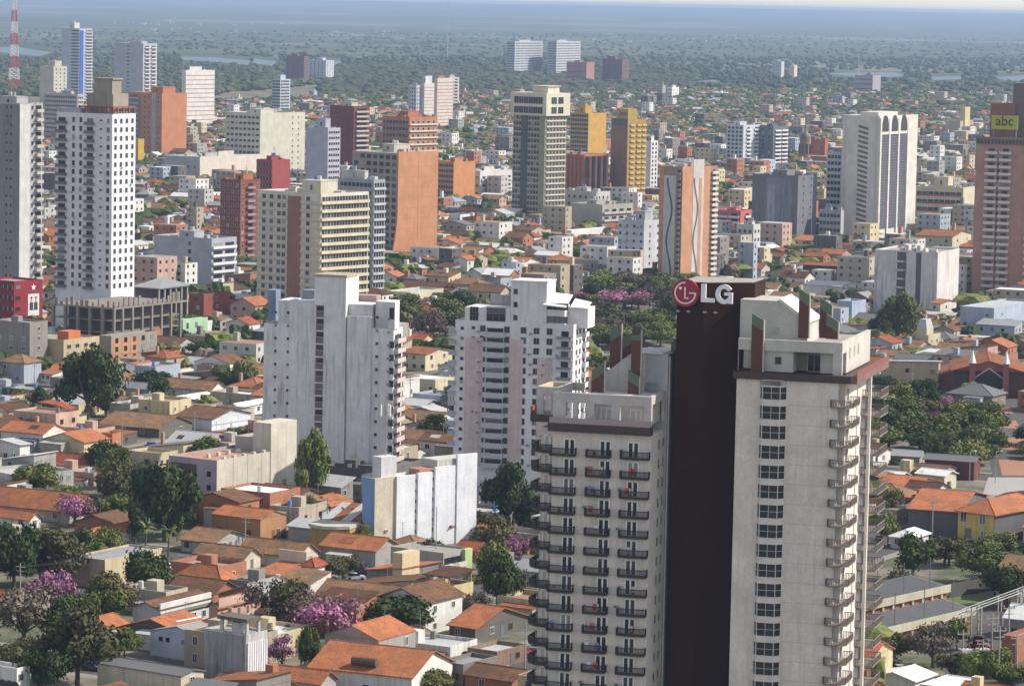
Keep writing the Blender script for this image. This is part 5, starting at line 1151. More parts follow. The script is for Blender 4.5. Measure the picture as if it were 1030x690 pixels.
house('house', 'big bright orange roof at the foot of the black-balconied tower', 478, 452, 532, 631, 646, 36, 'gx', 4.2, 'orange', DG, wins=(1, 2))
house('house', 'small white house with tan hip roof among dark trees, lower middle', 429, 404, 438, 641, 655, 28, 'hip', 2.2, 'tan', PW, wins=(1, 1))
b = house('long_house', 'large bright orange gabled roof with white gable end at bottom centre', 414, 312, 455, 680, 706, 24, 'gx', 4.8, 'orange', PW, wins=(3, 1), over=.5); b.part('vent_pipe', MB().bar((-b.W * .62, 1.5, b.H + 1.4), (-b.W * .38, 1.5, b.H + 1.4), .75, flat((.1, .06, .05)), n=10))
house('house', 'narrow orange roof strip along the bottom edge left of the large gabled roof', 322, 249, 338, 686, 706, 28, 'gx', 2.4, 'orange', CO, wins=(2, 1))
house('shed', 'grey corrugated lean shed beside the mustard curved hall', 322, 290, 332, 532, 546, 30, 'sy', 2, 'pale', CO, wins=(0, 0), cat='shed')
b = Bl('curved_hall', 'mustard hall with bowed front under a rust and white striped roof', 352, 312, 362, 532, 558, 20, 'hall'); b.mat = wall((.42, .26, .09), .4)
pl = [(0, b.D)] + [(-b.W, b.D)] + [(-b.W + b.W * k / 12, -2.5 * math.sin(math.pi * k / 12)) for k in range(13)]
b.part('wall', MB().prism(pl, 0, b.H, b.mat)); b.part('fascia', MB().prism([(x * 1.04 + .2, y - .6 if y < b.D else y) for x, y in pl], b.H, b.H + .7, wall((.46, .44, .38), .4)))
b.part('blue_board', MB().box(-b.W * .6, -b.W * .35, -2.7, -2.3, b.H * .3, b.H * .6, flat((.08, .2, .5)))); 
for k in range(4): b.part('roof_strip', MB().slab([(-b.W * (1 - k / 4), 6, b.H + .8), (-b.W * (1 - (k + .96) / 4), 6, b.H + .8), (-b.W * (1 - (k + .96) / 4), b.D + 12, b.H + 3), (-b.W * (1 - k / 4), b.D + 12, b.H + 3)], .15, roofmat('rust' if k % 2 else 'pale')))
house('house', 'jumble of grey and white flat terraces right of the bottom orange roof, front one', 466, 440, 500, 668, 690, 34, 'flat', 0, 'grey', (.2, .18, .17), wins=(2, 2), stain=.9)
house('house', 'dark brick terrace house with white tank at the foot of the black-balconied tower', 500, 470, 530, 655, 672, 34, 'flat', 0, 'pale', (.25, .17, .13), wins=(2, 2), stain=.9)
house('house', 'tan tiled lean roof by the bottom edge beside the black-balconied tower', 515, 468, 540, 684, 700, 34, 'gx', 2, 'brown', BR, wins=(1, 1))
# apartments left of the bare frame
b = T('apartment_block', 'low tan flats with small windows and orange roof tank below the bare concrete frame', 64, 12, 100, 342, 374, 32, (.46, .38, .25), .4, .7, 'apartment block'); fac(b, 'R', 3, [('w', fr(0, 4, .03), 1.7, 1.1, 1, (.35, .33, .3), 1)], 0, b.H - .7); b.part('tank_room', MB().box(-b.W * .9, -b.W * .7, 1, 6, b.H - .7, b.H + 3, wall((.5, .17, .07), .3))); b.part('tank_room', MB().box(-5, -.5, 3, 9, b.H - .7, b.H + 2.4, wall((.5, .17, .07), .3))); b.finish()
b = T('unfinished_block', 'raw brick and concrete flats joined to the low tan ones', 112, 100, 158, 338, 366, 32, (.28, .26, .23), .5, .6, 'apartment block')
for u in fr(0, 5, .02): fac(b, 'R', 3, [('w', [u], 1.6, 1.6, .9, (.3, .2, .15), 0)], 0, b.H - .6); strip(b, 'R', u - .075, u + .075, .05, wall((.48, .24, .11), .3), .3, b.H - 1, 'brick_panel') if int(u * 50) % 2 else None
b.finish()
house('rowhouse', 'mint green and white old facade right of the bare concrete frame', 184, 178, 209, 322, 344, 30, 'flat', 0, 'grey', (.35, .52, .34), wins=(0, 3), stain=.1, wsz=(1.3, 2.4))
house('house', 'dark red-brick box with white front beside the mint green facade', 205, 190, 231, 296, 322, 32, 'flat', 0, 'pale', (.24, .08, .06), wins=(1, 1))
b = T('office_block', 'broad block with violet front, cream flank and tall plain end wall', 218, 170, 297, 463, 515, 32, (.36, .31, .36), .25, .6, 'office block'); W, D, H = b.W, b.D, b.H
strip(b, 'R', 0, 1, .08, wall((.52, .49, .42), .35), 0, H, 'cream_flank'); b.part('window', MB().box(-W * .95, -W * .42, -.06, 0, H * .62, H * .88, flat((.06, .045, .04), .3, name='dark_glass')))
for k in range(3): b.part('window', MB().box(-W * .2, -W * .12, -.06, 0, H * (.15 + .26 * k), H * (.25 + .26 * k), glass()))
for u in (.2, .38, .56): b.part('joint', MB().box(.08, .1, u * D, u * D + .15, 0, H, flat((.25, .23, .2))))
ye = b.pr(272, 425)[0]; ze = b.pr(285, 424, .1)[1]; b.part('end_wall', MB().box(-5, .25, ye, D + .1, 0, ze, wall((.54, .51, .43), .35)).box(-W * .9, -5, ye + 3, D, H - 1, H + 2.5, wall((.42, .38, .33), .4)))
b.part('roof_deck', MB().box(-W + .3, -.3, .3, ye, H - .5, H - .42, wall((.42, .25, .17), .5)))
for k in range(9): b.part('air_conditioner', MB().box(-.9 - (k % 2) * 6, -.1 - (k % 2) * 6, 3 + k * D / 16, 3.8 + k * D / 16, H - .4, H + .5, flat((.5, .48, .45))))
b.finish()
b = house('house', 'brown tiled hall with blue-white framed end wall', 213, 176, 252, 421, 434, 30, 'gx', 3, 'brown', (.60, .63, .68), wins=(0, 2), cat='hall'); strip(b, 'R', 0, 1, .12, wall((.5, .55, .62), .1), b.H * .45, b.H * .55, 'band')
house('long_house', 'broad weathered tan roof left of the brown hall with blue-white end', 160, 100, 193, 431, 441, 26, 'gx', 4, 'tan', DG, wins=(2, 1))
house('long_house', 'long white metal roof below the long orange gabled roof', 188, 172, 232, 402, 410, 30, 'flat', 0, 'white', PW, wins=(2, 3), par=.2)
house('long_house', 'white metal roof over a row of dark windows left of the slotted tower', 240, 231, 268, 409, 420, 28, 'gy', 1.2, 'white', PW, wins=(2, 5), over=.3)
house('long_house', 'long orange roof with white gable end, left of the slotted tower', 212, 163, 227, 392, 403, 28, 'gx', 3.2, 'tan', PW, wins=(2, 1))
house('long_house', 'long pale flat roof with a low pinkish parapet below the mint facade', 176, 156, 212, 376, 386, 30, 'flat', 0, 'white', (.48, .38, .33), wins=(1, 6), par=.5)
house('house', 'orange roof left of the huge dark tree, small', 52, 40, 92, 378, 385, 30, 'gx', 2.4, 'orange', PW, wins=(2, 1))
house('house', 'orange roof with white wall between huge tree and tan flats', 110, 88, 130, 366, 375, 30, 'gx', 2, 'orange', PW, wins=(2, 1))
house('house', 'wide orange hipped roof over two sections above the huge dark tree', 75, 38, 96, 374, 382, 30, 'hip', 2.5, 'orange', CO, wins=(2, 1))
house('house', 'grey pitched metal roof right of the huge dark tree', 150, 118, 158, 393, 400, 30, 'gx', 2, 'grey', GY, wins=(2, 1))
house('house', 'bright orange-red brick cube with blue tank below the huge dark tree', 113, 102, 122, 436, 452, 36, 'flat', 0, 'rust', (.50, .20, .10), wins=(1, 1))
house('house', 'red-orange gabled roof with pale verges, left, above the arched-window front', 80, 44, 102, 470, 480, 34, 'gx', 3.4, 'red', CO, wins=(2, 1))
b = house('house', 'white two-storey house with dark windows cut by the left edge', 20, -15, 30, 447, 466, 34, 'gy', 1.2, 'pale', PW, wins=(4, 1))
house('rowhouse', 'grey-white old front with cornice and arched windows at the left edge', 16, -20, 74, 478, 502, 48, 'flat', 0, 'pale', (.42, .42, .40), wins=(1, 7), wsz=(1, 2), stain=.6)
house('house', 'stepped cream boxes beside the violet-fronted block', 158, 128, 179, 456, 472, 34, 'flat', 0, 'tan', (.54, .47, .33), wins=(1, 2))
house('house', 'pale grey stained gabled house right of the cream end wall', 343, 314, 355, 490, 515, 36, 'sy', 3.0, 'pale', (.26, .25, .22), wins=(0, 1), stain=.8)
house('podium', 'dark low podium with flat roof at the foot of the slotted tower', 398, 352, 425, 470, 490, 20, 'flat', 0, 'dkgrey', (.16, .15, .15), wins=(3, 1), cat='building')
house('house', 'cream house with orange and white roof panels between the two white towers, topmost', 428, 404, 455, 356, 374, 30, 'gx', 2, 'rust', (.55, .49, .36), wins=(3, 2))
house('house', 'cream flat-roofed house with white sheet roof between the two white towers', 438, 405, 456, 382, 397, 30, 'flat', 0, 'white', (.55, .49, .36), wins=(3, 1), par=.2)
house('house', 'grey metal gable between the two white towers', 425, 403, 444, 408, 418, 30, 'gx', 2, 'pale', GY, wins=(1, 1))
house('house', 'tan tiled house between the two white towers, above a darker one', 440, 402, 459, 423, 434, 30, 'gx', 2.8, 'tan', PW, wins=(2, 1))
house('house', 'dark-walled house with brown roof and orange gable box between the two white towers', 432, 400, 453, 443, 462, 34, 'gx', 3, 'tan', (.08, .07, .06), wins=(2, 1))
house('house', 'lavender low house at the foot of the pink-striped tower', 482, 470, 500, 492, 512, 30, 'flat', 0, 'pale', (.45, .45, .52), wins=(1, 1))
# around the middle
house('long_house', 'long white roof with red tiled strip above the worn white block', 575, 567, 622, 232, 243, 34, 'flat', 0, 'white', PW, wins=(0, 0), par=.2)
house('house', 'yellow two-storey villa with orange hip roof above the plaza', 574, 546, 582, 262, 273, 22, 'hip', 2.6, 'orange', (.56, .42, .16), wins=(5, 1), wsz=(1.2, 2))
house('house', 'white towered villa with small orange hip roof', 537, 526, 546, 238, 249, 32, 'hip', 2, 'red', PW, wins=(1, 2))
house('house', 'orange roofed white house left of the yellow villa', 526, 511, 543, 264, 276, 32, 'gx', 2.6, 'orange', PW, wins=(1, 2))
house('long_house', 'broad dark rust-brown warehouse roof left of the pink-striped tower', 450, 395, 478, 292, 302, 30, 'gx', 3, 'dkbrown', BR, wins=(0, 1))
house('house', 'cream block with square tower left of the rust-brown warehouse', 412, 388, 446, 294, 308, 30, 'flat', 0, 'pale', (.50, .48, .36), wins=(1, 2))
house('long_house', 'long low white block with thin roofline above the rust-brown warehouse', 440, 430, 500, 228, 238, 36, 'flat', 0, 'pale', (.42, .40, .34), wins=(0, 0))
house('rowhouse', 'white classical house with dark windows right of the orange flared tower', 463, 447, 478, 216, 226, 30, 'flat', 0, 'pale', PW, wins=(3, 2), wsz=(1.2, 2))
house('house', 'white box house above the rust-brown warehouse', 478, 470, 485, 284, 292, 30, 'flat', 0, 'white', (.66, .65, .62), wins=(0, 0))
house('church_hall', 'orange roofed cream hall right of the arched tower', 958, 921, 977, 238, 262, 24, 'gx', 3, 'rust', (.50, .46, .34), wins=(4, 2), cat='hall')
house('rowhouse', 'low old pink and blue-grey facades right of the big sign', 735, 718, 785, 286, 298, 36, 'flat', 0, 'pale', (.42, .42, .48), wins=(2, 8), wsz=(1, 1.8))
house('house', 'white house with grey roof and dark hall front below the arched tower', 845, 808, 866, 288, 302, 26, 'gx', 1.5, 'pale', PW, wins=(0, 3))
house('long_house', 'dark rust brown long house below the stained dark block', 850, 808, 856, 268, 279, 22, 'gx', 1.4, 'rust', (.10, .07, .06), wins=(0, 0))
house('house', 'blue and white small building with deep blue shutters', 857, 842, 871, 303, 325, 34, 'flat', 0, 'blue', (.36, .42, .56), wins=(1, 1))
house('office_block', 'pale blue building spread below the brown brick tower', 1000, 966, 1045, 310, 342, 30, 'flat', 0, 'pale', (.36, .42, .52), wins=(3, 3), cat='building')
house('house', 'little cream house under the stained duplex block', 946, 936, 962, 305, 322, 32, 'gx', 1.4, 'orange', (.6, .57, .5), wins=(1, 1))
b = house('turret_house', 'cream corner building with a grey-white mansard turret beside the plaza', 934, 917, 946, 337, 358, 30, 'flat', 0, 'grey', (.48, .43, .30), wins=(3, 2), cat='building'); 
b.part('turret', MB().box(-b.W * .75, -b.W * .15, 0.5, b.D * .6, b.H - .6, b.H + 2, wall((.5, .45, .33), .3))); zt = b.H + 2
t = MB(); x0, x1, y0, y1 = -b.W * .75, -b.W * .15, .5, b.D * .6; k = .8; pa = [(x0, y0, zt), (x1, y0, zt), (x1, y1, zt), (x0, y1, zt)]; pb = [(x0 + k, y0 + k, zt + 3.2), (x1 - k, y0 + k, zt + 3.2), (x1 - k, y1 - k, zt + 3.2), (x0 + k, y1 - k, zt + 3.2)]
for i in range(4): j = (i + 1) % 4; t.face([pa[i], pa[j], pb[j], pb[i]], metalroof(MC['pale']))
t.face(pb, metalroof(MC['pale'])); b.part('mansard', t)
b = house('house', 'ochre building with grey gable roof behind the dark plaza trees', 944, 886, 946, 366, 392, 22, 'sx', 1.2, 'pale', (.45, .38, .25), wins=(3, 1), cat='building')
# ---- yellow hall with the orange roof
b = house('yellow_hall', 'yellow hall with big orange hipped roof and dark grey side walls', 1000, 964, 1052, 516, 549, 40, 'hip', 3.6, 'orange', (.56, .44, .14), wins=(2, 0), cat='hall', wsz=(1.5, 2.2), fl=2, over=.8)
strip(b, 'R', 0, 1, .15, wall((.12, .12, .125), .5), 0, b.H - .2, 'dark_wall')
b = house('hall_wing', 'low dark-walled wing under orange roof, left of the yellow front', 964, 914, 992, 514, 541, 20, 'gx', 4.0, 'orange', (.13, .13, .13), wins=(0, 0), cat='hall', over=.6)
# ---- two long sheds with brick walls
for i, (cx, yt, yb, xr, lab) in enumerate(((868, 607, 640, 956, 'upper long grey-roofed shed with cream fascia over brick wall'), (884, 633, 664, 981, 'lower long grey-roofed shed with cream fascia over brick piers'))):
    b = Bl('long_shed', lab, cx, cx - 12, xr, yt, yb, 39, 'shed', 'pair of long sheds'); b.W = 9 if i == 0 else 7; W, D, H = b.W, b.D, b.H; bk = wall((.36, .13, .08), .3)
    b.part('wall', MB().box(-W, -.6, .6, D - .6, 0, H - 1.2, bk)); fs = wall((.46, .43, .33), .3)
    b.part('fascia', MB().box(-.25, 0, 0, D, H - 1.5, H, fs).box(-W - .5, -.25, 0, .25, H - 1.5, H, fs)); b.part('roof', MB().slab([(-W - .5, .25, H + .8), (-.25, .25, H - .35), (-.25, D, H - .35), (-W - .5, D, H + .8)], .2, metalroof(MC['dkgrey'], .1)))
    for k in range(9): b.part('pier', MB().box(-.6, -.2, D * k / 9 + .3, D * k / 9 + .9, 0, H - 1.5, fs))
    for k in range(8): b.part('window', MB().box(-.62, -.55, D * k / 9 + 1.6, D * (k + 1) / 9 - .6, H - 4.4, H - 2.6, glassv()))
    for k in range(40): b.part('rib', MB().bar((-.3, .4 + (D - .6) * k / 40, H - .3), (-W - .4, .4 + (D - .6) * k / 40, H + .83), .06, metalroof(MC['grey'], .1)))
    for k in range(3): b.part('pipe', MB().bar((-1, D * (.2 + .3 * k), H), (-1, D * (.2 + .3 * k), H + 6), .1, flat((.25, .25, .25))))
house('house', 'white house with pale hip roof by the street bend left of the yellow hall', 916, 896, 934, 540, 553, 32, 'hip', 1.8, 'white', (.58, .52, .55), wins=(2, 2))
house('shed', 'white gabled metal roof at the bottom edge right of the bay-windowed tower', 920, 878, 940, 684, 700, 32, 'gy', 1.6, 'white', PW, wins=(0, 0), cat='shed')
house('shed', 'flat white-roofed store at the bottom edge beside a gabled one', 958, 925, 985, 692, 708, 32, 'flat', 0, 'white', PW, wins=(0, 0), cat='shed', par=.2)
house('house', 'orange gabled roof left of the yellow hall with pale shed behind', 918, 880, 945, 491, 502, 30, 'gx', 2.6, 'orange', CO, wins=(1, 1))
house('long_house', 'pale metal house roofs right of the bay-windowed tower, lower one', 905, 874, 915, 480, 492, 30, 'gx', 1.6, 'white', GY, wins=(1, 1))
house('long_house', 'dark maroon long wall with grey roof at the edge of the plaza trees', 980, 930, 986, 464, 484, 20, 'gx', 1.4, 'dkgrey', (.13, .05, .05), wins=(1, 0))
house('long_house', 'long light grey roof behind the maroon wall, nearer the tower', 925, 870, 932, 459, 470, 20, 'gx', 1.6, 'grey', GY, wins=(1, 0))
house('house', 'blue-white metal roofed house with green fence right of the tower balconies', 950, 922, 962, 478, 494, 34, 'gx', 1.4, 'white', (.5, .47, .36), wins=(1, 1))
house('building', 'brick building with flat concrete eaves at the right bottom corner', 1022, 1008, 1060, 640, 668, 34, 'flat', 0, 'grey', (.32, .14, .09), wins=(1, 1), cat='building')
# ---- station
b = Bl('station', 'railway station with rust gabled roofs and dark arched front between brick towers', 1012, 978, 1020, 376, 402, 6, 'railway station', keep=True); W, D, H = b.W, 32, b.H; bk = wall((.30, .11, .09), .3)
FOOT.append((b.o.copy(), b.ex, b.ey, W + 18, D))
rb, g = roof_mb(W + 12, D, H + .5, 'gy', 3.2, roofmat('rust'), bk, .5); M2 = Matrix.Translation((6, 2, 0)); o = MB(); o.add(rb, M2).add(g, M2); b.part('roof', o)
b.part('wall', MB().box(-W - 6, 6, 3, D, 0, H + .4, wall((.10, .06, .055), .4))); b.part('entrance_shade', MB().box(-W, 0, 2.8, 3, 0, H - 1, flat((.02, .018, .02))))  # darkened wall and near-black sheet stand in for the shaded interior
for x in (-W - .9, -.9):
    t = MB().box(x, x + 1.8, 0, 1.8, 0, H + 3, bk); t = b.part('corner_tower', t)
    MB().cyl(x + .9, .9, 1.2, H + 3, H + 7, 4, .05, metalroof(MC['white'], 0)).build('spire', None, t)
xm = -W / 2; b.part('gable', MB().slab([(-W + 1, 1.6, H - 1.5), (xm, 1.6, H + 1.6), (xm, 4, H + 1.6), (-W + 1, 4, H - 1.5)], .3, metalroof(MC['white'], 0)).slab([(xm, 1.6, H + 1.6), (-1, 1.6, H - 1.5), (-1, 4, H - 1.5), (xm, 4, H + 1.6)], .3, metalroof(MC['white'], 0)))
house('long_house', 'broad rusty train shed roof left of the brick station towers', 975, 946, 985, 378, 392, 8, 'gy', 2, 'rust', BR, wins=(0, 0), cat='hall', maxD=30)
# ================================================================== trees
def ico(mb, c, rx, rz, mat, rnd, n=5, m_=8, jit=.25):
    """rough low ball of foliage"""
    b = len(mb.v); i = mb._m(mat)
    mb.v.append((c[0], c[1], c[2] + rz))
    for a in range(1, n):
        th = math.pi * a / n
        for k in range(m_):
            ph = 2 * math.pi * (k + .5 * (a % 2)) / m_; j = 1 + rnd.uniform(-jit, jit)
            mb.v.append((c[0] + rx * j * math.sin(th) * math.cos(ph), c[1] + rx * j * math.sin(th) * math.sin(ph), c[2] + rz * j * math.cos(th)))
    mb.v.append((c[0], c[1], c[2] - rz)); l = len(mb.v) - 1
    for k in range(m_): mb.f.append((b, b + 1 + k, b + 1 + (k + 1) % m_)); mb.mi.append(i)
    for a in range(n - 2):
        r0 = b + 1 + a * m_; r1 = r0 + m_
        for k in range(m_): mb.f.append((r0 + k, r1 + k, r1 + (k + 1) % m_, r0 + (k + 1) % m_)); mb.mi.append(i)
    r0 = b + 1 + (n - 2) * m_
    for k in range(m_): mb.f.append((r0 + k, l, r0 + (k + 1) % m_)); mb.mi.append(i)
def crown_v(seed, n_lobe=14, nleaf=2600, leaf=.34, flat_=.8, sparse=False):
    """unit crown about 8 m wide, base at z=0: leaf sprays around many lobes"""
    r = random.Random(seed); lobes = []
    for k in range(n_lobe):
        a = r.uniform(0, 2 * math.pi); d = 2.9 * math.sqrt(r.random()); z = 1.0 + r.uniform(.15, 1.0) * 3.6 * (1 - (d / 3.9) ** 2) * flat_
        lobes.append((d * math.cos(a) * (1 + .25 * math.sin(seed)), d * math.sin(a), z, r.uniform(.55, 1.6)))
    V, F = [], []
    for k in range(nleaf):
        x, y, z, s = lobes[k % n_lobe]
        th = math.acos(r.uniform(-.75, 1)); ph = r.uniform(0, 2 * math.pi); q = s * (r.choice([r.uniform(.72, 1.1), r.uniform(.9, 1.45)]) if not sparse else r.uniform(.3, 1.35))
        nx, ny, nz = math.sin(th) * math.cos(ph), math.sin(th) * math.sin(ph), math.cos(th)
        p = Vector((x + nx * q, y + ny * q, z + nz * q * .85))
        nrm = (Vector((nx, ny, nz)) + Vector((r.gauss(0, .5), r.gauss(0, .5), r.gauss(0, .5)))).normalized()
        a = nrm.orthogonal().normalized(); b = nrm.cross(a); t = r.uniform(0, 6.28); a2 = a * math.cos(t) + b * math.sin(t); b2 = nrm.cross(a2); L = leaf * r.uniform(.6, 1.3)
        c = len(V); V += [tuple(p - a2 * L), tuple(p + b2 * L * .55), tuple(p + a2 * L), tuple(p - b2 * L * .55)]; F.append((c, c + 1, c + 2, c + 3))
    return V, F, lobes
bark = flat((.11, .09, .075), .9, name='bark')
LEAFM = {'dark': leafm('dark_leaves', (.022, .045, .013), (.06, .095, .028), (.035, .06, .02)), 'green': leafm('green_leaves', (.045, .078, .018), (.12, .16, .045), (.16, .17, .06)),
         'light': leafm('light_leaves', (.07, .11, .025), (.16, .20, .055)), 'olive': leafm('olive_leaves', (.065, .07, .03), (.13, .125, .06)),
         'grey': leafm('bare_twigs', (.11, .095, .08), (.20, .175, .15)), 'pink': leafm('pink_blossom', (.30, .10, .25), (.52, .25, .44), (.20, .13, .13)),
         'mauve': leafm('mauve_twigs', (.12, .10, .075), (.22, .13, .17), (.075, .085, .04))}
WORD = {'dark': 'dark green', 'green': 'mid green', 'light': 'bright green', 'olive': 'olive green', 'grey': 'grey half-bare', 'pink': 'pink blossoming', 'mauve': 'mauve-tinged thin'}
PROTO = {}
def proto(kind, v):
    k = (kind, v)
    if k in PROTO: return PROTO[k]
    sp = kind in ('grey', 'mauve', 'pink')
    V, F, lobes = crown_v(v * 17 + 3, 16, 2600 if sp else 3400, .24 if sp else .30, .8 if v % 2 else 1.15, sp)
    mb = MB(); mb.v = V; mb.f = F; mb.mi = [mb._m(LEAFM[kind])] * len(F)
    r = random.Random(v)
    if not sp:
        for x, y, z, s in lobes: ico(mb, (x, y, z), s * .62, s * .55, LEAFM[kind], r, 4, 6)  # solid cores added inside the crown to block light between the leaves
    cm = mb.mesh('crown')
    tb = MB(); tb.bar((0, 0, -1.2), (0, 0, .9), .26, bark, .2, 7)
    for x, y, z, s in lobes: tb.bar((0, 0, .5 + r.uniform(-.3, .3)), (x * .85, y * .85, z), .13, bark, .04, 5)
    PROTO[k] = (cm, tb.mesh('trunk')); return PROTO[k]
TREES = []
def tree(x, y, wid, hgt, kind, v=None, label=None, group=None, r=random.Random(5)):
    v = r.randrange(4) if v is None else v; cm, tm = proto(kind, v)
    root = empty('tree', (x, y, 0), r.uniform(0, 6.28), label, 'tree', group)
    s = wid / 7.4; sz = hgt / 6.0
    for nm, me in (('crown', cm), ('trunk', tm)):
        o = link(nm, me, root, (0, 0, 1.1 * sz)); o.scale = (s, s, sz)
    THINGS.append((root, Vector((x, y, hgt * .6)), WORD[kind] + ' tree', 'tree') if not label else None)
    TREES.append((x, y, wid)); return root
def ptree(px, pyb, wpx, hpx, kind, label, v=None):
    g = ground(px, pyb); k = F_PX / g.y; HERO.append((px - wpx * .42, px + wpx * .42, pyb - hpx, pyb - hpx * .3, g.y)); return tree(g.x, g.y, 1.05 * wpx / k, max(2.5, 1.35 * hpx / k), kind, v, label)
TL = [(336, 655, 74, 42, 'pink', 'big bright pink blossom tree at the bottom centre-left'), (284, 676, 30, 26, 'pink', 'small pink blossom tree beside the white louvred flank'), (281, 640, 66, 52, 'mauve', 'large thin mauve-green tree left of the big pink one'),
      (520, 573, 28, 30, 'pink', 'pink blossom tree just left of the black-balconied tower'), (75, 530, 46, 30, 'pink', 'pinkish blossom tree above the orange roof, left side'), (52, 618, 58, 40, 'pink', 'pale pink blossoming tree by the lower left edge'),
      (628, 310, 48, 17, 'pink', 'wide pink blossom tree in the plaza above the big sign'), (581, 306, 30, 12, 'pink', 'low pink blossom patch at the left of the plaza'), (432, 347, 38, 30, 'mauve', 'mauve thin tree left of the pink-striped tower top'), (212, 222, 22, 10, 'pink', 'pink tree beside the dark red-brown tower'),
      (690, 325, 26, 14, 'mauve', 'mauve plaza tree touching the brown slab'), (642, 312, 30, 14, 'mauve', 'faded mauve plaza tree below the wide pink one'), (941, 390, 22, 12, 'pink', 'pink blossom tree left one behind the dark plaza trees'), (961, 388, 22, 12, 'pink', 'pink blossom tree right one near the brick station'), (936, 428, 24, 14, 'pink', 'pink patch amid the dark plaza trees'), (950, 412, 20, 12, 'pink', 'faint pink crown high in the dark plaza trees'),
      (88, 426, 66, 56, 'dark', 'huge dark round tree among roofs at the left'), (165, 545, 62, 68, 'dark', 'big dark tree in front of the violet-fronted block'), (122, 520, 50, 46, 'olive', 'olive crown left of the big dark tree'), (36, 502, 46, 30, 'green', 'round green tree in front of the arched-window facade'), (112, 528, 40, 28, 'light', 'light green low tree left under the big dark tree'),
      (312, 512, 38, 58, 'green', 'tall green tree right of the plain cream end wall'), (14, 598, 60, 60, 'dark', 'dark tree cut by the left edge'), (48, 592, 70, 44, 'olive', 'broad olive tree left of the tan block'), (84, 575, 40, 30, 'green', 'green tree touching the tan block roof'),
      (136, 553, 26, 34, 'dark', 'dark columnar tree above the tan block'), (110, 560, 34, 22, 'green', 'green crown just behind the tan block'), (146, 600, 46, 42, 'dark', 'dark tree in front of the tan block right end'), (170, 600, 20, 20, 'light', 'light green bush tree by the brown roof'),
      (100, 632, 44, 34, 'green', 'dense green tree above the grey shed'), (66, 652, 46, 36, 'dark', 'dark green tree left of the small orange hipped house'), (24, 652, 70, 46, 'grey', 'large grey bare tree at the lower left edge'), (78, 692, 78, 56, 'olive', 'large olive tree in front of the grey shed'), (22, 690, 60, 44, 'olive', 'olive tree in the bottom left corner'), (125, 662, 32, 22, 'light', 'bright green low trees beside the small orange hipped house'), (46, 700, 50, 40, 'dark', 'dark tree at the bottom edge, lower left'),
      (345, 584, 34, 20, 'olive', 'round olive tree right of the white kiosk'), (400, 640, 72, 34, 'dark', 'wide dark tree above the bottom orange gabled roof'), (370, 650, 24, 26, 'green', 'green bush right of the big pink tree'), (312, 680, 26, 38, 'green', 'green pointed tree left of the bottom orange gabled roof'), (435, 575, 30, 24, 'olive', 'olive tree behind the cream house with canopy'),
      (511, 536, 52, 48, 'dark', 'dark tree filling the gap at the foot of the pink-striped tower'), (498, 585, 40, 30, 'green', 'green tree by the alley left of the black-balconied tower'), (500, 616, 46, 42, 'dark', 'dark tree below the pink one, left of the balconied tower'), (495, 560, 40, 30, 'olive', 'olive tree above the alley near the balconied tower'), (440, 700, 40, 20, 'green', 'green crown on the bottom edge below the orange gable'),
      (460, 322, 40, 22, 'dark', 'dark tree left of the pink-striped tower'), (448, 338, 44, 26, 'green', 'green tree over the thin mauve one'),
      (903, 352, 40, 42, 'green', 'big green tree under the stained duplex block'), (888, 350, 26, 26, 'dark', 'dark tree left under the stained duplex'), (918, 585, 50, 36, 'dark', 'dark round tree above the long grey sheds'), (950, 570, 46, 26, 'olive', 'olive tree before the yellow hall, left'), (992, 588, 54, 30, 'light', 'light olive tree before the yellow hall, right'), (1012, 612, 50, 40, 'dark', 'dark tree by the lawn at the right edge'), (1026, 584, 40, 22, 'green', 'green tree below the dark wall, right edge'), (905, 600, 30, 24, 'olive', 'small olive tree above the shed roof'),
      (898, 668, 44, 26, 'olive', 'thin olive trees in front of the brick piers'), (938, 672, 50, 32, 'grey', 'grey twiggy tree before the lower shed'), (962, 655, 34, 24, 'green', 'green tree under the pipe bridge'), (985, 690, 40, 30, 'light', 'light green shrub trees by the substation'), (960, 684, 36, 24, 'olive', 'olive scrub tree at the lower right'), (900, 516, 22, 22, 'green', 'green tree between orange roofs right of the tower'), (1018, 690, 40, 18, 'green', 'green tree in the bottom right corner'), (893, 548, 26, 22, 'light', 'light green tree by the street bend'),
      (178, 545, 14, 24, 'light', 'thin light green tree by the tan gabled house'), (232, 396, 22, 20, 'dark', 'dark slim tree left of the slotted tower'), (245, 392, 26, 26, 'green', 'green tree touching the slotted tower'), (160, 402, 28, 16, 'dark', 'dark low tree left of the long orange roof'), (300, 70, 30, 12, 'dark', 'dark crown beside the hazy brown tower')]
for t in TL: ptree(*t)
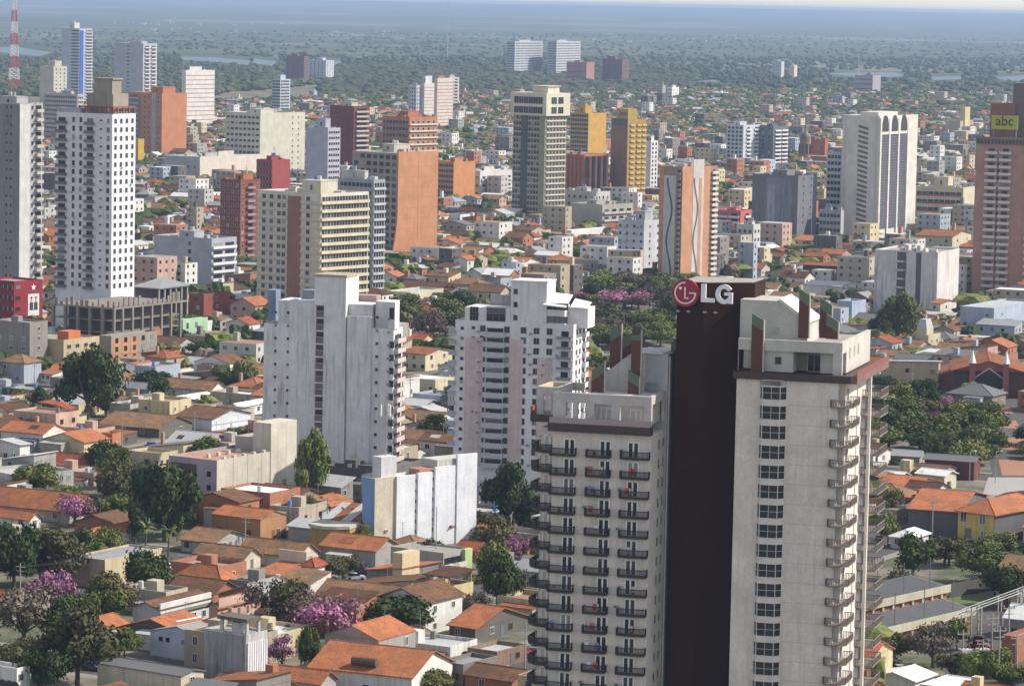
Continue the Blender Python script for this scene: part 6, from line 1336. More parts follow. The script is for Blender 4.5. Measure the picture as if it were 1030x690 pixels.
# plaza groves: dense individual crowns inside picture-plan outlines
def free(x, y, r):
    p = Vector((x, y, 0))
    for o, ex, ey, W, D in FOOT:
        d = p - o
        if abs(d.x) > 90 or abs(d.y) > 90: continue
        a, b = d.dot(ex), d.dot(ey)
        if -W - r < a < r and -r < b < D + r: return False
    return True
def inpoly(x, y, P):
    c = False
    for i in range(len(P)):
        x1, y1 = P[i]; x2, y2 = P[i - 1]
        if (y1 > y) != (y2 > y) and x < (x2 - x1) * (y - y1) / (y2 - y1) + x1: c = not c
    return c
GROVES = [([(95, 480), (150, 470), (205, 478), (215, 522), (190, 548), (110, 530)], 9, 8.5, ['dark', 'olive', 'green', 'dark'], (7, 12)), ([(-40, 565), (50, 572), (112, 612), (125, 650), (100, 668), (95, 700), (105, 745), (-40, 745)], 9, 9, ['olive', 'dark', 'grey', 'green', 'mauve', 'olive'], (8, 13)), ([(872, 690), (880, 660), (955, 662), (1035, 685), (1035, 725), (872, 725)], 7, 4.5, ['olive', 'green', 'grey', 'light'], (4, 8)),
          ([(930, 598), (940, 562), (1000, 556), (1040, 572), (1040, 596), (990, 586), (950, 600)], 9, 5.5, ['olive', 'green', 'dark', 'mauve'], (7, 10)), ([(588, 345), (592, 310), (600, 292), (640, 289), (700, 296), (720, 345), (690, 380), (640, 372), (600, 372)], 9.5, 8, ['green', 'light', 'dark', 'olive', 'light', 'green', 'mauve'], (9, 15)),
          ([(880, 400), (905, 385), (960, 392), (982, 412), (992, 448), (1000, 472), (985, 482), (950, 474), (900, 468), (878, 440)], 9.5, 8.5, ['dark', 'dark', 'green', 'olive', 'green', 'light'], (9, 15))]
rt = random.Random(21); 
def blocks(px0, px1, py0, py1, Y, lim=.3, ratio='f'):
    a = max(1e-6, (px1 - px0) * (py1 - py0))
    for x0, x1, y0, y1, HY in HERO:
        if Y >= HY: continue
        ox, oy = min(px1, x1) - max(px0, x0), min(py1, y1) - max(py0, y0)
        if ox > 0 and oy > 0 and (ox * oy > lim * a or ox * oy > .45 * (x1 - x0) * (y1 - y0)): return True
    return False
for P, step, hh, kinds, ws_ in GROVES:
    gs = [ground(x, y) for x, y in P]; x0, x1 = min(g.x for g in gs), max(g.x for g in gs); y0, y1 = min(g.y for g in gs), max(g.y for g in gs)
    y = y0
    while y < y1:
        x = x0
        while x < x1:
            gx, gy = x + rt.uniform(-3, 3), y + rt.uniform(-3, 3); px, py = proj((gx, gy, 0)); k_ = F_PX / gy
            if inpoly(px, py, P) and free(gx, gy, 2) and not blocks(px - 5 * k_, px + 5 * k_, py - hh * k_, py, gy, .1) and not (560 < px < 735 and py > 352): tree(gx, gy, rt.uniform(*ws_), hh * rt.uniform(.8, 1.25), rt.choice(kinds), None, None, 'trees growing in groves')
            x += step
        y += step * 1.5
# palms
def palm(px, pyb, hpx, label):
    g = ground(px, pyb); k = F_PX / g.y; h = hpx / k; r = random.Random(int(px)); root = empty('palm_tree', g, 0, label, 'palm tree')
    MB().bar((0, 0, 0), (.2, 0, h * .78), .22, bark, .15, 7).build('trunk', None, root)
    mb = MB(); lm = LEAFM['green']
    for q in range(22):
        a = r.uniform(0, 6.28); e = r.uniform(-.1, 1.3); L = r.uniform(1.8, 2.6); p = Vector((.2, 0, h * .78)); d = Vector((math.cos(a) * math.cos(e), math.sin(a) * math.cos(e), math.sin(e)))
        for s_ in range(5):
            w_ = .42 * (1 - abs(s_ - 2) / 4); q2 = p + d * (L / 5); sd_ = d.cross(Vector((0, 0, 1))).normalized() * w_
            mb.face([p - sd_, q2 - sd_ * .8, q2 + Vector((0, 0, .12)), p + Vector((0, 0, .12))], lm).face([p + Vector((0, 0, .12)), q2 + Vector((0, 0, .12)), q2 + sd_ * .8, p + sd_], lm)
            p = q2; d = (d + Vector((0, 0, -.32))).normalized()
    mb.build('crown', None, root)
palm(169, 562, 34, 'palm tree right of the tan block, above orange roofs'); palm(146, 556, 30, 'palm tree behind the tan block roof'); palm(414, 330, 24, 'small palm left of the mauve tree'); palm(505, 606, 30, 'palm in front of dark trees by the alley'); palm(163, 590, 20, 'short palm beside the dark tree before the tan block')
# ================================================================== filler houses
KEEP_OUT = [P for P, *_ in GROVES] + [[(925, 383), (1060, 383), (1060, 404), (975, 404)], [(984, 400), (1040, 398), (1040, 500), (985, 500)], [(940, 596), (1040, 590), (1040, 700), (960, 700), (950, 640)], [(866, 568), (866, 545), (900, 528), (906, 536), (886, 570)],
            [(955, 480), (1040, 480), (1040, 520), (955, 520)], [(860, 575), (880, 560), (1040, 545), (1040, 640), (860, 655)]]
def free(x, y, r):
    p = Vector((x, y, 0))
    for o, ex, ey, W, D in FOOT:
        d = p - o
        if abs(d.x) > 90 or abs(d.y) > 90: continue
        a, b = d.dot(ex), d.dot(ey)
        if -W - r < a < r and -r < b < D + r: return False
    return True
def treefree(x, y, r):
    return all((x - a) ** 2 + (y - b) ** 2 > (w_ * .32 + r) ** 2 for a, b, w_ in TREES)
def hidden(px, py): return (548 < px < 872 and py > 415) or (740 < px < 850 and py > 352)
rf = random.Random(99)
PAL = [('orange', 19), ('red', 8), ('tan', 19), ('brown', 18), ('dkbrown', 12), ('rust', 9), ('white', 5), ('pale', 6), ('grey', 9), ('dkgrey', 9), ('blue', 1)]
PALX = [k for k, n in PAL for _ in range(n)]
WC = [(.62, .61, .59), (.46, .45, .42), (.44, .39, .31), (.38, .33, .25), (.33, .32, .30), (.24, .22, .20), (.12, .115, .11), (.48, .33, .27), (.36, .16, .10), (.55, .47, .30), (.34, .39, .46), (.62, .62, .6)]
WN = ['white', 'off-white', 'cream', 'tan', 'grey', 'drab grey', 'dark', 'salmon', 'brick', 'ochre', 'pale blue', 'bright white']
RN = {'orange': 'bright orange tiled', 'red': 'red tiled', 'tan': 'tan tiled', 'brown': 'brown tiled', 'dkbrown': 'dark brown tiled', 'rust': 'rust-coloured tiled', 'white': 'white metal roofed', 'pale': 'pale metal roofed', 'grey': 'grey metal roofed', 'dkgrey': 'dark grey roofed', 'blue': 'bluish metal roofed'}
FN = {'gx': 'gabled', 'gy': 'gable-ended', 'hip': 'hipped', 'sy': 'lean-to', 'sx': 'mono-pitched', 'flat': 'flat-topped'}
cand = []
for (i, j) in BLOCKS:
    a0, b0 = i * PITCH_B, j * PITCH_B; w_ = PITCH_B - ST; v0 = 3.0
    while v0 < w_ - 8:
        dd = rf.uniform(9, 15); u0 = 2.5
        while u0 < w_ - 7:
            ww = rf.uniform(6.5, 15)
            if u0 + ww > w_ - 1: ww = w_ - 2 - u0
            if ww < 5: break
            cand.append((a0 + u0, b0 + v0, ww, min(dd, w_ - 2 - v0) * rf.uniform(.72, .97))); u0 += ww + rf.choice([0.1, .1, .6, 1.5, 3])
        v0 += dd + rf.choice([0, 0, 1.2, 3])
houses = []; treesp = []
for (u, v_, ww, dd) in cand:
    c = uv(u + ww / 2, v_ + dd / 2); px, py = proj(c)
    if not (-170 < px < 1200 and py < 760) or any(inpoly(px, py, P) for P in KEEP_OUT): continue
    far_ = c.y > 3000
    if not free(c.x, c.y, min(ww, dd) * .46): continue
    if c.y < 2600 and not treefree(c.x, c.y, 2.0): continue
    t = rf.random(); tp = .15 + (.17 if c.y > 2000 else 0) + (.12 if far_ else 0) + (.25 if c.y > 3900 else 0)
    if t < tp: treesp.append((c.x, c.y, min(13, ww))); continue
    if rf.random() < .5: treesp.append((*uv(u + ww * rf.uniform(.0, 1.), v_ + dd + .5)[:2], rf.uniform(3.5, 8)))
    mid_ = rf.random() < (.025 if c.y > 3400 else (.13 if px > 560 else .075) if c.y > 1350 else .03 if c.y > 1100 else .012)
    houses.append((c.y, u, v_, ww, dd, mid_))
houses.sort()
def geo(u, v_, ww, dd, mid_, r):
    o = uv(u + ww, v_)          # near right corner
    if mid_: h = r.uniform(8, 17); kind = 'flat'
    else: h = r.choice([3.1, 3.3, 3.6, 3.9, 4.3, 6.2, 6.6]); kind = r.choice(['gx', 'gx', 'gx', 'gy', 'gy', 'hip', 'sy', 'sx', 'flat', 'flat', 'flat'])
    rc = r.choice(PALX)
    if kind == 'flat' and rc in ('orange', 'red', 'tan', 'brown'): rc = r.choice(['grey', 'pale', 'white', 'dkgrey', 'tan'])
    wi = r.randrange(len(WC)); 
    return o, h, kind, rc, wi
N_NEAR = 215
near_n = 0; mass = MB(); cnt = 0
for (Y, u, v_, ww, dd, mid_) in houses:
    r = random.Random(int(u * 7 + v_ * 13)); o, h, kind, rc, wi = geo(u, v_, ww, dd, mid_, r); rise = min(ww, dd) * r.uniform(.16, .24); wc = WC[wi]
    px, py = proj(o); pL = proj(uv(u, v_)); pR = proj(uv(u + ww, v_ + dd)); kz = F_PX / Y * h
    if blocks(pL[0], pR[0], py - kz, py, Y):
        h, kind, mid_, rc = 2.6, r.choice(['flat', 'sy', 'flat']), False, r.choice(['grey', 'dkgrey', 'pale', 'dkbrown', 'rust']); rise = .7; kz = F_PX / Y * h
        if blocks(pL[0], pR[0], py - kz, py, Y): continue
    if near_n < N_NEAR and 0 < px < 1030 and py < 700 and not hidden(*proj(uv(u + ww / 2, v_ + dd / 2))):
        near_n += 1
        root = empty('flat_block' if mid_ else 'house', (o.x, o.y, 0), -AL0 + r.uniform(-.05, .05), None, 'apartment block' if mid_ else 'house', 'houses packed in the city blocks')
        m = wall(wc, r.choice([.3, .6, .9])); wb = MB().box(-ww, 0, 0, dd, 0, h, m)
        if kind == 'flat':
            t = .22; z, Z = h, h + r.uniform(.4, 1.1)
            wb.box(-ww, 0, 0, t, z, Z, m).box(-ww, 0, dd - t, dd, z, Z, m).box(-ww, -ww + t, t, dd - t, z, Z, m).box(-t, 0, t, dd - t, z, Z, m)
            rb = MB().box(-ww + t, -t, t, dd - t, h, h + .06, wall(MC.get(rc, (.3, .2, .14)), .6))
            if r.random() < .6:
                x, y = -ww * r.uniform(.3, .8), dd * r.uniform(.3, .8); MB().box(x - 1.3, x + 1.3, y - 1.2, y + 1.2, h, h + 2.3, m).build('stair_head', None, root)
            if r.random() < .6:
                x, y = -ww * r.uniform(.1, .9), dd * r.uniform(.1, .9); MB().cyl(x, y, .6, h, h + 1.5, 10, .5, flat(r.choice([(.08, .2, .5), (.5, .5, .5), (.15, .15, .15)]), .5, name='tank')).build('water_tank', None, root)
        else:
            rb, g = roof_mb(ww, dd, h, kind, rise, roofmat(rc), m, r.choice([.1, .4, .5])); wb.add(g)
            if r.random() < .3: x, y = -ww * r.uniform(.2, .8), dd * r.uniform(.2, .7); MB().box(x - .4, x + .4, y - .4, y + .4, h, h + rise + 1.4, wall((.4, .25, .18), .6)).build('chimney', None, root)
        wb.build('wall', None, root); rb.build('roof', None, root)
        if r.random() < .75 and not mid_:      # lean-to, back rooms, carport
            aw, ad, ah = ww * r.uniform(.3, .6), r.uniform(2.0, 3.6), h * r.uniform(.55, .9); ax = -ww * r.random() * .4
            MB().box(ax - aw, ax, -ad, -.02, 0, ah, wall(WC[(wi + 5) % 12], .8)).build('annex', None, root)
            MB().slab([(ax - aw - .2, -ad - .3, ah + .05), (ax + .2, -ad - .3, ah + .05), (ax + .2, -.03, ah + .35), (ax - aw - .2, -.03, ah + .35)], .1, roofmat(r.choice(['rust', 'grey', 'dkgrey', 'brown', 'pale', 'tan']))).build('annex_roof', None, root)
        if kind != 'flat' and r.random() < .45:
            k_ = (rise / (dd / 2)) if kind in ('gx', 'hip') else None
            if k_ and kind == 'gx': x, y = -ww * r.uniform(.3, .8), dd * .25; s1, s2 = r.uniform(.8, 2), r.uniform(.6, 1.4); MB().slab([(x - s1, y - s2, h + k_ * (y - s2) + .06), (x + s1, y - s2, h + k_ * (y - s2) + .06), (x + s1, y + s2, h + k_ * (y + s2) + .06), (x - s1, y + s2, h + k_ * (y + s2) + .06)], .05, roofmat(r.choice(['pale', 'rust', 'orange', 'dkbrown']))).build('roof_patch', None, root)
        if r.random() < .4:
            x, y = -ww * r.uniform(.2, .8), dd * .6; MB().bar((x, y, h), (x, y, h + rise + 2.6), .05, flat((.3, .3, .3))).bar((x - .7, y, h + rise + 2.4), (x + .7, y, h + rise + 2.4), .03, flat((.3, .3, .3))).bar((x - .5, y, h + rise + 2.0), (x + .5, y, h + rise + 2.0), .03, flat((.3, .3, .3))).build('aerial', None, root)
        nf = max(1, round(h / 3.2)); fh = h / nf; ws = r.choice([(1.0, 1.1), (1.3, 1.2), (.9, 1.5)]); fc = r.choice([None, (.7, .7, .68), (.2, .12, .07)])
        for f in range(nf):
            for face, L, k in (('F', ww, max(1, int(ww / 4.5))), ('R', dd, max(1, int(dd / 5)))):
                for q in range(k):
                    if r.random() < .3: continue
                    pos = (-ww + L * (q + .5) / k, 0, f * fh + 1) if face == 'F' else (0, L * (q + .5) / k, f * fh + 1)
                    link('window', win_mesh(*ws, fc, 1), root, pos, 0 if face == 'F' else math.pi / 2)
        if r.random() < .5: MB().box(-ww * .5 - .5, -ww * .5 + .5, -.06, .02, 0, 2.1, flat(r.choice([(.2, .1, .05), (.12, .14, .16), (.35, .33, .3)]), .6, name='door_paint')).build('door', None, root)
        adj = ('tall ' if mid_ else 'two-storey ' if h > 6 else '') if h > 6 else ''
        look = (f"{adj}{WN[wi]} flat-topped block with {'tan' if rc in ('tan', 'rust', 'dkbrown') else rc if rc in ('white', 'grey', 'pale') else 'dull'} roof" if kind == 'flat' else f"{adj}{RN[rc]} {FN[kind]} house, {WN[wi]} walls")
        THINGS.append((root, Vector((o.x, o.y, h)), look, 'house'))
    else:
        if py > 760: continue
        cnt += 1; mb = MB(); m = WALLP[wi] if 'WALLP' in globals() else wall(wc, .6)
        big = Y > 2600
        mb.box(-ww, 0, 0, dd, 0, h, m, False)
        if kind == 'flat': mb.box(-ww + .3, -.3, .3, dd - .3, h, h + .05, wall(MC.get(rc, (.3, .2, .14)), .6), False)
        else:
            rb, g = roof_mb(ww, dd, h, kind, rise, roofmat(rc), m, .4); mb.add(g)
            if big:
                r2_ = MB()
                for f, k in zip(rb.f[:], rb.mi): pass
            mb.add(rb)
        if r.random() < .35: x, y = -ww * r.uniform(.2, .8), dd * r.uniform(.2, .8); mb.box(x - .8, x + .8, y - .8, y + .8, h, h + rise + r.uniform(.6, 1.6), wall(WC[(wi + 3) % 12], .6), False)
        if Y < 3600 or mid_:
            gm_ = glassv(); nf = max(1, round(h / 3.1)); fh = h / nf
            for f in range(nf):
                for q in range(max(1, int(ww / 4))): x = -ww + 4 * q + 2; mb.box(x - .6, x + .6, -.06, 0, f * fh + 1, f * fh + 2.2, gm_, False)
                for q in range(max(1, int(dd / 4))): y = 4 * q + 2; mb.box(0, .06, y - .6, y + .6, f * fh + 1, f * fh + 2.2, gm_, False)
        mass.add(mb, Matrix.Translation((o.x, o.y, 0)) @ Matrix.Rotation(-AL0 + r.uniform(-.08, .08), 4, 'Z'))
# scattered settlements and sheds far out on the plain
rr_ = random.Random(4)
for (x0, x1, y0, y1, n) in ((100, 240, 22, 26, 16), (150, 240, 29, 35, 12), (330, 390, 32, 37, 22), (395, 500, 34, 40, 22), (590, 730, 38, 44, 46), (740, 900, 28, 50, 40), (540, 700, 24, 40, 24), (900, 1030, 34, 56, 26), (250, 640, 50, 62, 20), (120, 500, 16, 40, 24), (700, 1030, 56, 74, 60)):
    for _ in range(n):
        px, py = rr_.uniform(x0, x1), rr_.uniform(y0, y1); g = ground(px, py); k = g.y / F_PX; w2_ = rr_.uniform(1.2, 6) * k * .8; d2 = w2_ * rr_.uniform(.6, 1.5); h = min(12, rr_.uniform(.4, 1.0) * k * 1.2 + 2)
        mass.box(g.x, g.x + w2_, g.y, g.y + d2, 0, h, wall((.62, .62, .6), .2), False)
o = mass.build('distant_houses'); tag(o, kind='stuff')
print('houses', near_n, 'mass', cnt, 'faces', len(mass.f))
# ---- garden and street trees between the houses
treesp.sort(key=lambda t: t[1] - t[2] * 40)
KINDS = ['dark', 'green', 'green', 'olive', 'light', 'dark', 'olive', 'grey', 'green', 'mauve', 'dark']
tm_ = MB(); nt_ = 0; MATK = ['dark', 'green', 'olive', 'green', 'dark', 'dark', 'olive', 'light', 'grey', 'dark', 'green', 'mauve']
rs = random.Random(31)
for (x, y, w_) in treesp:
    px, py = proj((x, y, 0))
    if not free(x, y, 1.0) or any(inpoly(px, py, P) for P in KEEP_OUT[len(GROVES):]): continue
    k_ = F_PX / y * w_ * .5
    if y < 2500 and blocks(px - k_, px + k_, py - k_ * 1.6, py, y): continue
    if nt_ < 105 and not hidden(px, py) and -30 < px < 1060 and py < 760 and (w_ > 4.5 or y < 950):
        nt_ += 1; tree(x, y, w_ * rs.uniform(.9, 1.2), rs.uniform(5.0, 9) * (.7 + w_ / 30), rs.choice(KINDS), None, None, 'garden trees among the houses')
    else:
        kd = LEAFM[rs.choice(MATK) if rs.random() < .5 else 'dark' if y > 3500 or rs.random() < .5 else 'green']; h = rs.uniform(4, 8); w_ = max(w_, 5)
        for q in range(3 if y < 3000 else 2): ico(tm_, (x + rs.uniform(-.4, .4) * w_, y + rs.uniform(-.3, .3) * w_, h * .6 + rs.uniform(-.5, 1)), w_ * rs.uniform(.32, .55), h * .42, kd, rs, 5, 8, .3)
# wooded belts on the far side of the city and clumps over the river plain
BELTS = [([(320, 100), (330, 70), (480, 64), (640, 68), (700, 78), (690, 96), (520, 100), (400, 104)], 2600, 16), ([(-20, 98), (-20, 72), (330, 66), (330, 84), (200, 98)], 900, 14), ([(660, 130), (700, 112), (760, 120), (770, 150), (700, 150)], 260, 12),
         ([(600, 88), (1040, 84), (1040, 128), (700, 122)], 1300, 13), ([(920, 128), (1000, 124), (1000, 150), (940, 150)], 120, 12), ([(-20, 80), (-20, 54), (1040, 60), (1040, 88)], 3000, 10), ([(-20, 60), (-20, 30), (1040, 38), (1040, 64)], 1500, 9)]
fl_ = leafm('far_leaves', (.036, .05, .026), (.07, .085, .045), (.05, .065, .034))
for P, n, size in BELTS:
    x0, x1 = min(p[0] for p in P), max(p[0] for p in P); y0, y1 = min(p[1] for p in P), max(p[1] for p in P); k = 0; t = 0
    while k < n and t < n * 6:
        t += 1; px, py = rs.uniform(x0, x1), rs.uniform(y0, y1)
        if not inpoly(px, py, P) or any(inpoly(px, py + dy_, Q) for Q in RIV for dy_ in (-3, -1, 0, 1, 3)): continue
        g = ground(px, py)
        if not free(g.x, g.y, 3): continue
        k += 1; s = size * rs.uniform(.5, 1.3); hz = min(10, 5 + size * .15) * rs.uniform(.6, 1.1) * (.75 if py < 60 else 1)
        ico(tm_, (g.x, g.y, hz * .35), s * .6, hz * .75, fl_ if size > 8 and size < 11 or size > 15 or rs.random() < .6 else LEAFM['olive'] if rs.random() < .3 else LEAFM['dark'], rs, 4, 7, .35)
o = tm_.build('distant_woodland'); tag(o, kind='stuff'); print('trees', nt_, 'mass faces', len(tm_.f))
# ================================================================== vehicles, poles, substation
def car(px, py, ang, col, label, van=False):
    g = ground(px, py); root = empty('parked_car', (g.x, g.y, .02), ang, label, 'van' if van else 'car', 'vehicles in the streets')
    k = ('car', col, van)
    if k not in _um:
        m = flat(col, .3, name='car_paint'); L, Wd = (4.9, 1.9) if van else (4.2, 1.7); mb = MB()
        if van: mb.extr([(-L / 2, .3), (L / 2, .3), (L / 2, 1.0), (L / 2 - .9, 1.15), (L / 2 - 1.5, 1.95), (-L / 2, 2.0)], -Wd / 2, Wd / 2, m)
        else: mb.extr([(-L / 2, .28), (L / 2, .28), (L / 2, .75), (L / 2 - .9, .9), (-L / 2 + .6, .92), (-L / 2, .85)], -Wd / 2, Wd / 2, m)
        cb = MB(); g_ = glass()
        if van: cb.extr([(L / 2 - 1.45, 1.2), (L / 2 - .95, 1.2), (L / 2 - 1.5, 1.8)], -Wd / 2 - .01, Wd / 2 + .01, g_)
        else: cb.extr([(-1.5, .9), (1.1, .9), (.5, 1.38), (-1.0, 1.4)], -Wd / 2 + .12, Wd / 2 - .12, g_)
        rf_ = MB().box(-.95 if not van else -2.3, .45 if not van else 1, -Wd / 2 + .15, Wd / 2 - .15, 1.4 if not van else 2.0, 1.44 if not van else 2.04, m)
        wh_ = MB(); N = 12; wh_.extr([(.32 * math.cos(2 * math.pi * i / N), .32 * math.sin(2 * math.pi * i / N)) for i in range(N)], -.1, .1, flat((.02, .02, .02), .8, name='tyre'))
        _um[k] = (mb.mesh('body'), cb.mesh('cabin_glass'), rf_.mesh('car_roof'), wh_.mesh('wheel'), L, Wd)
    a, c, r_, w_, L, Wd = _um[k]
    link('body', a, root); link('cabin_glass', c, root); link('car_roof', r_, root)
    for sx in (-1, 1):
        for sy in (-1, 1): link('wheel', w_, root, (sx * L * .32, sy * (Wd / 2 - .08), .32))
    return root
A_ = R(90) - AL0
for a in ((986, 402, A_, (.7, .7, .72), 'white car parked first beside the plaza trees'), (990, 406, A_, (.6, .62, .65), 'silver-white car parked second beside the plaza trees'), (993, 411, A_, (.7, .7, .7), 'white car parked third in line by the plaza, lowest'), (1001, 404, A_ + .3, (.05, .05, .06), 'dark car crossing in front of the station'),
          (988, 426, A_, (.5, .5, .52), 'grey car beside the orange paving'), (885, 544, A_ + .2, (.10, .02, .03), 'dark maroon car in the street bend left of the yellow hall'), (876, 551, A_ + .4, (.03, .03, .035), 'black car at the street bend beside the tower balconies'),
          (479, 584, A_, (.6, .45, .02), 'yellow car in the alley near the pink tree'), (357, 583, .3, (.6, .6, .6), 'white car in the yard below the mustard hall'), (335, 587, .3, (.03, .03, .03), 'dark car in the yard below the mustard hall'),
          (888, 676, .2, (.5, .5, .52), 'silver car in the lot below the brick piers, left'), (897, 673, .2, (.04, .04, .05), 'black car in the lot below the brick piers, middle'), (906, 676, .2, (.65, .65, .65), 'white car in the lot below the brick piers, right'), (268, 314, A_, (.7, .7, .7), 'white car at the foot of the cream ribbon tower')): car(*a)
car(893, 668, .2, (.55, .56, .58), 'silver van behind the cars below the brick piers', True)
pm = flat((.33, .32, .30), .7, name='pole_concrete')
PO = [(968, 668, 36, 'first'), (976, 650, 40, ''), (988, 672, 30, ''), (997, 660, 44, ''), (1004, 690, 62, ''), (1014, 652, 46, ''), (1022, 676, 40, ''), (963, 640, 22, ''), (1027, 640, 52, '')]
POL = ['slim pole left of the transformers', 'tall pole behind the transformers', 'short pole right of the transformers', 'pole with twin insulators under the pipe bridge', 'tallest pale post near the bottom right corner', 'post right of the pipe bridge end', 'post beside the brick building, bottom right', 'low pole at the left end of the pipe bridge', 'tall post at the right edge by the lawn']
for (px, py, h, _), lab in zip(PO, POL):
    g = ground(px, py); k = F_PX / g.y; hh = h / k; root = empty('utility_pole', g, .4, lab, 'pole', 'poles of the substation')
    MB().bar((0, 0, 0), (0, 0, hh), .2, pm, .12, 6).build('post', None, root)
    MB().box(-1.3, 1.3, -.08, .08, hh - .9, hh - .75, pm).box(-1, 1, -.07, .07, hh - 2, hh - 1.87, pm).build('crossarm', None, root)
    for s in (-1.1, 0, 1.1): MB().cyl(s, 0, .1, hh - .75, hh - .3, 6, mat=flat((.4, .38, .36))).build('insulator', None, root)
g = ground(975, 672); root = empty('transformer', g, .3, 'pale grey transformers with cooling fins and bushings, lower right', 'transformer'); wm_ = flat((.5, .52, .55), .5, name='grey_enamel')
for q in range(2):
    x = q * 3.4 - 1.5; t = MB().box(x, x + 2.2, 0, 1.8, .3, 3.4, wm_).build('tank', None, root)
    for s in range(5): MB().box(x + .1 + s * .42, x + .2 + s * .42, -.5, 0, .6, 3, wm_).build('fin', None, t)
    for s in range(3): MB().cyl(x + .4 + s * .7, .9, .13, 3.4, 4.6, 8, .07, flat((.25, .14, .1))).build('bushing', None, root)
root = empty('pipe_bridge', ground(946, 650), 0, 'bundle of pale pipes on a trestle rising to the right edge', 'pipe bridge')
g0 = root.location.copy(); A0 = Vector((0, 0, 4.6)); e = ground(1045, 632); B0 = Vector((e.x - g0.x, e.y - g0.y, 8.5))
for q in range(3): off = Vector((0, q * 2.2, 0)); MB().bar(A0 + off, B0 + off, .08, flat((.34, .35, .36), .5, name='white_pipe'), n=8).build('pipe', None, root)
for q in range(6): p = A0.lerp(B0, q / 5); MB().bar((p.x, p.y, 0), (p.x, p.y, p.z), .16, pm).bar((p.x, p.y + 4.4, 0), (p.x, p.y + 4.4, p.z), .16, pm).bar((p.x, p.y, p.z - .3), (p.x, p.y + 4.4, p.z - .3), .14, pm).build('trestle', None, root)
# lamps along the plaza street
for q, (px, py, lab) in enumerate(((975, 486, 'street lamp beside the maroon wall'), (1003, 420, 'street lamp standing on the orange paving, far one'), (1001, 486, 'street lamp at the near end of the orange paving'))):
    g = ground(px, py); root = empty('street_lamp', g, .5, lab, 'street lamp', 'lamps of the plaza street'); MB().bar((0, 0, 0), (0, 0, 8), .11, pm, .07, 6).build('post', None, root)
    MB().bar((0, 0, 8), (1.5, 0, 8.3), .05, pm).build('arm', None, root); MB().box(1.2, 2.0, -.16, .16, 8.2, 8.36, flat((.5, .5, .5))).build('lamp_head', None, root)
# long garden walls in the foreground
for (pts, h, c, lab) in (([(232, 640), (262, 622)], 2.4, (.45, .43, .40), 'stained wall beside the salmon facade'), ([(262, 612), (300, 640)], 2.6, (.55, .55, .55), 'white garden wall under the mauve tree'), ([(130, 655), (150, 645)], 2.2, (.5, .48, .44), 'short garden wall by the small orange hipped house'), ([(872, 470), (880, 468)], 2, (.5, .4, .3), 'short tan wall right of the tower'), ([(300, 590), (345, 578)], 2.3, (.30, .28, .26), 'low dark wall below the kiosk'), ([(955, 602), (1035, 588)], 3, (.10, .10, .10), 'dark long wall behind the lawn')):
    a, c_ = ground(*pts[0]), ground(*pts[1]); d = c_ - a; root = MB().box(0, d.length, 0, .25, 0, h, wall(c, .7)).build('garden_wall', None, None, a, math.atan2(d.y, d.x)); tag(root, lab, 'wall')
# random traffic and street poles on the visible streets
rc_ = random.Random(77); nC = nP = 0; SC = [((.68, .68, .7), 'white'), ((.45, .46, .48), 'silver'), ((.03, .03, .035), 'black'), ((.30, .03, .03), 'red'), ((.05, .08, .2), 'dark blue'), ((.2, .21, .22), 'grey')]
for (i, j) in sorted(BLOCKS, key=lambda q: uv(q[0] * PITCH_B, q[1] * PITCH_B).y):
    if nC > 60 and nP > 34: break
    for q in range(9):
        t = rc_.uniform(4, 95); side = rc_.choice([-2.6, 2.6]); along = rc_.random() < .5
        c = uv(i * PITCH_B + t, j * PITCH_B - ST / 2 + side) if along else uv(i * PITCH_B - ST / 2 + side, j * PITCH_B + t)
        px, py = proj(c)
        if not (5 < px < 1025 and 300 < py < 688) or hidden(px, py): continue
        if nC <= 60: nC += 1; cc_, cn = rc_.choice(SC); o = car(px, py, -AL0 if along else math.pi / 2 - AL0, cc_, None); THINGS.append((o, c + Vector((0, 0, .7)), cn + ' car in the street', 'car'))
    for t in (0, 33, 66):
        c = uv(i * PITCH_B - .8 - .1, j * PITCH_B + t); px, py = proj(c)
        if nP <= 34 and 5 < px < 1025 and 380 < py < 690 and not hidden(px, py) and free(c.x, c.y, .6):
            nP += 1; root = empty('utility_pole', c, -AL0, None, 'pole', 'poles along the streets'); MB().bar((0, 0, 0), (0, 0, 9), .16, pm, .1, 6).build('post', None, root); MB().box(-1.1, 1.1, -.06, .06, 8.2, 8.35, pm).box(-.9, .9, -.06, .06, 7.4, 7.52, pm).build('crossarm', None, root)
            w3 = MB()
            for s in (-1, -.3, .6, 1):
                for z_ in (8.4,):
                    for e in range(6): w3.bar((s, 33 * e / 6, z_ - 1.0 * (1 - (2 * e / 6 - 1) ** 2)), (s, 33 * (e + 1) / 6, z_ - 1.0 * (1 - (2 * (e + 1) / 6 - 1) ** 2)), .018, flat((.03, .03, .03), .6, name='cable'), n=3)
            w3.build('cables', None, root); THINGS.append((root, c + Vector((0, 0, 8)), 'street pole with cables', 'pole'))
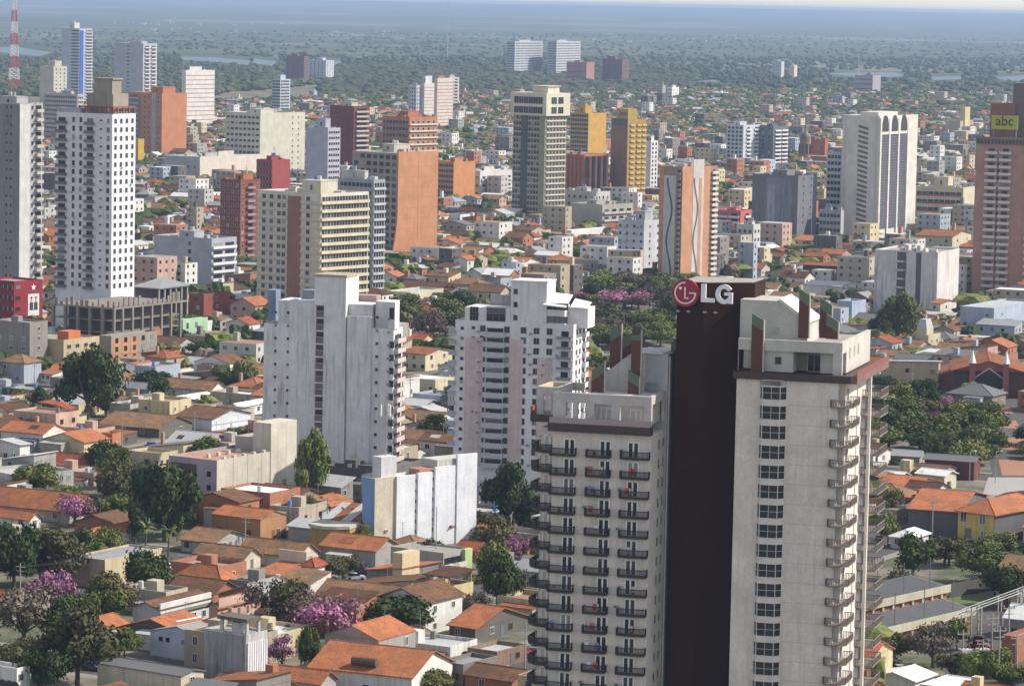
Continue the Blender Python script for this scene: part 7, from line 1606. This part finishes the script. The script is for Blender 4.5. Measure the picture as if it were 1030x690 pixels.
# ================================================================== labels that single out each filler
LM = [(331, 400, 'the slotted white-grey tower'), (97, 210, 'the tall white tower'), (520, 400, 'the pink-striped tower'), (316, 260, 'the cream ribbon tower'), (420, 215, 'the flared orange tower'), (690, 230, 'the wave-painted tower'), (885, 190, 'the arched tower'), (920, 285, 'the stained duplex block'), (1005, 220, 'the brown brick tower'),
      (234, 475, 'the violet-fronted block'), (420, 510, 'the white and blue block'), (336, 635, 'the bright pink tree'), (970, 520, 'the yellow hall'), (120, 325, 'the bare concrete frame'), (20, 310, 'the crimson block'), (195, 265, 'the violet-grey block'), (543, 170, 'the crowned tower'), (88, 395, 'the huge dark tree'), (925, 615, 'the long sheds'), (790, 215, 'the black-stained block'),
      (190, 650, 'the blue-white gabled hall'), (995, 375, 'the brick station'), (630, 310, 'the wide pink plaza tree'), (118, 575, 'the tan block'), (372, 608, 'the white-terraced brown house'), (480, 620, 'the black-balconied tower'), (70, 500, 'the wide left-edge orange roof'), (875, 480, 'the bay-windowed tower'), (428, 400, 'the slotted and pink-striped towers gap')]
ORD = ['first', 'second', 'third', 'fourth', 'fifth', 'sixth', 'seventh', 'eighth', 'ninth', 'tenth', 'eleventh', 'twelfth', 'thirteenth', 'fourteenth', 'fifteenth', 'sixteenth', 'seventeenth', 'eighteenth', 'nineteenth', 'twentieth', 'twenty-first', 'twenty-second', 'twenty-third', 'twenty-fourth', 'twenty-fifth']
bk = {}
for t in THINGS:
    if not t: continue
    root, p, look, cat = t; px, py = proj(p); l = min(LM, key=lambda q: (q[0] - px) ** 2 + 2.2 * (q[1] - py) ** 2); dx, dy = px - l[0], py - l[1]
    rel = ('right of ' if dx > 0 else 'left of ') if abs(dx) > abs(dy) * 1.1 else ('below ' if dy > 0 else 'above ')
    bk.setdefault(look + ' ' + rel + l[2], []).append((px, root))
for base, L in bk.items():
    L.sort(key=lambda q: q[0])
    for i, (px, root) in enumerate(L):
        lab = base if len(L) == 1 else f"{base}, {ORD[min(i, 24)]} from left"
        w__ = lab.split()
        if len(w__) > 16: lab = lab.replace('-coloured tiled', '').replace(' tiled', '').replace('two-storey ', 'tall ')
        root['label'] = lab
# ================================================================== air
hm = bpy.data.materials.new('haze_air'); hm.use_nodes = True; n_ = hm.node_tree; n_.nodes.remove(n_.nodes['Principled BSDF'])
pvn = n_.nodes.new('ShaderNodeVolumePrincipled'); pvn.inputs['Color'].default_value = (.40, .54, .82, 1); pvn.inputs['Density'].default_value = HAZE_DENSITY; pvn.inputs['Anisotropy'].default_value = .2
n_.links.new(pvn.outputs[0], n_.nodes['Material Output'].inputs['Volume'])
o = MB().box(-20000, 20000, -400, 40500, -1, 131).build('haze', hm); tag(o, kind='stuff')
